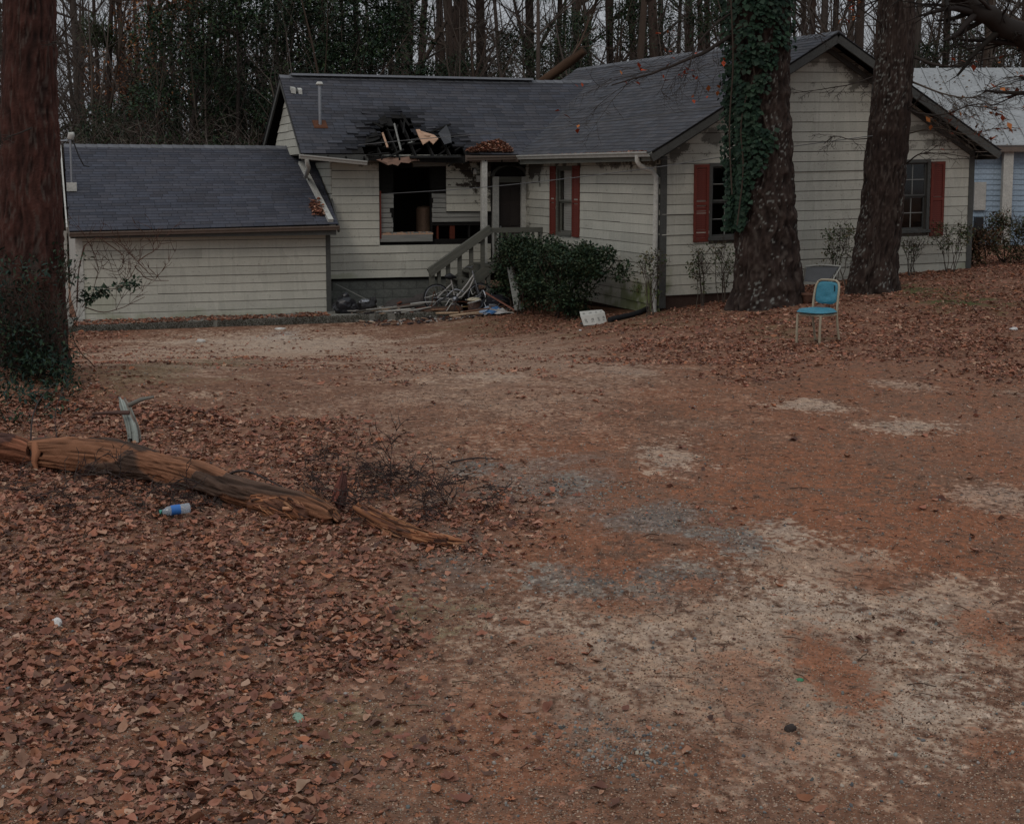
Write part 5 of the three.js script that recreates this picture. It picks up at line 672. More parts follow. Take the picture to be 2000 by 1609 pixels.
{ // neighbour's house on the right
  const x0 = (1893 - 1000) / FPX * 40, t = thing('neighbour_house', 'pale blue clapboard house with a light metal roof behind the gable', 'house', [x0 - 2.4, 0.6, -40], -0.06); const R = rngOf(3);
  const wall = new THREE.Group(); wall.name = 'wall'; t.add(wall); const bm = [0, 1, 2].map(k => mat([0.36 + k * 0.02, 0.47 + k * 0.02, 0.58 + k * 0.02], 0.6, { map: rep(speckMap, 0.4, 0.4) })); for (let k = 0; k < 20; k++) { const y = -0.6 + k * 0.152; new Acc().hex([0, y, 0.03], [9, y, 0.03], [9, y, 0], [0, y, 0], [0, y + 0.15, 0.008], [9, y + 0.15, 0.008], [9, y + 0.15, 0], [0, y + 0.15, 0]).build('siding_board', pick(R, bm), wall); } new Acc().box(0, 9, -0.8, 2.5, -7, -0.002).build('wall_core', bm[0], wall);
  new Acc().box(3.15, 3.42, -0.7, 2.4, 0.12, 0.34).build('porch_post', M.white, t); new Acc().box(2.42, 2.75, 0.65, 1.45, 0.03, 0.12).build('utility_box', M.gutter, t); new Acc().box(2.45, 2.66, -0.2, 0.45, 0.04, 0.3).build('utility_box', M.black, t);
  const rf = new THREE.Group(); rf.name = 'roof'; t.add(rf); const rm = mat([0.33, 0.34, 0.34], 0.55, { metalness: 0.2, map: rep(speckMap, 0.3, 0.3) }); for (let k = 0; k < 20; k++) { const a = -0.7 + k * 0.5, b = a + 0.49; new Acc().hex([a, 2.45, 0.45], [b, 2.45, 0.45], [b, 4.95, -4.2], [a, 4.95, -4.2], [a, 2.49, 0.47], [b, 2.49, 0.47], [b, 4.99, -4.2], [a, 4.99, -4.2]).build('roof_panel', rm, rf); if (k) new Acc().bar([a - 0.005, 2.51, 0.45], [a - 0.005, 5.0, -4.2], 0.03, 0.05).build('seam', rm, rf); } new Acc().hex([-0.7, 2.2, -9.8], [9.3, 2.2, -9.8], [9.3, 4.95, -4.2], [-0.7, 4.95, -4.2], [-0.7, 2.24, -9.8], [9.3, 2.24, -9.8], [9.3, 4.99, -4.201], [-0.7, 4.99, -4.201]).build('rear_slope', rm, rf); new Acc().box(-0.7, 9.3, 2.3, 2.44, 0.42, 0.46).build('fascia', M.brown, rf); new Acc().hex([0, 2.5, 0], [0.1, 2.5, 0], [0.1, 2.5, -7], [0, 2.5, -7], [0, 4.6, -4.1], [0.1, 4.6, -4.1], [0.1, 4.6, -4.3], [0, 4.6, -4.3]).build('gable_wall', bm[0], wall);
  const lv = new Acc(); for (let k = 0; k < 420; k++) { const x = R() * 4, s = Math.pow(R(), 1.4) * 0.9; lv.leaf(x - 0.5, lerp(2.51, 5.0, s), lerp(0.45, -4.2, s), R() - 0.5, 0.3 * (R() - 0.5), R() - 0.5, 0, 1, 0.4, 0.2, 0.06, jit(R, [0.14, 0.09, 0.05], 0.4)); } lv.build('fallen_leaves', M.vc, rf).userData.kind = 'stuff';
}
function cable(label, list, r = 0.008) { const pts = list.map(([x, y, d]) => A(x, y, d)), b = pts[0]; const c = new THREE.CatmullRomCurve3(pts.map(p => V3(p[0] - b[0], p[1] - b[1], p[2] - b[2]))).getPoints(40).map(p => [p.x, p.y, p.z]); const acc = new Acc().tube(c, r, 5); const o = acc.build('cable', mat([0.1, 0.1, 0.1], 0.6)); o.position.set(...b); tag(o, label, 'cable'); }
cable('thin cable slung from the burnt window past the gable to the leaning trunk', [[746, 379, 33.3], [953, 365, 30], [1272, 328, 26.4], [1420, 305, 25.5], [1548, 286, 25.2], [1705, 265, 25.4]]);
cable('thin cable crossing the roofs from the burnt eave to the ivy tree', [[700, 283, 31.6], [815, 272, 31], [962, 260, 29.6], [1140, 242, 27.6], [1300, 222, 26], [1430, 203, 24.9]]);

// ---------- chair ----------
{
  const t = thing('chair', 'cream metal-framed chair with torn turquoise vinyl seat and back', 'chair', [4.24, G(4.24, 19.1), -19.1], -0.827); const fm = mat([0.42, 0.36, 0.26], 0.5, { map: rep(speckMap, 2, 2) }), bm = mat([0.05, 0.24, 0.33], 0.5, { map: rep(speckMap, 1, 1), bumpMap: rep(grainMap, 3, 3), bumpScale: 0.004 }), foam = mat([0.13, 0.07, 0.04], 0.95);
  for (const s of [-1, 1]) new Acc().tube([[s * 0.19, 0, 0.2], [s * 0.19, 0.2, 0.2], [s * 0.19, 0.41, 0.19]], 0.017, 10).build('leg', fm, t);
  const back = s => [[s * 0.2, 0, -0.26], [s * 0.2, 0.2, -0.21], [s * 0.2, 0.42, -0.18], [s * 0.2, 0.62, -0.2], [s * 0.19, 0.78, -0.235], [s * 0.165, 0.84, -0.25]]; for (const s of [-1, 1]) new Acc().tube(new THREE.CatmullRomCurve3(back(s).map(p => V3(...p))).getPoints(16).map(p => [p.x, p.y, p.z]), 0.016, 10).build('leg', fm, t);
  new Acc().tube([[-0.165, 0.84, -0.25], [-0.12, 0.865, -0.255], [0, 0.87, -0.256], [0.12, 0.865, -0.255], [0.165, 0.84, -0.25]], 0.015, 8).build('top_rail', fm, t); new Acc().tube([[-0.19, 0.4, 0.19], [0.19, 0.4, 0.19]], 0.015, 8).build('seat_rail', fm, t); for (const s of [-1, 1]) new Acc().tube([[s * 0.19, 0.4, 0.19], [s * 0.2, 0.4, -0.18]], 0.014, 8).build('seat_rail', fm, t); new Acc().tube([[-0.2, 0.4, -0.18], [0.2, 0.4, -0.18]], 0.013, 8).build('seat_rail', fm, t);
  const pad = (w, h, th, bulge, f, m, name) => { const acc = new Acc(), n = 14, R = rngOf(9); const P = (i, j, s) => { let x = i / n * 2 - 1, y = j / n * 2 - 1; const k = Math.pow(Math.abs(x) ** 4 + Math.abs(y) ** 4, 0.25), mx = Math.max(Math.abs(x), Math.abs(y)); if (k > 0) { x *= mx / k * 1.0; y *= mx / k; } const e = Math.pow(1 - Math.pow(mx, 6), 0.5), wr = (vn(x * 3 + 7, y * 3, 4) - 0.5) * 0.02 * e; return f(x * w, y * h, s * (th / 2 * e + (s > 0 ? bulge * e * (1 - 0.5 * (x * x + y * y)) + wr : 0))); }; for (const s of [1, -1]) for (let i = 0; i < n; i++) for (let j = 0; j < n; j++) acc.quad(P(i, j, s), P(i + 1, j, s), P(i + 1, j + 1, s), P(i, j + 1, s), null, [[i / n, j / n], [(i + 1) / n, j / n], [(i + 1) / n, (j + 1) / n], [i / n, (j + 1) / n]]); return acc.build(name, m, t); };
  pad(0.235, 0.235, 0.055, 0.03, (x, y, z) => [x, 0.44 + z, y + 0.01], bm, 'seat').geometry = pad.g || t.children[t.children.length - 1].geometry;
  pad(0.185, 0.155, 0.035, 0.006, (x, y, z) => [x, 0.69 + y, -0.222 + z - y * 0.19], bm, 'backrest');
  const tear = new Acc(); for (let k = 0; k < 10; k++) { const a0 = Math.PI * k / 10, a1 = Math.PI * (k + 1) / 10; tear.tri([-0.03, 0.437, 0.239], [-0.03 + Math.cos(a0) * 0.09, 0.43 + Math.sin(a0) * 0.034, 0.244 - Math.sin(a0) * 0.02], [-0.03 + Math.cos(a1) * 0.09, 0.43 + Math.sin(a1) * 0.034, 0.244 - Math.sin(a1) * 0.02]); } tear.build('torn_foam', foam, t); new Acc().box(0.125, 0.137, 0.72, 0.8, -0.212, -0.205).build('slit', M.black, t);
}
// ---------- bottle and small litter ----------
{
  const p = onGround(342, 1012), t = thing('water_bottle', 'empty clear plastic bottle with a blue label lying in the leaves', 'bottle', [p[0], p[1] + 0.055, p[2]], 0.42); t.rotation.z = 0.06; const prof = (a, r) => a.map(x => [x, 0, 0]); const body = new Acc(); const xs = [-0.095, -0.09, -0.06, -0.03, -0.028, 0.03, 0.05, 0.07, 0.085], rs = [0.026, 0.031, 0.032, 0.032, 0.031, 0.031, 0.028, 0.017, 0.013]; body.tube(prof(xs.map(x => -x)), rs, 18, null, true); body.build('body', new THREE.MeshPhysicalMaterial({ color: lin(0.75, 0.82, 0.88), roughness: 0.12, transmission: 0.75, thickness: 0, side: THREE.DoubleSide }), t); new Acc().tube([[0.032, 0, 0], [-0.028, 0, 0]], 0.0325, 18, null, false).build('label', mat([0.03, 0.14, 0.42], 0.5), t); new Acc().tube([[-0.085, 0, 0], [-0.1, 0, 0]], 0.015, 12).build('cap', mat([0.06, 0.28, 0.22], 0.5), t);
}
function scrap(name, label, cat, px, py, sx, sy, sz, c, seed) { const p = onGround(px, py), g = new THREE.IcosahedronGeometry(1, 3), q = g.attributes.position; for (let k = 0; k < q.count; k++) { const x = q.getX(k), y = q.getY(k), z = q.getZ(k), w = 0.6 + 0.8 * fbm(x * 1.7 + seed, y * 1.7 + z * 2.3, 3, seed); q.setXYZ(k, x * sx * w, Math.max(-0.3, y) * sy * w, z * sz * w); } g.computeVertexNormals(); const o = addMesh(name, g, mat(c, 0.8)); o.position.set(p[0], p[1] + sy * 0.3, p[2]); o.rotation.y = seed; return tag(o, label, cat); }
scrap('paper_scrap', 'small crumpled white paper scrap on the leaf litter', 'litter', 111, 1222, 0.028, 0.032, 0.024, [0.6, 0.58, 0.55], 3);
scrap('plastic_scrap', 'pale green plastic strip in the leaf litter', 'litter', 582, 1402, 0.055, 0.012, 0.02, [0.2, 0.3, 0.22], 5); scrap('plastic_scrap', 'bright green scrap lying on the sandy gravel', 'litter', 1563, 1329, 0.018, 0.008, 0.014, [0.05, 0.2, 0.1], 6); scrap('clod', 'dark clod of earth on the pale sand', 'clod', 1545, 1425, 0.03, 0.016, 0.02, [0.03, 0.02, 0.016], 7); scrap('paper_scrap', 'white paper scrap in the leaves beyond the turquoise chair', 'litter', 1981, 644, 0.07, 0.03, 0.05, [0.55, 0.53, 0.5], 8); scrap('paper_scrap', 'grey-white lump on the sandy strip near the garage', 'litter', 392, 668, 0.1, 0.05, 0.07, [0.45, 0.42, 0.38], 9); scrap('paper_scrap', 'white shred on the ash patch before the terrace', 'litter', 547, 643, 0.12, 0.03, 0.06, [0.6, 0.58, 0.54], 10); scrap('paper_scrap', 'white bit below the torn white carton', 'litter', 1134, 646, 0.05, 0.02, 0.03, [0.5, 0.49, 0.46], 11);

// ---------- fallen log and branches ----------
function logThing(name, label, cat, list, { seed = 1, sides = 84, split = 0, inner = [0.3, 0.145, 0.07], outer = [0.075, 0.042, 0.03], amp = 0.26, steps = 200 } = {}) {
  const pts = list.map(([x, y, lift, r]) => { const p = onGround(x, y); return [p[0], p[1] + lift, p[2], r]; }), b = pts[0], t = thing(name, label, cat, [b[0], G(b[0], -b[2]), b[2]]); const C = new THREE.CatmullRomCurve3(pts.map(p => V3(p[0], p[1], p[2]))), q = C.getPoints(steps), n = steps; const P = q.map(p => [p.x - t.position.x, p.y - t.position.y, p.z - t.position.z]), rad = q.map((_, k) => { const f = k / n * (pts.length - 1), i = Math.min(pts.length - 2, Math.floor(f)); return lerp(pts[i][3], pts[i + 1][3], f - i); });
  const acc = new Acc(); const total = C.getLength(); acc.tube(P, rad, sides, null, true, (an, len, r, s) => {
    const x = an / 6.28318, a = vnT(x * 26 + vnT(x * 5, len * 2, 5, seed + 9), len * 1.1, 26, seed), c = vnT(x * 56, len * 5, 56, seed + 1), big = vnT(x * 4, len * 1.7, 4, seed + 2), kn = vnT(x * 11, len * 4.5, 11, seed + 3) * 0.6 + vnT(x * 30, len * 14, 30, seed + 5) * 0.4;
    const cr = smooth(0.0, 0.16, Math.abs(2 * a - 1)), pl = vnT(x * 9 + vnT(x * 20, len * 9, 20, seed + 6) * 0.8, len * 3.2, 9, seed + 8), edge = smooth(0.46, 0.54, pl); const k = 1 + amp * 0.3 * (cr - 0.7) + amp * 0.3 * (c - 0.5) + amp * 1.3 * (big - 0.5) + amp * 0.7 * (kn - 0.5) + amp * 0.35 * (edge - 0.5); const bare = clamp(1 - edge + split * s * 0.6); const g = (0.35 + 0.65 * cr) * (0.6 + 0.75 * c) * (0.55 + 0.8 * kn);
    const jag = vnT(x * 14, 3, 14, seed + 7) - 0.5, end = Math.max(smooth(0.94, 1, s), smooth(0.05, 0, s)); return { r: r * k, c: [0, 1, 2].map(i => lerp(outer[i], inner[i], bare) * g), ax: jag * 2.4 * r * end };
  }); acc.build('trunk', M.bark, t); return { t, P, rad };
}
{
  const L1 = logThing('fallen_log', 'long cracked fallen trunk with peeling bark lying across the leaf litter', 'log', [[72, 916, 0.11, 0.105], [130, 920, 0.12, 0.125], [230, 930, 0.12, 0.125], [320, 945, 0.12, 0.12], [400, 965, 0.11, 0.11], [460, 985, 0.085, 0.095], [520, 998, 0.075, 0.085], [580, 1006, 0.065, 0.075], [630, 1016, 0.05, 0.06], [650, 1022, 0.045, 0.045]], { seed: 5, inner: [0.23, 0.105, 0.058], outer: [0.075, 0.05, 0.038], split: 0.3, steps: 330, amp: 0.3 });
  new Acc().tube([[0, 0.2, 0.03], [0.03, 0.14, 0.09], [0.02, 0.08, 0.12], [0.05, 0.0, 0.13]], [0.03, 0.035, 0.022, 0.008], 7, [0.3, 0.13, 0.07]).build('splintered_end', M.vc, L1.t);
  logThing('fallen_log', 'short dark log end beyond the stripped trunk by the shrub', 'log', [[-60, 896, 0.1, 0.11], [0, 900, 0.1, 0.1], [40, 906, 0.1, 0.095], [62, 910, 0.09, 0.08]], { seed: 6, outer: [0.09, 0.045, 0.035], inner: [0.2, 0.08, 0.045] });
  const bundle = (name, label, cat, list, n, seed, cols) => { // fibrous split wood: shards running along one axis
    const R = rngOf(seed), pts = list.map(([x, y, lift]) => { const p = onGround(x, y); return V3(p[0], p[1] + lift, p[2]); }), C = new THREE.CatmullRomCurve3(pts), b = pts[0], acc = new Acc(); const radAt = t => { const f = t * (list.length - 1), i = Math.min(list.length - 2, Math.floor(f)); return lerp(list[i][3], list[i + 1][3], f - i); };
    const core = C.getPoints(24); acc.tube(core.map(p => [p.x - b.x, p.y - b.y, p.z - b.z]), core.map((_, k) => radAt(k / 24) * 0.75), 14, null, true, (an, len, r, t) => { const q = vnT(an / 6.28318 * 12, len * 6, 12, seed), w = vnT(an / 6.28318 * 28, len * 3, 28, seed + 1); return { r: r * (0.7 + 0.6 * q), c: cols[0].map((v, i2) => lerp(v, cols[3][i2], smooth(0.35, 0.65, w)) * (0.5 + 0.8 * q)) }; });
    for (let k = 0; k < n * 2; k++) { const t0 = R() * 0.85, t1 = Math.min(1.06, t0 + 0.08 + 0.3 * R() * R()), a = R() * 6.28, pos = t => { const p = C.getPoint(clamp(t)), d = C.getTangent(clamp(t)), rad = radAt(clamp(t)) * (0.75 + 0.45 * R()), a2 = a + (R() - 0.5) * 0.8; return [p.x - b.x + d.x * Math.max(0, t - 1) * 0.6, p.y - b.y + Math.sin(a2) * rad, p.z - b.z + Math.cos(a2) * rad]; }; const P0 = pos(t0), P1 = pos(t1), w = 0.004 + 0.013 * R() * R(), c = jit(R, pick(R, cols), 0.35), mid = P0.map((v, i2) => (v + P1[i2]) / 2 + (R() - 0.5) * 0.008); acc.tube([P0, mid, P1], [w, w * 0.9, 0.001], 4, c); }
    const o = acc.build(name, M.vc); o.position.copy(b); tag(o, label, cat); };
  const OR = [[0.31, 0.135, 0.066], [0.23, 0.095, 0.05], [0.37, 0.185, 0.1], [0.14, 0.065, 0.042], [0.07, 0.038, 0.028], [0.27, 0.13, 0.075]];
  bundle('split_wood', 'orange splinters burst from the middle of the fallen log', 'log', [[488, 1000, 0.05, 0.05], [530, 1006, 0.055, 0.07], [575, 1014, 0.05, 0.07], [600, 1018, 0.04, 0.05]], 70, 7, OR); bundle('split_wood', 'red-brown splinters curling over the dark rotten shell', 'log', [[590, 992, 0.12, 0.03], [615, 1002, 0.1, 0.045], [640, 1014, 0.07, 0.045], [662, 1026, 0.03, 0.02]], 46, 12, [[0.22, 0.1, 0.055], [0.12, 0.06, 0.04], [0.3, 0.15, 0.08], [0.06, 0.035, 0.028]]);
  bundle('splintered_branch', 'pale orange splintered branch at the far end of the log', 'branch', [[694, 1016, 0.08, 0.03], [716, 1026, 0.075, 0.05], [760, 1043, 0.055, 0.045], [820, 1060, 0.04, 0.04], [870, 1068, 0.03, 0.035], [900, 1070, 0.025, 0.015]], 90, 9, OR);
  logThing('snapped_branch', 'dark upright snapped stub among the broken log pieces', 'branch', [[660, 1000, 0.05, 0.05], [668, 998, 0.16, 0.045], [672, 996, 0.24, 0.02]], { seed: 10, outer: [0.07, 0.03, 0.025], inner: [0.2, 0.07, 0.05], amp: 0.3, steps: 16 });
  const st = logThing('lichen_branch', 'pale lichen-covered branch propped up behind the fallen trunk', 'branch', [[262, 864, 0.0, 0.055], [259, 862, 0.1, 0.052], [252, 858, 0.19, 0.048], [245, 854, 0.27, 0.045], [241, 852, 0.31, 0.03]], { seed: 11, outer: [0.26, 0.28, 0.25], inner: [0.2, 0.16, 0.13], amp: 0.15, steps: 30 });
  { const a = new Acc(), p = (x, y, d) => { const q = A(x, y, d); return [q[0] - st.t.position.x, q[1] - st.t.position.y, q[2] - st.t.position.z]; }, d = -st.t.position.z; a.tube([p(250, 792, d), p(275, 780, d), p(300, 775, d)], [0.02, 0.018, 0.01], 6, [0.16, 0.15, 0.13]); a.tube([p(252, 806, d), p(215, 806, d), p(180, 808, d)], [0.02, 0.015, 0.012], 6, [0.1, 0.06, 0.05]); a.build('side_twig', M.vc, st.t); }
  // twigs and brushwood round the log
  const R = rngOf(17); const twig = (label, q, r) => { const pts = q.map(([x, y, l]) => { const p = onGround(x, y); return [p[0], p[1] + l, p[2]]; }), b = pts[0]; const o = new Acc().tube(new THREE.CatmullRomCurve3(pts.map(p => V3(p[0] - b[0], p[1] - b[1], p[2] - b[2]))).getPoints(16).map(p => [p.x, p.y, p.z]), Array.from({ length: 17 }, (_, k) => r * (1 - 0.04 * k)), 6, [0.05, 0.038, 0.035]).build('twig', M.vc); o.position.set(...b); tag(o, label, 'twig'); };
  twig('dark twig arching over the end of the stripped trunk', [[418, 985, 0.02], [440, 978, 0.16], [475, 985, 0.23], [530, 998, 0.2], [565, 1003, 0.15]], 0.012); twig('thin grey twig curving up beside the broken middle log', [[330, 960, 0.02], [352, 965, 0.1], [380, 972, 0.12], [430, 985, 0.02]], 0.006); twig('pale curved stem rising in front of the dark log end', [[62, 915, 0.02], [62, 905, 0.25], [75, 880, 0.38], [110, 840, 0.42]], 0.009); twig('thin stem leaning behind the stripped trunk', [[112, 870, 0.02], [108, 860, 0.18], [120, 838, 0.3], [135, 800, 0.3]], 0.005); twig('dark forked stick on the grey gravel', [[880, 905, 0.01], [930, 902, 0.03], [975, 900, 0.012]], 0.009);
  const bw = new Acc(), o = { wob: 0.45, rise: -0.03, taper: 0.4, bare: [0, 0.1, 0.1], kids: [0, 1, 2], spread: [0, 0.8, 0.9], ratio: [0, 0.6, 0.55], col: (d, R) => jit(R, pick(R, [[0.06, 0.045, 0.04], [0.09, 0.07, 0.06], [0.05, 0.03, 0.028]]), 0.2) }; const c = onGround(790, 990); for (let k = 0; k < 42; k++) { const px = lerp(600, 930, R()), py = lerp(930, 1030, R()) + (px - 790) * 0.1, p = onGround(px, py); limb(bw, [p[0] - c[0], p[1] - c[1] + R() * 0.06, p[2] - c[2]], [(R() - 0.5) * 2, 0.1 + R() * 0.4, (R() - 0.5) * 2], 0.15 + R() * 0.22, 0.003, 2, R, o); } for (let k = 0; k < 34; k++) { const px = lerp(0, 560, R()), py = lerp(930, 985, R()) + px * 0.08, p = onGround(px, py); limb(bw, [p[0] - c[0], p[1] - c[1] + 0.01, p[2] - c[2]], [(R() - 0.3) * 2, 0.05 + R() * 0.3, (R() - 0.5) * 2], 0.12 + R() * 0.25, 0.003, 2, R, o); } const m = bw.build('brushwood', M.vc); m.position.set(...c); tag(m, 'tangle of fine dead twigs round the broken log', 'brushwood', null, 'stuff');
}
{ // broken trunk leaning behind the roof
  const list = [[760, 430, 47], [930, 270, 45], [1052, 166, 43.6], [1100, 130, 43.3], [1142, 98, 43]], t = thing('leaning_snag', 'broken brown trunk leaning up behind the main roof ridge', 'tree', A(760, 430, 47)); const P = list.map(q => A(...q)).map(p => [p[0] - t.position.x, p[1] - t.position.y, p[2] - t.position.z]); new Acc().tube(new THREE.CatmullRomCurve3(P.map(p => V3(...p))).getPoints(30).map(p => [p.x, p.y, p.z]), Array.from({ length: 31 }, (_, k) => 0.19 - k * 0.002), 14, null, true, (an, len, r, s) => { const a = vnT(an / 6.28 * 12, len * 2, 12, 3); return { r: r * (0.9 + 0.25 * a), c: [0.03 + 0.06 * a, 0.02 + 0.032 * a, 0.013 + 0.02 * a] }; }).build('trunk', M.bark, t); limbsOn(t, [{ pts: [A(1110, 122, 43.2), A(1135, 80, 43), A(1150, 40, 42.8)], r0: 0.05, r1: 0.02, twigs: 8, seed: 3, col: [0.12, 0.08, 0.06] }]);
}
// ---------- debris by the burnt wall ----------
const HL = (u, y, v) => { const p = HP(u, y, v); return p; };
{ // bicycle
  const u0 = -2.78, v = 6.42, yb = -0.975, t = thing('bicycle', 'old bicycle with a white step-through frame leaning on the stair railing', 'bicycle', HL(u0, yb, v), PHI); t.rotation.x = -0.1; t.rotation.order = 'YXZ';
  const fm = mat([0.36, 0.34, 0.32], 0.5), wheel = x => { const w = new THREE.Group(); w.name = 'wheel'; w.position.set(x, 0.33, 0); t.add(w); addMesh('tyre', new THREE.TorusGeometry(0.315, 0.02, 8, 40), M.rubber, w); addMesh('rim', new THREE.TorusGeometry(0.29, 0.012, 6, 40), M.metal, w); const s = new Acc(); for (let k = 0; k < 18; k++) { const a = k / 18 * 6.283; s.tube([[0, 0, (k % 2 ? 0.03 : -0.03)], [Math.cos(a) * 0.29, Math.sin(a) * 0.29, 0]], 0.0022, 3, null, false); } s.tube([[0, 0, -0.05], [0, 0, 0.05]], 0.02, 8); s.build('spokes', M.metal, w); return w; };
  wheel(0); wheel(1.08); const f = new Acc(); f.tube([[0.93, 0.86, 0], [0.75, 0.62, 0], [0.55, 0.4, 0], [0.45, 0.3, 0]], 0.02, 8); f.tube([[0.94, 0.78, 0], [0.82, 0.55, 0], [0.62, 0.34, 0], [0.45, 0.28, 0]], 0.018, 8); f.tube([[0.45, 0.28, 0], [0.36, 0.76, 0]], 0.017, 8); for (const s of [-1, 1]) { f.tube([[0.45, 0.28, 0.03 * s], [0, 0.33, 0.06 * s]], 0.011, 6); f.tube([[0.38, 0.66, 0.02 * s], [0, 0.33, 0.06 * s]], 0.009, 6); } f.build('frame', fm, t);
  const k = new Acc(); k.tube([[0.9, 0.95, 0], [0.95, 0.75, 0]], 0.022, 8); for (const s of [-1, 1]) k.tube([[0.95, 0.72, 0.04 * s], [1.0, 0.5, 0.05 * s], [1.08, 0.33, 0.055 * s]], 0.012, 6); k.build('fork', M.metal, t); new Acc().tube([[0.78, 1.02, -0.28], [0.84, 1.06, -0.2], [0.9, 1.02, -0.05], [0.9, 1.02, 0.05], [0.84, 1.06, 0.2], [0.78, 1.02, 0.28]], 0.012, 8).build('handlebar', M.metal, t); new Acc().tube([[0.22, 0.82, 0], [0.34, 0.83, 0], [0.44, 0.81, 0], [0.5, 0.8, 0]], [0.04, 0.085, 0.04, 0.02], 10).build('saddle', M.black, t); const cr = new Acc(); cr.tube([[0.45, 0.28, -0.06], [0.45, 0.28, 0.06]], 0.075, 16); cr.tube([[0.45, 0.28, 0.07], [0.36, 0.14, 0.07]], 0.012, 6); cr.tube([[0.45, 0.28, -0.07], [0.54, 0.42, -0.07]], 0.012, 6); cr.build('crank', M.metal, t);
}
{ // bent tubes tangled round the bicycle
  const t = thing('metal_scrap', 'tangle of bent dark metal tubes and wire heaped round the bicycle', 'scrap', HL(-1.9, -1.0, 6.2), PHI), R = rngOf(73); for (let k = 0; k < 44; k++) { const x = lerp(-1.3, 1.0, R()), z = (R() - 0.3) * 0.8, a = R() * 6.28, l = 0.2 + R() * 0.5, y = 0.04 + R() * 0.5; const p0 = [x, y, z], p1 = [x + Math.cos(a) * l * 0.5, y + (R() - 0.3) * 0.3, z + Math.sin(a) * 0.15], p2 = [x + Math.cos(a) * l, Math.max(0.02, y + (R() - 0.6) * 0.4), z + Math.sin(a) * 0.25]; new Acc().tube(new THREE.CatmullRomCurve3([p0, p1, p2].map(v => V3(...v))).getPoints(8).map(p => [p.x, p.y, p.z]), 0.006 + R() * 0.012, 6).build('bent_tube', pick(R, [M.black, M.metal, M.rust, M.gutter, M.gutter]), t); }
}
function lumps(name, label, cat, u, v, y, parts, m, seed) { const t = thing(name, label, cat, HL(u, y, v), PHI); for (const [pn, x, yy, z, sx, sy, sz, mm] of parts) { const g = new THREE.IcosahedronGeometry(1, 4), q = g.attributes.position; for (let k = 0; k < q.count; k++) { const a = q.getX(k), b = q.getY(k), c = q.getZ(k), w = 0.7 + 0.65 * fbm(a * 2.2 + seed, b * 2.2 + c * 1.7, 4, seed); q.setXYZ(k, a * sx * w, Math.max(-0.75, b) * sy * w, c * sz * w); } g.computeVertexNormals(); const o = addMesh(pn, g, mm || m, t); o.position.set(x, yy, z); } return t; }
lumps('bin_bag', 'slumped black bin bag beside the garage corner', 'bag', -4.98, 6.6, -0.97, [['bag', 0, 0.17, 0, 0.27, 0.24, 0.2], ['knot', 0.02, 0.38, 0.02, 0.1, 0.12, 0.09], ['bag_fold', 0.16, 0.12, 0.05, 0.15, 0.14, 0.14]], mat([0.014, 0.014, 0.017], 0.32), 3);
lumps('grill_lid', 'black burnt appliance lump with a grey lid near the bin bag', 'appliance', -4.42, 6.75, -0.97, [['body', 0, 0.13, 0, 0.24, 0.17, 0.17], ['lid', -0.05, 0.26, 0.04, 0.13, 0.06, 0.1, M.metal], ['handle', 0.16, 0.26, 0, 0.09, 0.09, 0.06]], mat([0.015, 0.014, 0.014], 0.6), 4);
lumps('rag_heap', 'sooty grey heap of plaster and cloth behind the rear bicycle wheel', 'rubble', -3.3, 7.3, -0.97, [['heap', 0, 0.1, 0, 0.5, 0.16, 0.22], ['heap_fold', 0.35, 0.16, 0.05, 0.2, 0.2, 0.16], ['chunk', -0.4, 0.06, 0.15, 0.2, 0.1, 0.14]], mat([0.07, 0.062, 0.058], 0.95), 8);
lumps('rag_heap', 'brown heap of burnt insulation on the terrace edge', 'rubble', -2.75, 6.2, -0.98, [['heap', 0, 0.05, 0, 0.42, 0.1, 0.16], ['heap_fold', 0.3, 0.07, 0.05, 0.2, 0.12, 0.13]], mat([0.09, 0.055, 0.04], 0.95), 9);
lumps('rag_heap', 'dark heap of rags under the stair railing', 'rags', -2.35, 7.25, -0.97, [['heap', 0, 0.14, 0, 0.42, 0.2, 0.22], ['heap_fold', 0.3, 0.12, 0.1, 0.25, 0.17, 0.2]], mat([0.03, 0.026, 0.028], 0.95), 5);
lumps('rag_heap', 'black sodden heap between the bicycle and the shrub', 'rags', -1.35, 6.2, -1.02, [['heap', 0, 0.15, 0, 0.4, 0.26, 0.26], ['heap_fold', -0.3, 0.1, 0.12, 0.25, 0.17, 0.2]], mat([0.02, 0.019, 0.024], 0.9), 6);
{ // bucket with lid
  const [u, y] = onV(926, 600, 5.9); const t = thing('pail', 'brown printed pail with a cream lid in the debris pile', 'pail', HL(u, -1.03, 5.9), PHI); new Acc().tube([[0, 0, 0], [0, 0.1, 0], [0, 0.34, 0.01]], [0.13, 0.145, 0.155], 22).build('body', mat([0.1, 0.055, 0.04], 0.6, { map: rep(speckMap, 3, 3) }), t); new Acc().tube([[0, 0.345, 0.01], [0, 0.37, 0.01], [0, 0.4, 0.012], [0, 0.42, 0.012]], [0.168, 0.17, 0.12, 0.03], 22).build('lid', mat([0.46, 0.4, 0.28], 0.6), t); const h = new Acc(); h.tube(Array.from({ length: 9 }, (_, k) => [Math.cos(Math.PI * k / 8) * 0.16, 0.28 - Math.sin(Math.PI * k / 8) * 0.12, 0.15]), 0.004, 4); h.build('handle', M.metal, t);
}
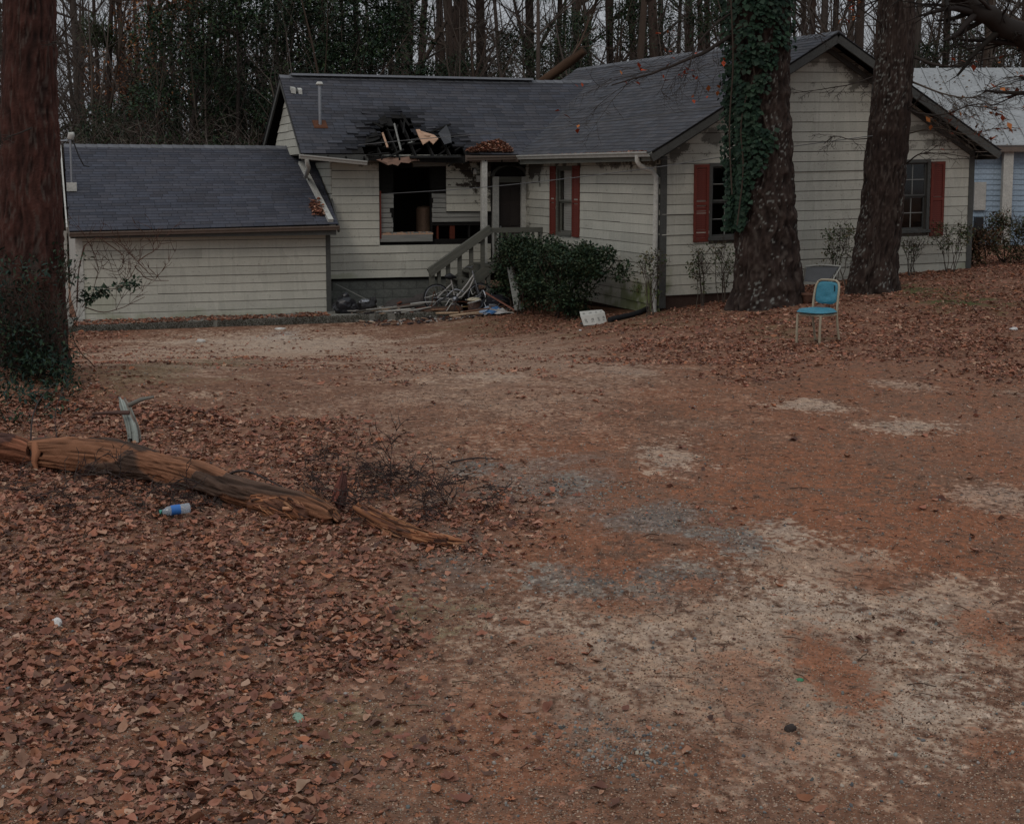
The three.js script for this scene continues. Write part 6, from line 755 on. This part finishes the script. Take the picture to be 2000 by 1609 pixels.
{ // white carton in the pile, blue cloth, pole, leaning plank
  const c = thing('carton', 'small white carton standing in the debris pile', 'carton', HL(onV(963, 596, 5.8)[0], -1.02, 5.8), PHI - 0.3); const w = mat([0.55, 0.54, 0.52], 0.7); new Acc().box(-0.1, 0.1, 0, 0.2, -0.07, 0.07).build('body', w, c); new Acc().hex([-0.1, 0.202, 0.07], [0.1, 0.202, 0.07], [0.1, 0.202, 0.066], [-0.1, 0.202, 0.066], [-0.1, 0.26, 0.12], [0.1, 0.25, 0.12], [0.1, 0.25, 0.116], [-0.1, 0.26, 0.116]).build('flap', w, c);
  const cl = (name, label, cat, x0, x1, y, v, dep, col, seed) => { const a = onV(x0, y, v)[0], b = onV(x1, y, v)[0], m = (a + b) / 2, acc = new Acc(), n = 18; const f = (i, j) => { const s = i / n, q = j / n; return [(s - 0.5) * (b - a) * (0.8 + 0.3 * vn(q * 3, 1, seed)), 0.02 + 0.13 * fbm(s * 4, q * 3, 3, seed) * Math.sin(Math.PI * s) * (0.4 + q), (q - 0.5) * -dep]; }; for (let i = 0; i < n; i++) for (let j = 0; j < n; j++) acc.quad(f(i, j), f(i + 1, j), f(i + 1, j + 1), f(i, j + 1)); const o = acc.build(name, mat(col, 0.7)); const p = HL(m, G(HL(m, 0, v)[0], -HL(m, 0, v)[2]) + 0.01, v); o.position.set(...p); o.rotation.y = PHI; tag(o, label, cat); };
  cl('cloth', 'crumpled pale blue and white sheet in the debris', 'cloth', 935, 985, 606, 5.5, 0.7, [0.3, 0.38, 0.5], 3); cl('tarpaulin', 'scrap of bright blue tarpaulin on the ground', 'tarpaulin', 955, 995, 608, 5.2, 0.5, [0.06, 0.16, 0.34], 4); cl('cloth', 'crumpled dirty white rag at the end of the debris', 'cloth', 965, 1000, 612, 5.0, 0.4, [0.42, 0.4, 0.38], 5);
  const bar = (name, label, cat, a, b, w, h, m, roll = 0) => { const A0 = HL(...a), B0 = HL(...b); const o = new Acc().bar([0, 0, 0], [B0[0] - A0[0], B0[1] - A0[1], B0[2] - A0[2]], w, h, null, roll).build(name, m); o.position.set(...A0); tag(o, label, cat); };
  const gy = (u, v) => { const p = HL(u, 0, v); return G(p[0], -p[2]); }; const P = (px, py, v, lift) => { const [u] = onV(px, py, v); return [u, lift, v]; };
  bar('plank', 'pale grey plank leaning against the rounded shrub', 'plank', P(1012, 590, 4.6, gy(-0.9, 4.6) + 0.03), P(997, 528, 4.9, 0.15), 0.16, 0.025, mat([0.38, 0.4, 0.38], 0.8, { map: rep(woodMap, 1, 1) }), 0.2); bar('pole', 'thin reddish pole leaning from the debris onto the ground', 'pole', P(1005, 597, 4.9, gy(-1, 4.9) + 0.02), P(948, 556, 5.8, -0.5), 0.03, 0.03, mat([0.24, 0.1, 0.07], 0.8)); bar('plank', 'white board resting its end beside the rear bicycle wheel', 'plank', P(760, 588, 6.9, -0.9), P(818, 577, 6.7, -0.78), 0.09, 0.025, mat([0.5, 0.47, 0.44], 0.8, { map: rep(woodMap, 1, 1) })); bar('drain_pipe', 'thin white pipe lying against the block skirting', 'pipe', P(655, 540, 7.7, -0.35), P(735, 584, 7.4, -0.85), 0.02, 0.02, mat([0.2, 0.2, 0.18], 0.7));
  const R = rngOf(52); const list = [[735, 598, 88, 6.6, [0.42, 0.3, 0.2]], [768, 606, 70, 6.35, [0.48, 0.46, 0.42]], [785, 594, 50, 6.8, [0.14, 0.07, 0.05]], [812, 612, 60, 6.2, [0.46, 0.44, 0.4]], [700, 606, 46, 6.4, [0.35, 0.33, 0.3]], [745, 614, 60, 6.15, [0.32, 0.31, 0.28]], [880, 608, 60, 5.9, [0.5, 0.34, 0.22]], [915, 612, 80, 5.6, [0.5, 0.36, 0.24]], [935, 618, 50, 5.3, [0.48, 0.34, 0.24]], [980, 612, 46, 5.0, [0.5, 0.46, 0.42]], [862, 606, 40, 6.1, [0.42, 0.24, 0.15]], [895, 602, 40, 6.2, [0.5, 0.33, 0.15]], [770, 590, 30, 7.1, [0.16, 0.06, 0.04]], [830, 600, 36, 6.5, [0.18, 0.08, 0.06]], [905, 590, 70, 6.0, [0.3, 0.28, 0.26]], [850, 590, 90, 6.9, [0.06, 0.05, 0.045]], [800, 602, 80, 6.5, [0.2, 0.18, 0.16]], [945, 606, 90, 5.4, [0.26, 0.14, 0.09]], [720, 612, 50, 6.2, [0.08, 0.07, 0.06]]];
  const words = ['pale pine', 'white painted', 'dark red-brown', 'chipped white', 'weathered grey', 'grey mossy', 'pinkish torn', 'broad pinkish', 'short tan', 'dirty white', 'reddish', 'yellowish', 'dark charred red', 'brown splintered', 'long greyish', 'blackened long', 'dull grey', 'rusty brown', 'charred short'], where = ['between the bin bag and the bicycle', 'on the terrace edge near the bicycle wheel', 'behind the rear bicycle wheel', 'below the rear bicycle wheel', 'beside the black appliance lump', 'along the terrace edge', 'under the bicycle chain', 'in front of the pail', 'on the leaves past the terrace end', 'beside the blue tarpaulin', 'under the bicycle frame', 'leaning below the bicycle frame', 'against the block skirting', 'beneath the stair newel', 'standing over the pail', 'lying behind the bicycle', 'across the terrace by the bicycle', 'under the pale blue sheet', 'near the slab edge beside the bin bag'];
  list.forEach(([px, py, w, v, c], k) => { const [u] = onV(px, py, v), l = w * 32 / FPX / 2, dy = gy(u, v), y = (v > 6.03 && u < -2.3 ? -0.975 : dy) + 0.03, a = (R() - 0.5) * 0.5; bar('board_piece', words[k] + ' broken board ' + where[k], 'board', [u - l, y + R() * 0.1, v + a * l], [u + l, y + R() * 0.2, v - a * l], 0.07 + R() * 0.07, 0.022, mat(c, 0.85, { map: rep(woodMap, 1, 1) }), (R() - 0.5) * 0.4); });
  // chips and rubble nobody could count
  const ch = new Acc(); for (let k = 0; k < 1300; k++) { const u = lerp(-5.0, -0.9, Math.pow(R(), 0.7)), v = lerp(5.0, 7.8, R()), y = u < -2.3 && v > 6.1 ? -0.965 : gy(u, v) + 0.01, q = HL(u, y, v), s = 0.02 + R() * R() * 0.09, a = R() * 6.28, c = jit(R, pick(R, [[0.4, 0.28, 0.2], [0.05, 0.04, 0.04], [0.45, 0.43, 0.4], [0.14, 0.06, 0.04], [0.06, 0.05, 0.05]]), 0.3); if (u > -2.2 && v > 6.6) continue; ch.bar([q[0], q[1] + R() * 0.03, q[2]], [q[0] + Math.cos(a) * s * 2, q[1] + R() * 0.05, q[2] + Math.sin(a) * s * 2], s * 0.7, s * 0.3, c); } tag(ch.build('rubble', M.vc), 'scattered charred chips and broken bits round the bicycle', 'rubble', null, 'stuff');
}
{ // torn white carton and black drain pipe
  const p = onGround(1158, 634), t = thing('torn_carton', 'torn open white carton printed with dark marks near the wing downspout', 'carton', p, 0.25); const w = mat([0.5, 0.48, 0.43], 0.8, { map: tex(128, 64, (x, y) => { const n = fbm(x * 9, y * 6, 3, 5), m = (Math.abs(x - 0.28) < 0.09 || Math.abs(x - 0.74) < 0.12) && Math.abs(y - 0.45) < 0.2 && vn(x * 30, y * 16, 2) > 0.45; const k = m ? 0.32 : 0.85 + 0.15 * n; return [k, k, k]; }, { srgb: true }) });
  const q = (a, b, c, d, name) => { const uv = [[0, 0], [1, 0], [1, 1], [0, 1]]; const acc = new Acc(); acc.quad(a, b, c, d, null, uv); const o = z => [z[0], z[1] - 0.006, z[2] - 0.006]; acc.quad(o(d), o(c), o(b), o(a), null, uv); acc.build(name, w, t); }; q([-0.22, 0, 0.12], [0.04, 0.02, 0.16], [0.02, 0.2, 0.02], [-0.25, 0.17, 0], 'panel'); q([0.04, 0.02, 0.16], [0.26, 0.03, 0.1], [0.25, 0.24, -0.04], [0.02, 0.2, 0.02], 'panel'); q([-0.25, 0.17, 0], [0.02, 0.2, 0.02], [0.06, 0.26, -0.2], [-0.2, 0.24, -0.22], 'flap'); q([0.02, 0.2, 0.02], [0.25, 0.24, -0.04], [0.24, 0.27, -0.18], [0.06, 0.26, -0.2], 'flap'); new Acc().box(-0.2, 0.22, 0.003, 0.03, -0.2, 0.1).build('base', M.trim, t);
  const a = onGround(1192, 632), pts = [[1190, 630], [1215, 624], [1240, 618], [1268, 606]].map(([x, y]) => { const r = onGround(x, y); return [r[0] - a[0], r[1] - a[1] + 0.05, r[2] - a[2]]; }), c = new THREE.CatmullRomCurve3(pts.map(r => V3(...r))).getPoints(60).map(r => [r.x, r.y, r.z]); const o = new Acc().tube(c, c.map((_, k) => 0.05 + 0.006 * (k % 2)), 12).build('drain_hose', M.rubber); o.position.set(...a); tag(o, 'black corrugated drain hose running from the wing downspout', 'hose');
}
{ // things between the trunks
  const p = onGround(1578, 592), t = thing('flower_pot', 'empty terracotta pot at the foot of the massive oak', 'pot', [p[0], p[1] - 0.01, p[2]]); addMesh('bowl', new THREE.LatheGeometry([[0.001, 0], [0.075, 0], [0.1, 0.15], [0.115, 0.15], [0.115, 0.19], [0.1, 0.19], [0.085, 0.03], [0.001, 0.03]].map(q => new THREE.Vector2(...q)), 24), mat([0.16, 0.085, 0.06], 0.9, { map: rep(speckMap, 2, 2) }), t);
  const s = scrap('stepping_stone', 'flat reddish stone lying by the terracotta pot', 'stone', 1602, 604, 0.16, 0.06, 0.1, [0.13, 0.075, 0.055], 14);
  const d = 25.4, b = A(1608, 575, d); b[1] = G(b[0], d); const f = thing('folding_table', 'tilted dark folding table with a pale metal rim between the two trunks', 'table', b); const r = (x, y, dd = d) => { const q = A(x, y, dd); return [q[0] - b[0], q[1] - b[1], q[2] - b[2]]; }; const rim = mat([0.3, 0.3, 0.27], 0.5);
  new Acc().tube([r(1574, 521), r(1600, 517), r(1643, 520)], 0.014, 8).build('rim', rim, f); new Acc().tube([r(1643, 520), r(1634, 535, 25.2), r(1618, 562, 25)], 0.013, 8).build('leg', rim, f); new Acc().tube([r(1574, 521), r(1570, 545), r(1567, 585, 25.3)], 0.013, 8).build('leg', rim, f); new Acc().tube([r(1640, 522, 25.6), r(1650, 550, 25.8), r(1656, 580, 26)], 0.013, 8).build('leg', rim, f);
  const top = new Acc(); const q = [r(1576, 522), r(1640, 522), r(1616, 552, 24.95), r(1572, 550, 24.95)]; top.hex(q[3], q[2], q[1], q[0], ...[q[3], q[2], q[1], q[0]].map(z => [z[0], z[1] + 0.02, z[2] - 0.015])); top.build('top', mat([0.07, 0.07, 0.072], 0.6, { map: rep(speckMap, 1, 1) }), f);
}
// ---------- leaf litter, twigs, gravel, grass ----------
function leafGeometry(kind, curl, bend) {
  const acc = new Acc(), n = 8, half = s => kind === 0 ? 0.3 * Math.pow(Math.sin(Math.PI * Math.min(1, s * 0.92 + 0.06)), 0.7) * (0.62 + 0.42 * Math.cos(s * 6 * Math.PI)) + 0.02 : 0.27 * Math.sin(Math.PI * Math.pow(s, 0.85)) + 0.008; const f = (s, w) => [w, curl * w * w * 4 + bend * (s - 0.4) * (s - 0.4) + 0.04 * Math.sin(s * 9 + w * 8), s - 0.5];
  for (let k = 0; k < n; k++) { const a = k / n, b = (k + 1) / n; acc.quad(f(a, -half(a)), f(a, 0), f(b, 0), f(b, -half(b))); acc.quad(f(a, 0), f(a, half(a)), f(b, half(b)), f(b, 0)); } return acc.geometry();
}
{
  const kinds = [leafGeometry(0, 0.5, 0.5), leafGeometry(0, -0.5, -0.45), leafGeometry(1, 0.9, 0.35), leafGeometry(0, 0.2, -0.7), leafGeometry(1, 0.3, 0.9)], R = rngOf(404), lists = kinds.map(() => []); const cols = [[0.1, 0.05, 0.036], [0.28, 0.115, 0.07], [0.31, 0.145, 0.09], [0.2, 0.08, 0.05], [0.34, 0.185, 0.12], [0.3, 0.12, 0.06], [0.24, 0.098, 0.063], [0.38, 0.235, 0.16], [0.15, 0.064, 0.043], [0.28, 0.118, 0.073], [0.21, 0.11, 0.072]];
  const add = (x, y, z, s, ty) => { const q = new THREE.Object3D(); q.position.set(x, y + s * 0.06, z); q.rotation.set((R() - 0.5) * 0.8, R() * 6.28, (R() - 0.5) * 0.8); q.scale.set(s, s, s); q.updateMatrix(); lists[ty ?? Math.floor(R() * kinds.length)].push([q.matrix, jit(R, pick(R, cols), 0.3)]); };
  for (let d = 4.1; d < 34; d += 0.1) { const hw = d * 0.39 + 0.9, N = d < 9 ? 1500 : d < 13 ? 1050 : d < 20 ? 620 : 330, n = Math.round(N * 2 * hw * 0.1); for (let k = 0; k < n; k++) { const x = (R() * 2 - 1) * hw, dd = d + R() * 0.1, h = toHouse([x, 0, -dd]); if (h[2] > -0.1 && h[0] > -0.3 && h[0] < 7.6 || h[2] > 5.95 && h[0] < -2.1 || h[2] > 6.7) continue; const c = cover(x, dd); if (R() > c * c * 0.9 + c * 0.1) continue; const s = (0.028 + 0.05 * Math.pow(R(), 2) + (R() < 0.05 ? 0.025 : 0)) * (dd > 20 ? 1.25 : dd > 12 ? 1.1 : 1); add(x, G(x, dd) + R() * 0.015 * c, -dd, s); } }
  for (let k = 0; k < 1500; k++) { const u = lerp(-11, -5.4, R()), v = 6.1 + Math.pow(R(), 1.5) * 0.95, p = HP(u, 0, v); if (fbm(u * 1.2, v, 2, 9) < 0.4) continue; add(p[0], -0.99 + (u + 11.2) * 0.006, p[2], 0.06 + R() * 0.05); }
  for (let k = 0; k < 900; k++) { const px = lerp(912, 1000, Math.pow(R(), 0.8)), py = 300 - R() * (2 + 18 * smooth(908, 962, px) * smooth(1006, 975, px)); const a = onMainRoof(px, py); if (a[1] < 0.005) continue; const p = HP(a[0], MAIN.y0 + a[1] * 1.98 + 0.03 + R() * 0.06, MAIN.v0 + a[1] * 3.2); add(p[0], p[1], p[2], 0.08 + R() * 0.05); lists.forEach(() => 0); }
  for (let k = 0; k < 160; k++) { const a = onV(lerp(592, 616, R()), 0, 7.6)[0] + 0.05, v = 7.0 + R() * 0.7, p = HP(a, 1.06 + (v - 6.68) * 0.46 + 0.05 + R() * 0.12, v); add(p[0], p[1], p[2], 0.08 + R() * 0.05); }
  for (let k = 0; k < 260; k++) { const v = lerp(-0.3, 7, R()), p = HP(-0.5 + (R() - 0.5) * 0.05, 2.69, v); add(p[0], p[1], p[2], 0.05 + R() * 0.03); }
  const m = mat(null, 0.8); m.color.set(0xffffff); lists.forEach((L, k) => { const im = new THREE.InstancedMesh(kinds[k], m, L.length), c = new THREE.Color(); L.forEach(([mx, cc], i) => { im.setMatrixAt(i, mx); im.setColorAt(i, c.setRGB(...cc)); }); im.name = numbered('leaf_litter'); im.castShadow = im.receiveShadow = true; scene.add(im); tag(im, 'dry brown fallen leaves scattered over the yard', 'leaves', 'leaf litter', 'stuff'); });
}
{ // gravel and crumbs
  const g = new THREE.IcosahedronGeometry(1, 1), q = g.attributes.position; for (let k = 0; k < q.count; k++) { const x = q.getX(k), y = q.getY(k), z = q.getZ(k), w = 0.75 + 0.5 * vn(x * 2 + 5, y * 2 + z * 3, 4); q.setXYZ(k, x * w, y * w * 0.6, z * w * 0.8); } g.computeVertexNormals(); const R = rngOf(606), L = []; const grav = patches.filter(p => p.type === GRAVEL); for (let k = 0; k < 120000; k++) { const d = 4.2 + 13 * Math.pow(R(), 1.3), x = (R() * 2 - 1) * (d * 0.39 + 0.5); let m = 0; for (const p of grav) { const s = 1.1 - Math.hypot((x - p.x) / p.rx, (d - p.d) / p.rd) + (fbm(x * 2.2, d * 2.2, 3, 5) - 0.5) * 1.6; m = Math.max(m, s); } if (R() > clamp(m) * 0.75 + 0.05) continue; L.push([x, d, 0.003 + 0.008 * Math.pow(R(), 2.5)]); }
  const im = new THREE.InstancedMesh(g, mat(null, 0.9), L.length), o = new THREE.Object3D(), c = new THREE.Color(); L.forEach(([x, d, s], i) => { o.position.set(x, G(x, d) + s * 0.25, -d); o.rotation.set(R() * 3, R() * 6, R() * 3); o.scale.setScalar(s); o.updateMatrix(); im.setMatrixAt(i, o.matrix); const j = jit(R, pick(R, [[0.19, 0.19, 0.175], [0.26, 0.24, 0.21], [0.11, 0.115, 0.115], [0.3, 0.25, 0.2], [0.2, 0.13, 0.09]]), 0.3); im.setColorAt(i, c.setRGB(...j)); }); im.name = 'gravel'; im.castShadow = im.receiveShadow = true; scene.add(im); tag(im, 'loose grey gravel strewn over the drive', 'gravel', null, 'stuff');
  { // coarse grit
    const gg = new THREE.IcosahedronGeometry(1, 0), Rg = rngOf(818), N = 120000, im = new THREE.InstancedMesh(gg, mat(null, 0.95), N), o = new THREE.Object3D(), c = new THREE.Color(); for (let i = 0; i < N; i++) { const d = 4.3 / (1 - Rg() * 0.7), x = (Rg() * 2 - 1) * (d * 0.39 + 0.3), s = (0.0018 + 0.0035 * Rg() * Rg()) * (0.6 + d * 0.07); o.position.set(x, G(x, d) + s * 0.2, -d); o.rotation.set(Rg() * 3, Rg() * 3, 0); o.scale.set(s * (0.8 + Rg()), s * 0.6, s); o.updateMatrix(); im.setMatrixAt(i, o.matrix); im.setColorAt(i, c.setRGB(...jit(Rg, pick(Rg, [[0.36, 0.26, 0.19], [0.24, 0.12, 0.075], [0.3, 0.2, 0.14], [0.14, 0.09, 0.065], [0.34, 0.25, 0.19], [0.2, 0.16, 0.13]]), 0.25))); } im.name = 'grit'; im.castShadow = im.receiveShadow = true; scene.add(im); tag(im, 'coarse sandy grit covering the drive', 'grit', null, 'stuff');
  }
  { // crumbs of broken leaf and bark over the whole drive
    const cg = leafGeometry(1, 0.6, 0.5), cr = [], Rc = rngOf(717); for (let k = 0; k < 90000; k++) { const d = 4.3 / (1 - Rc() * 0.86), x = (Rc() * 2 - 1) * (d * 0.39 + 0.4), h = toHouse([x, 0, -d]); if (h[2] > -0.1 && h[0] > -0.3 && h[0] < 7.6 || h[2] > 5.95) continue; if (fbm(x * 1.6, d * 1.6, 3, 44) + (Rc() - 0.5) * 0.5 < 0.46) continue; cr.push([x, d]); }
    const im = new THREE.InstancedMesh(cg, mat(null, 0.9), cr.length), o = new THREE.Object3D(), c = new THREE.Color(); cr.forEach(([x, d], i) => { const s = (0.004 + 0.014 * Math.pow(Rc(), 2.4)) * (0.6 + d * 0.045); o.position.set(x, G(x, d) + s * 0.12, -d); o.rotation.set((Rc() - 0.5) * 0.9, Rc() * 6.28, (Rc() - 0.5) * 0.9); o.scale.set(s * 1.2, s, s); o.updateMatrix(); im.setMatrixAt(i, o.matrix); im.setColorAt(i, c.setRGB(...jit(Rc, pick(Rc, [[0.2, 0.1, 0.065], [0.3, 0.19, 0.13], [0.13, 0.07, 0.05], [0.09, 0.055, 0.042], [0.38, 0.28, 0.2], [0.26, 0.12, 0.065], [0.3, 0.15, 0.09]]), 0.3))); }); im.name = 'leaf_crumbs'; im.castShadow = im.receiveShadow = true; scene.add(im); tag(im, 'crumbled leaf and bark bits over the bare drive', 'leaf bits', null, 'stuff');
  }
  const tw = new Acc(); for (let k = 0; k < 1300; k++) { const d = 4.6 + 20 * R() * R() + 3 * R(), x = (R() * 2 - 1) * (d * 0.39 + 0.5), l = 0.02 + 0.13 * Math.pow(R(), 3), a = R() * 6.28, y = G(x, d) + 0.008; tw.tube([[x, y, -d], [x + Math.cos(a) * l * 0.5, y + 0.006 + R() * 0.008, -d + Math.sin(a) * l * 0.5 + (R() - 0.5) * 0.02], [x + Math.cos(a) * l, y, -d + Math.sin(a) * l]], 0.0012 + R() * 0.002, 4, jit(R, pick(R, [[0.07, 0.045, 0.035], [0.12, 0.07, 0.05], [0.2, 0.14, 0.1]]), 0.2)); } tag(tw.build('twig_litter', M.vc), 'small dry twigs strewn over the yard', 'twigs', null, 'stuff');
  const gr = new Acc(); const ol = patches.filter(p => p.type === OLIVE || p.type === GREEN); for (const p of ol) { const n = Math.min(2600, Math.round(p.rx * p.rd * 420)); for (let k = 0; k < n; k++) { const a = R() * 6.28, r = Math.sqrt(R()), x = p.x + Math.cos(a) * r * p.rx, d = p.d + Math.sin(a) * r * p.rd; if (fbm(x * 2, d * 2, 3, 15) < 0.46) continue; const h = 0.02 + R() * 0.04, ax = (R() - 0.5), az = (R() - 0.5); gr.leaf(x, G(x, d) - 0.002, -d, ax, 0.7, az, R() - 0.5, 0.2, R() - 0.5, h, 0.004, jit(R, p.type === GREEN ? [0.07, 0.1, 0.035] : pick(R, [[0.11, 0.1, 0.05], [0.15, 0.12, 0.065], [0.08, 0.085, 0.035]]), 0.25)); } } tag(gr.build('grass', M.vc), 'sparse short winter grass among the leaves', 'grass', null, 'stuff');
}
renderer.render(scene, camera);
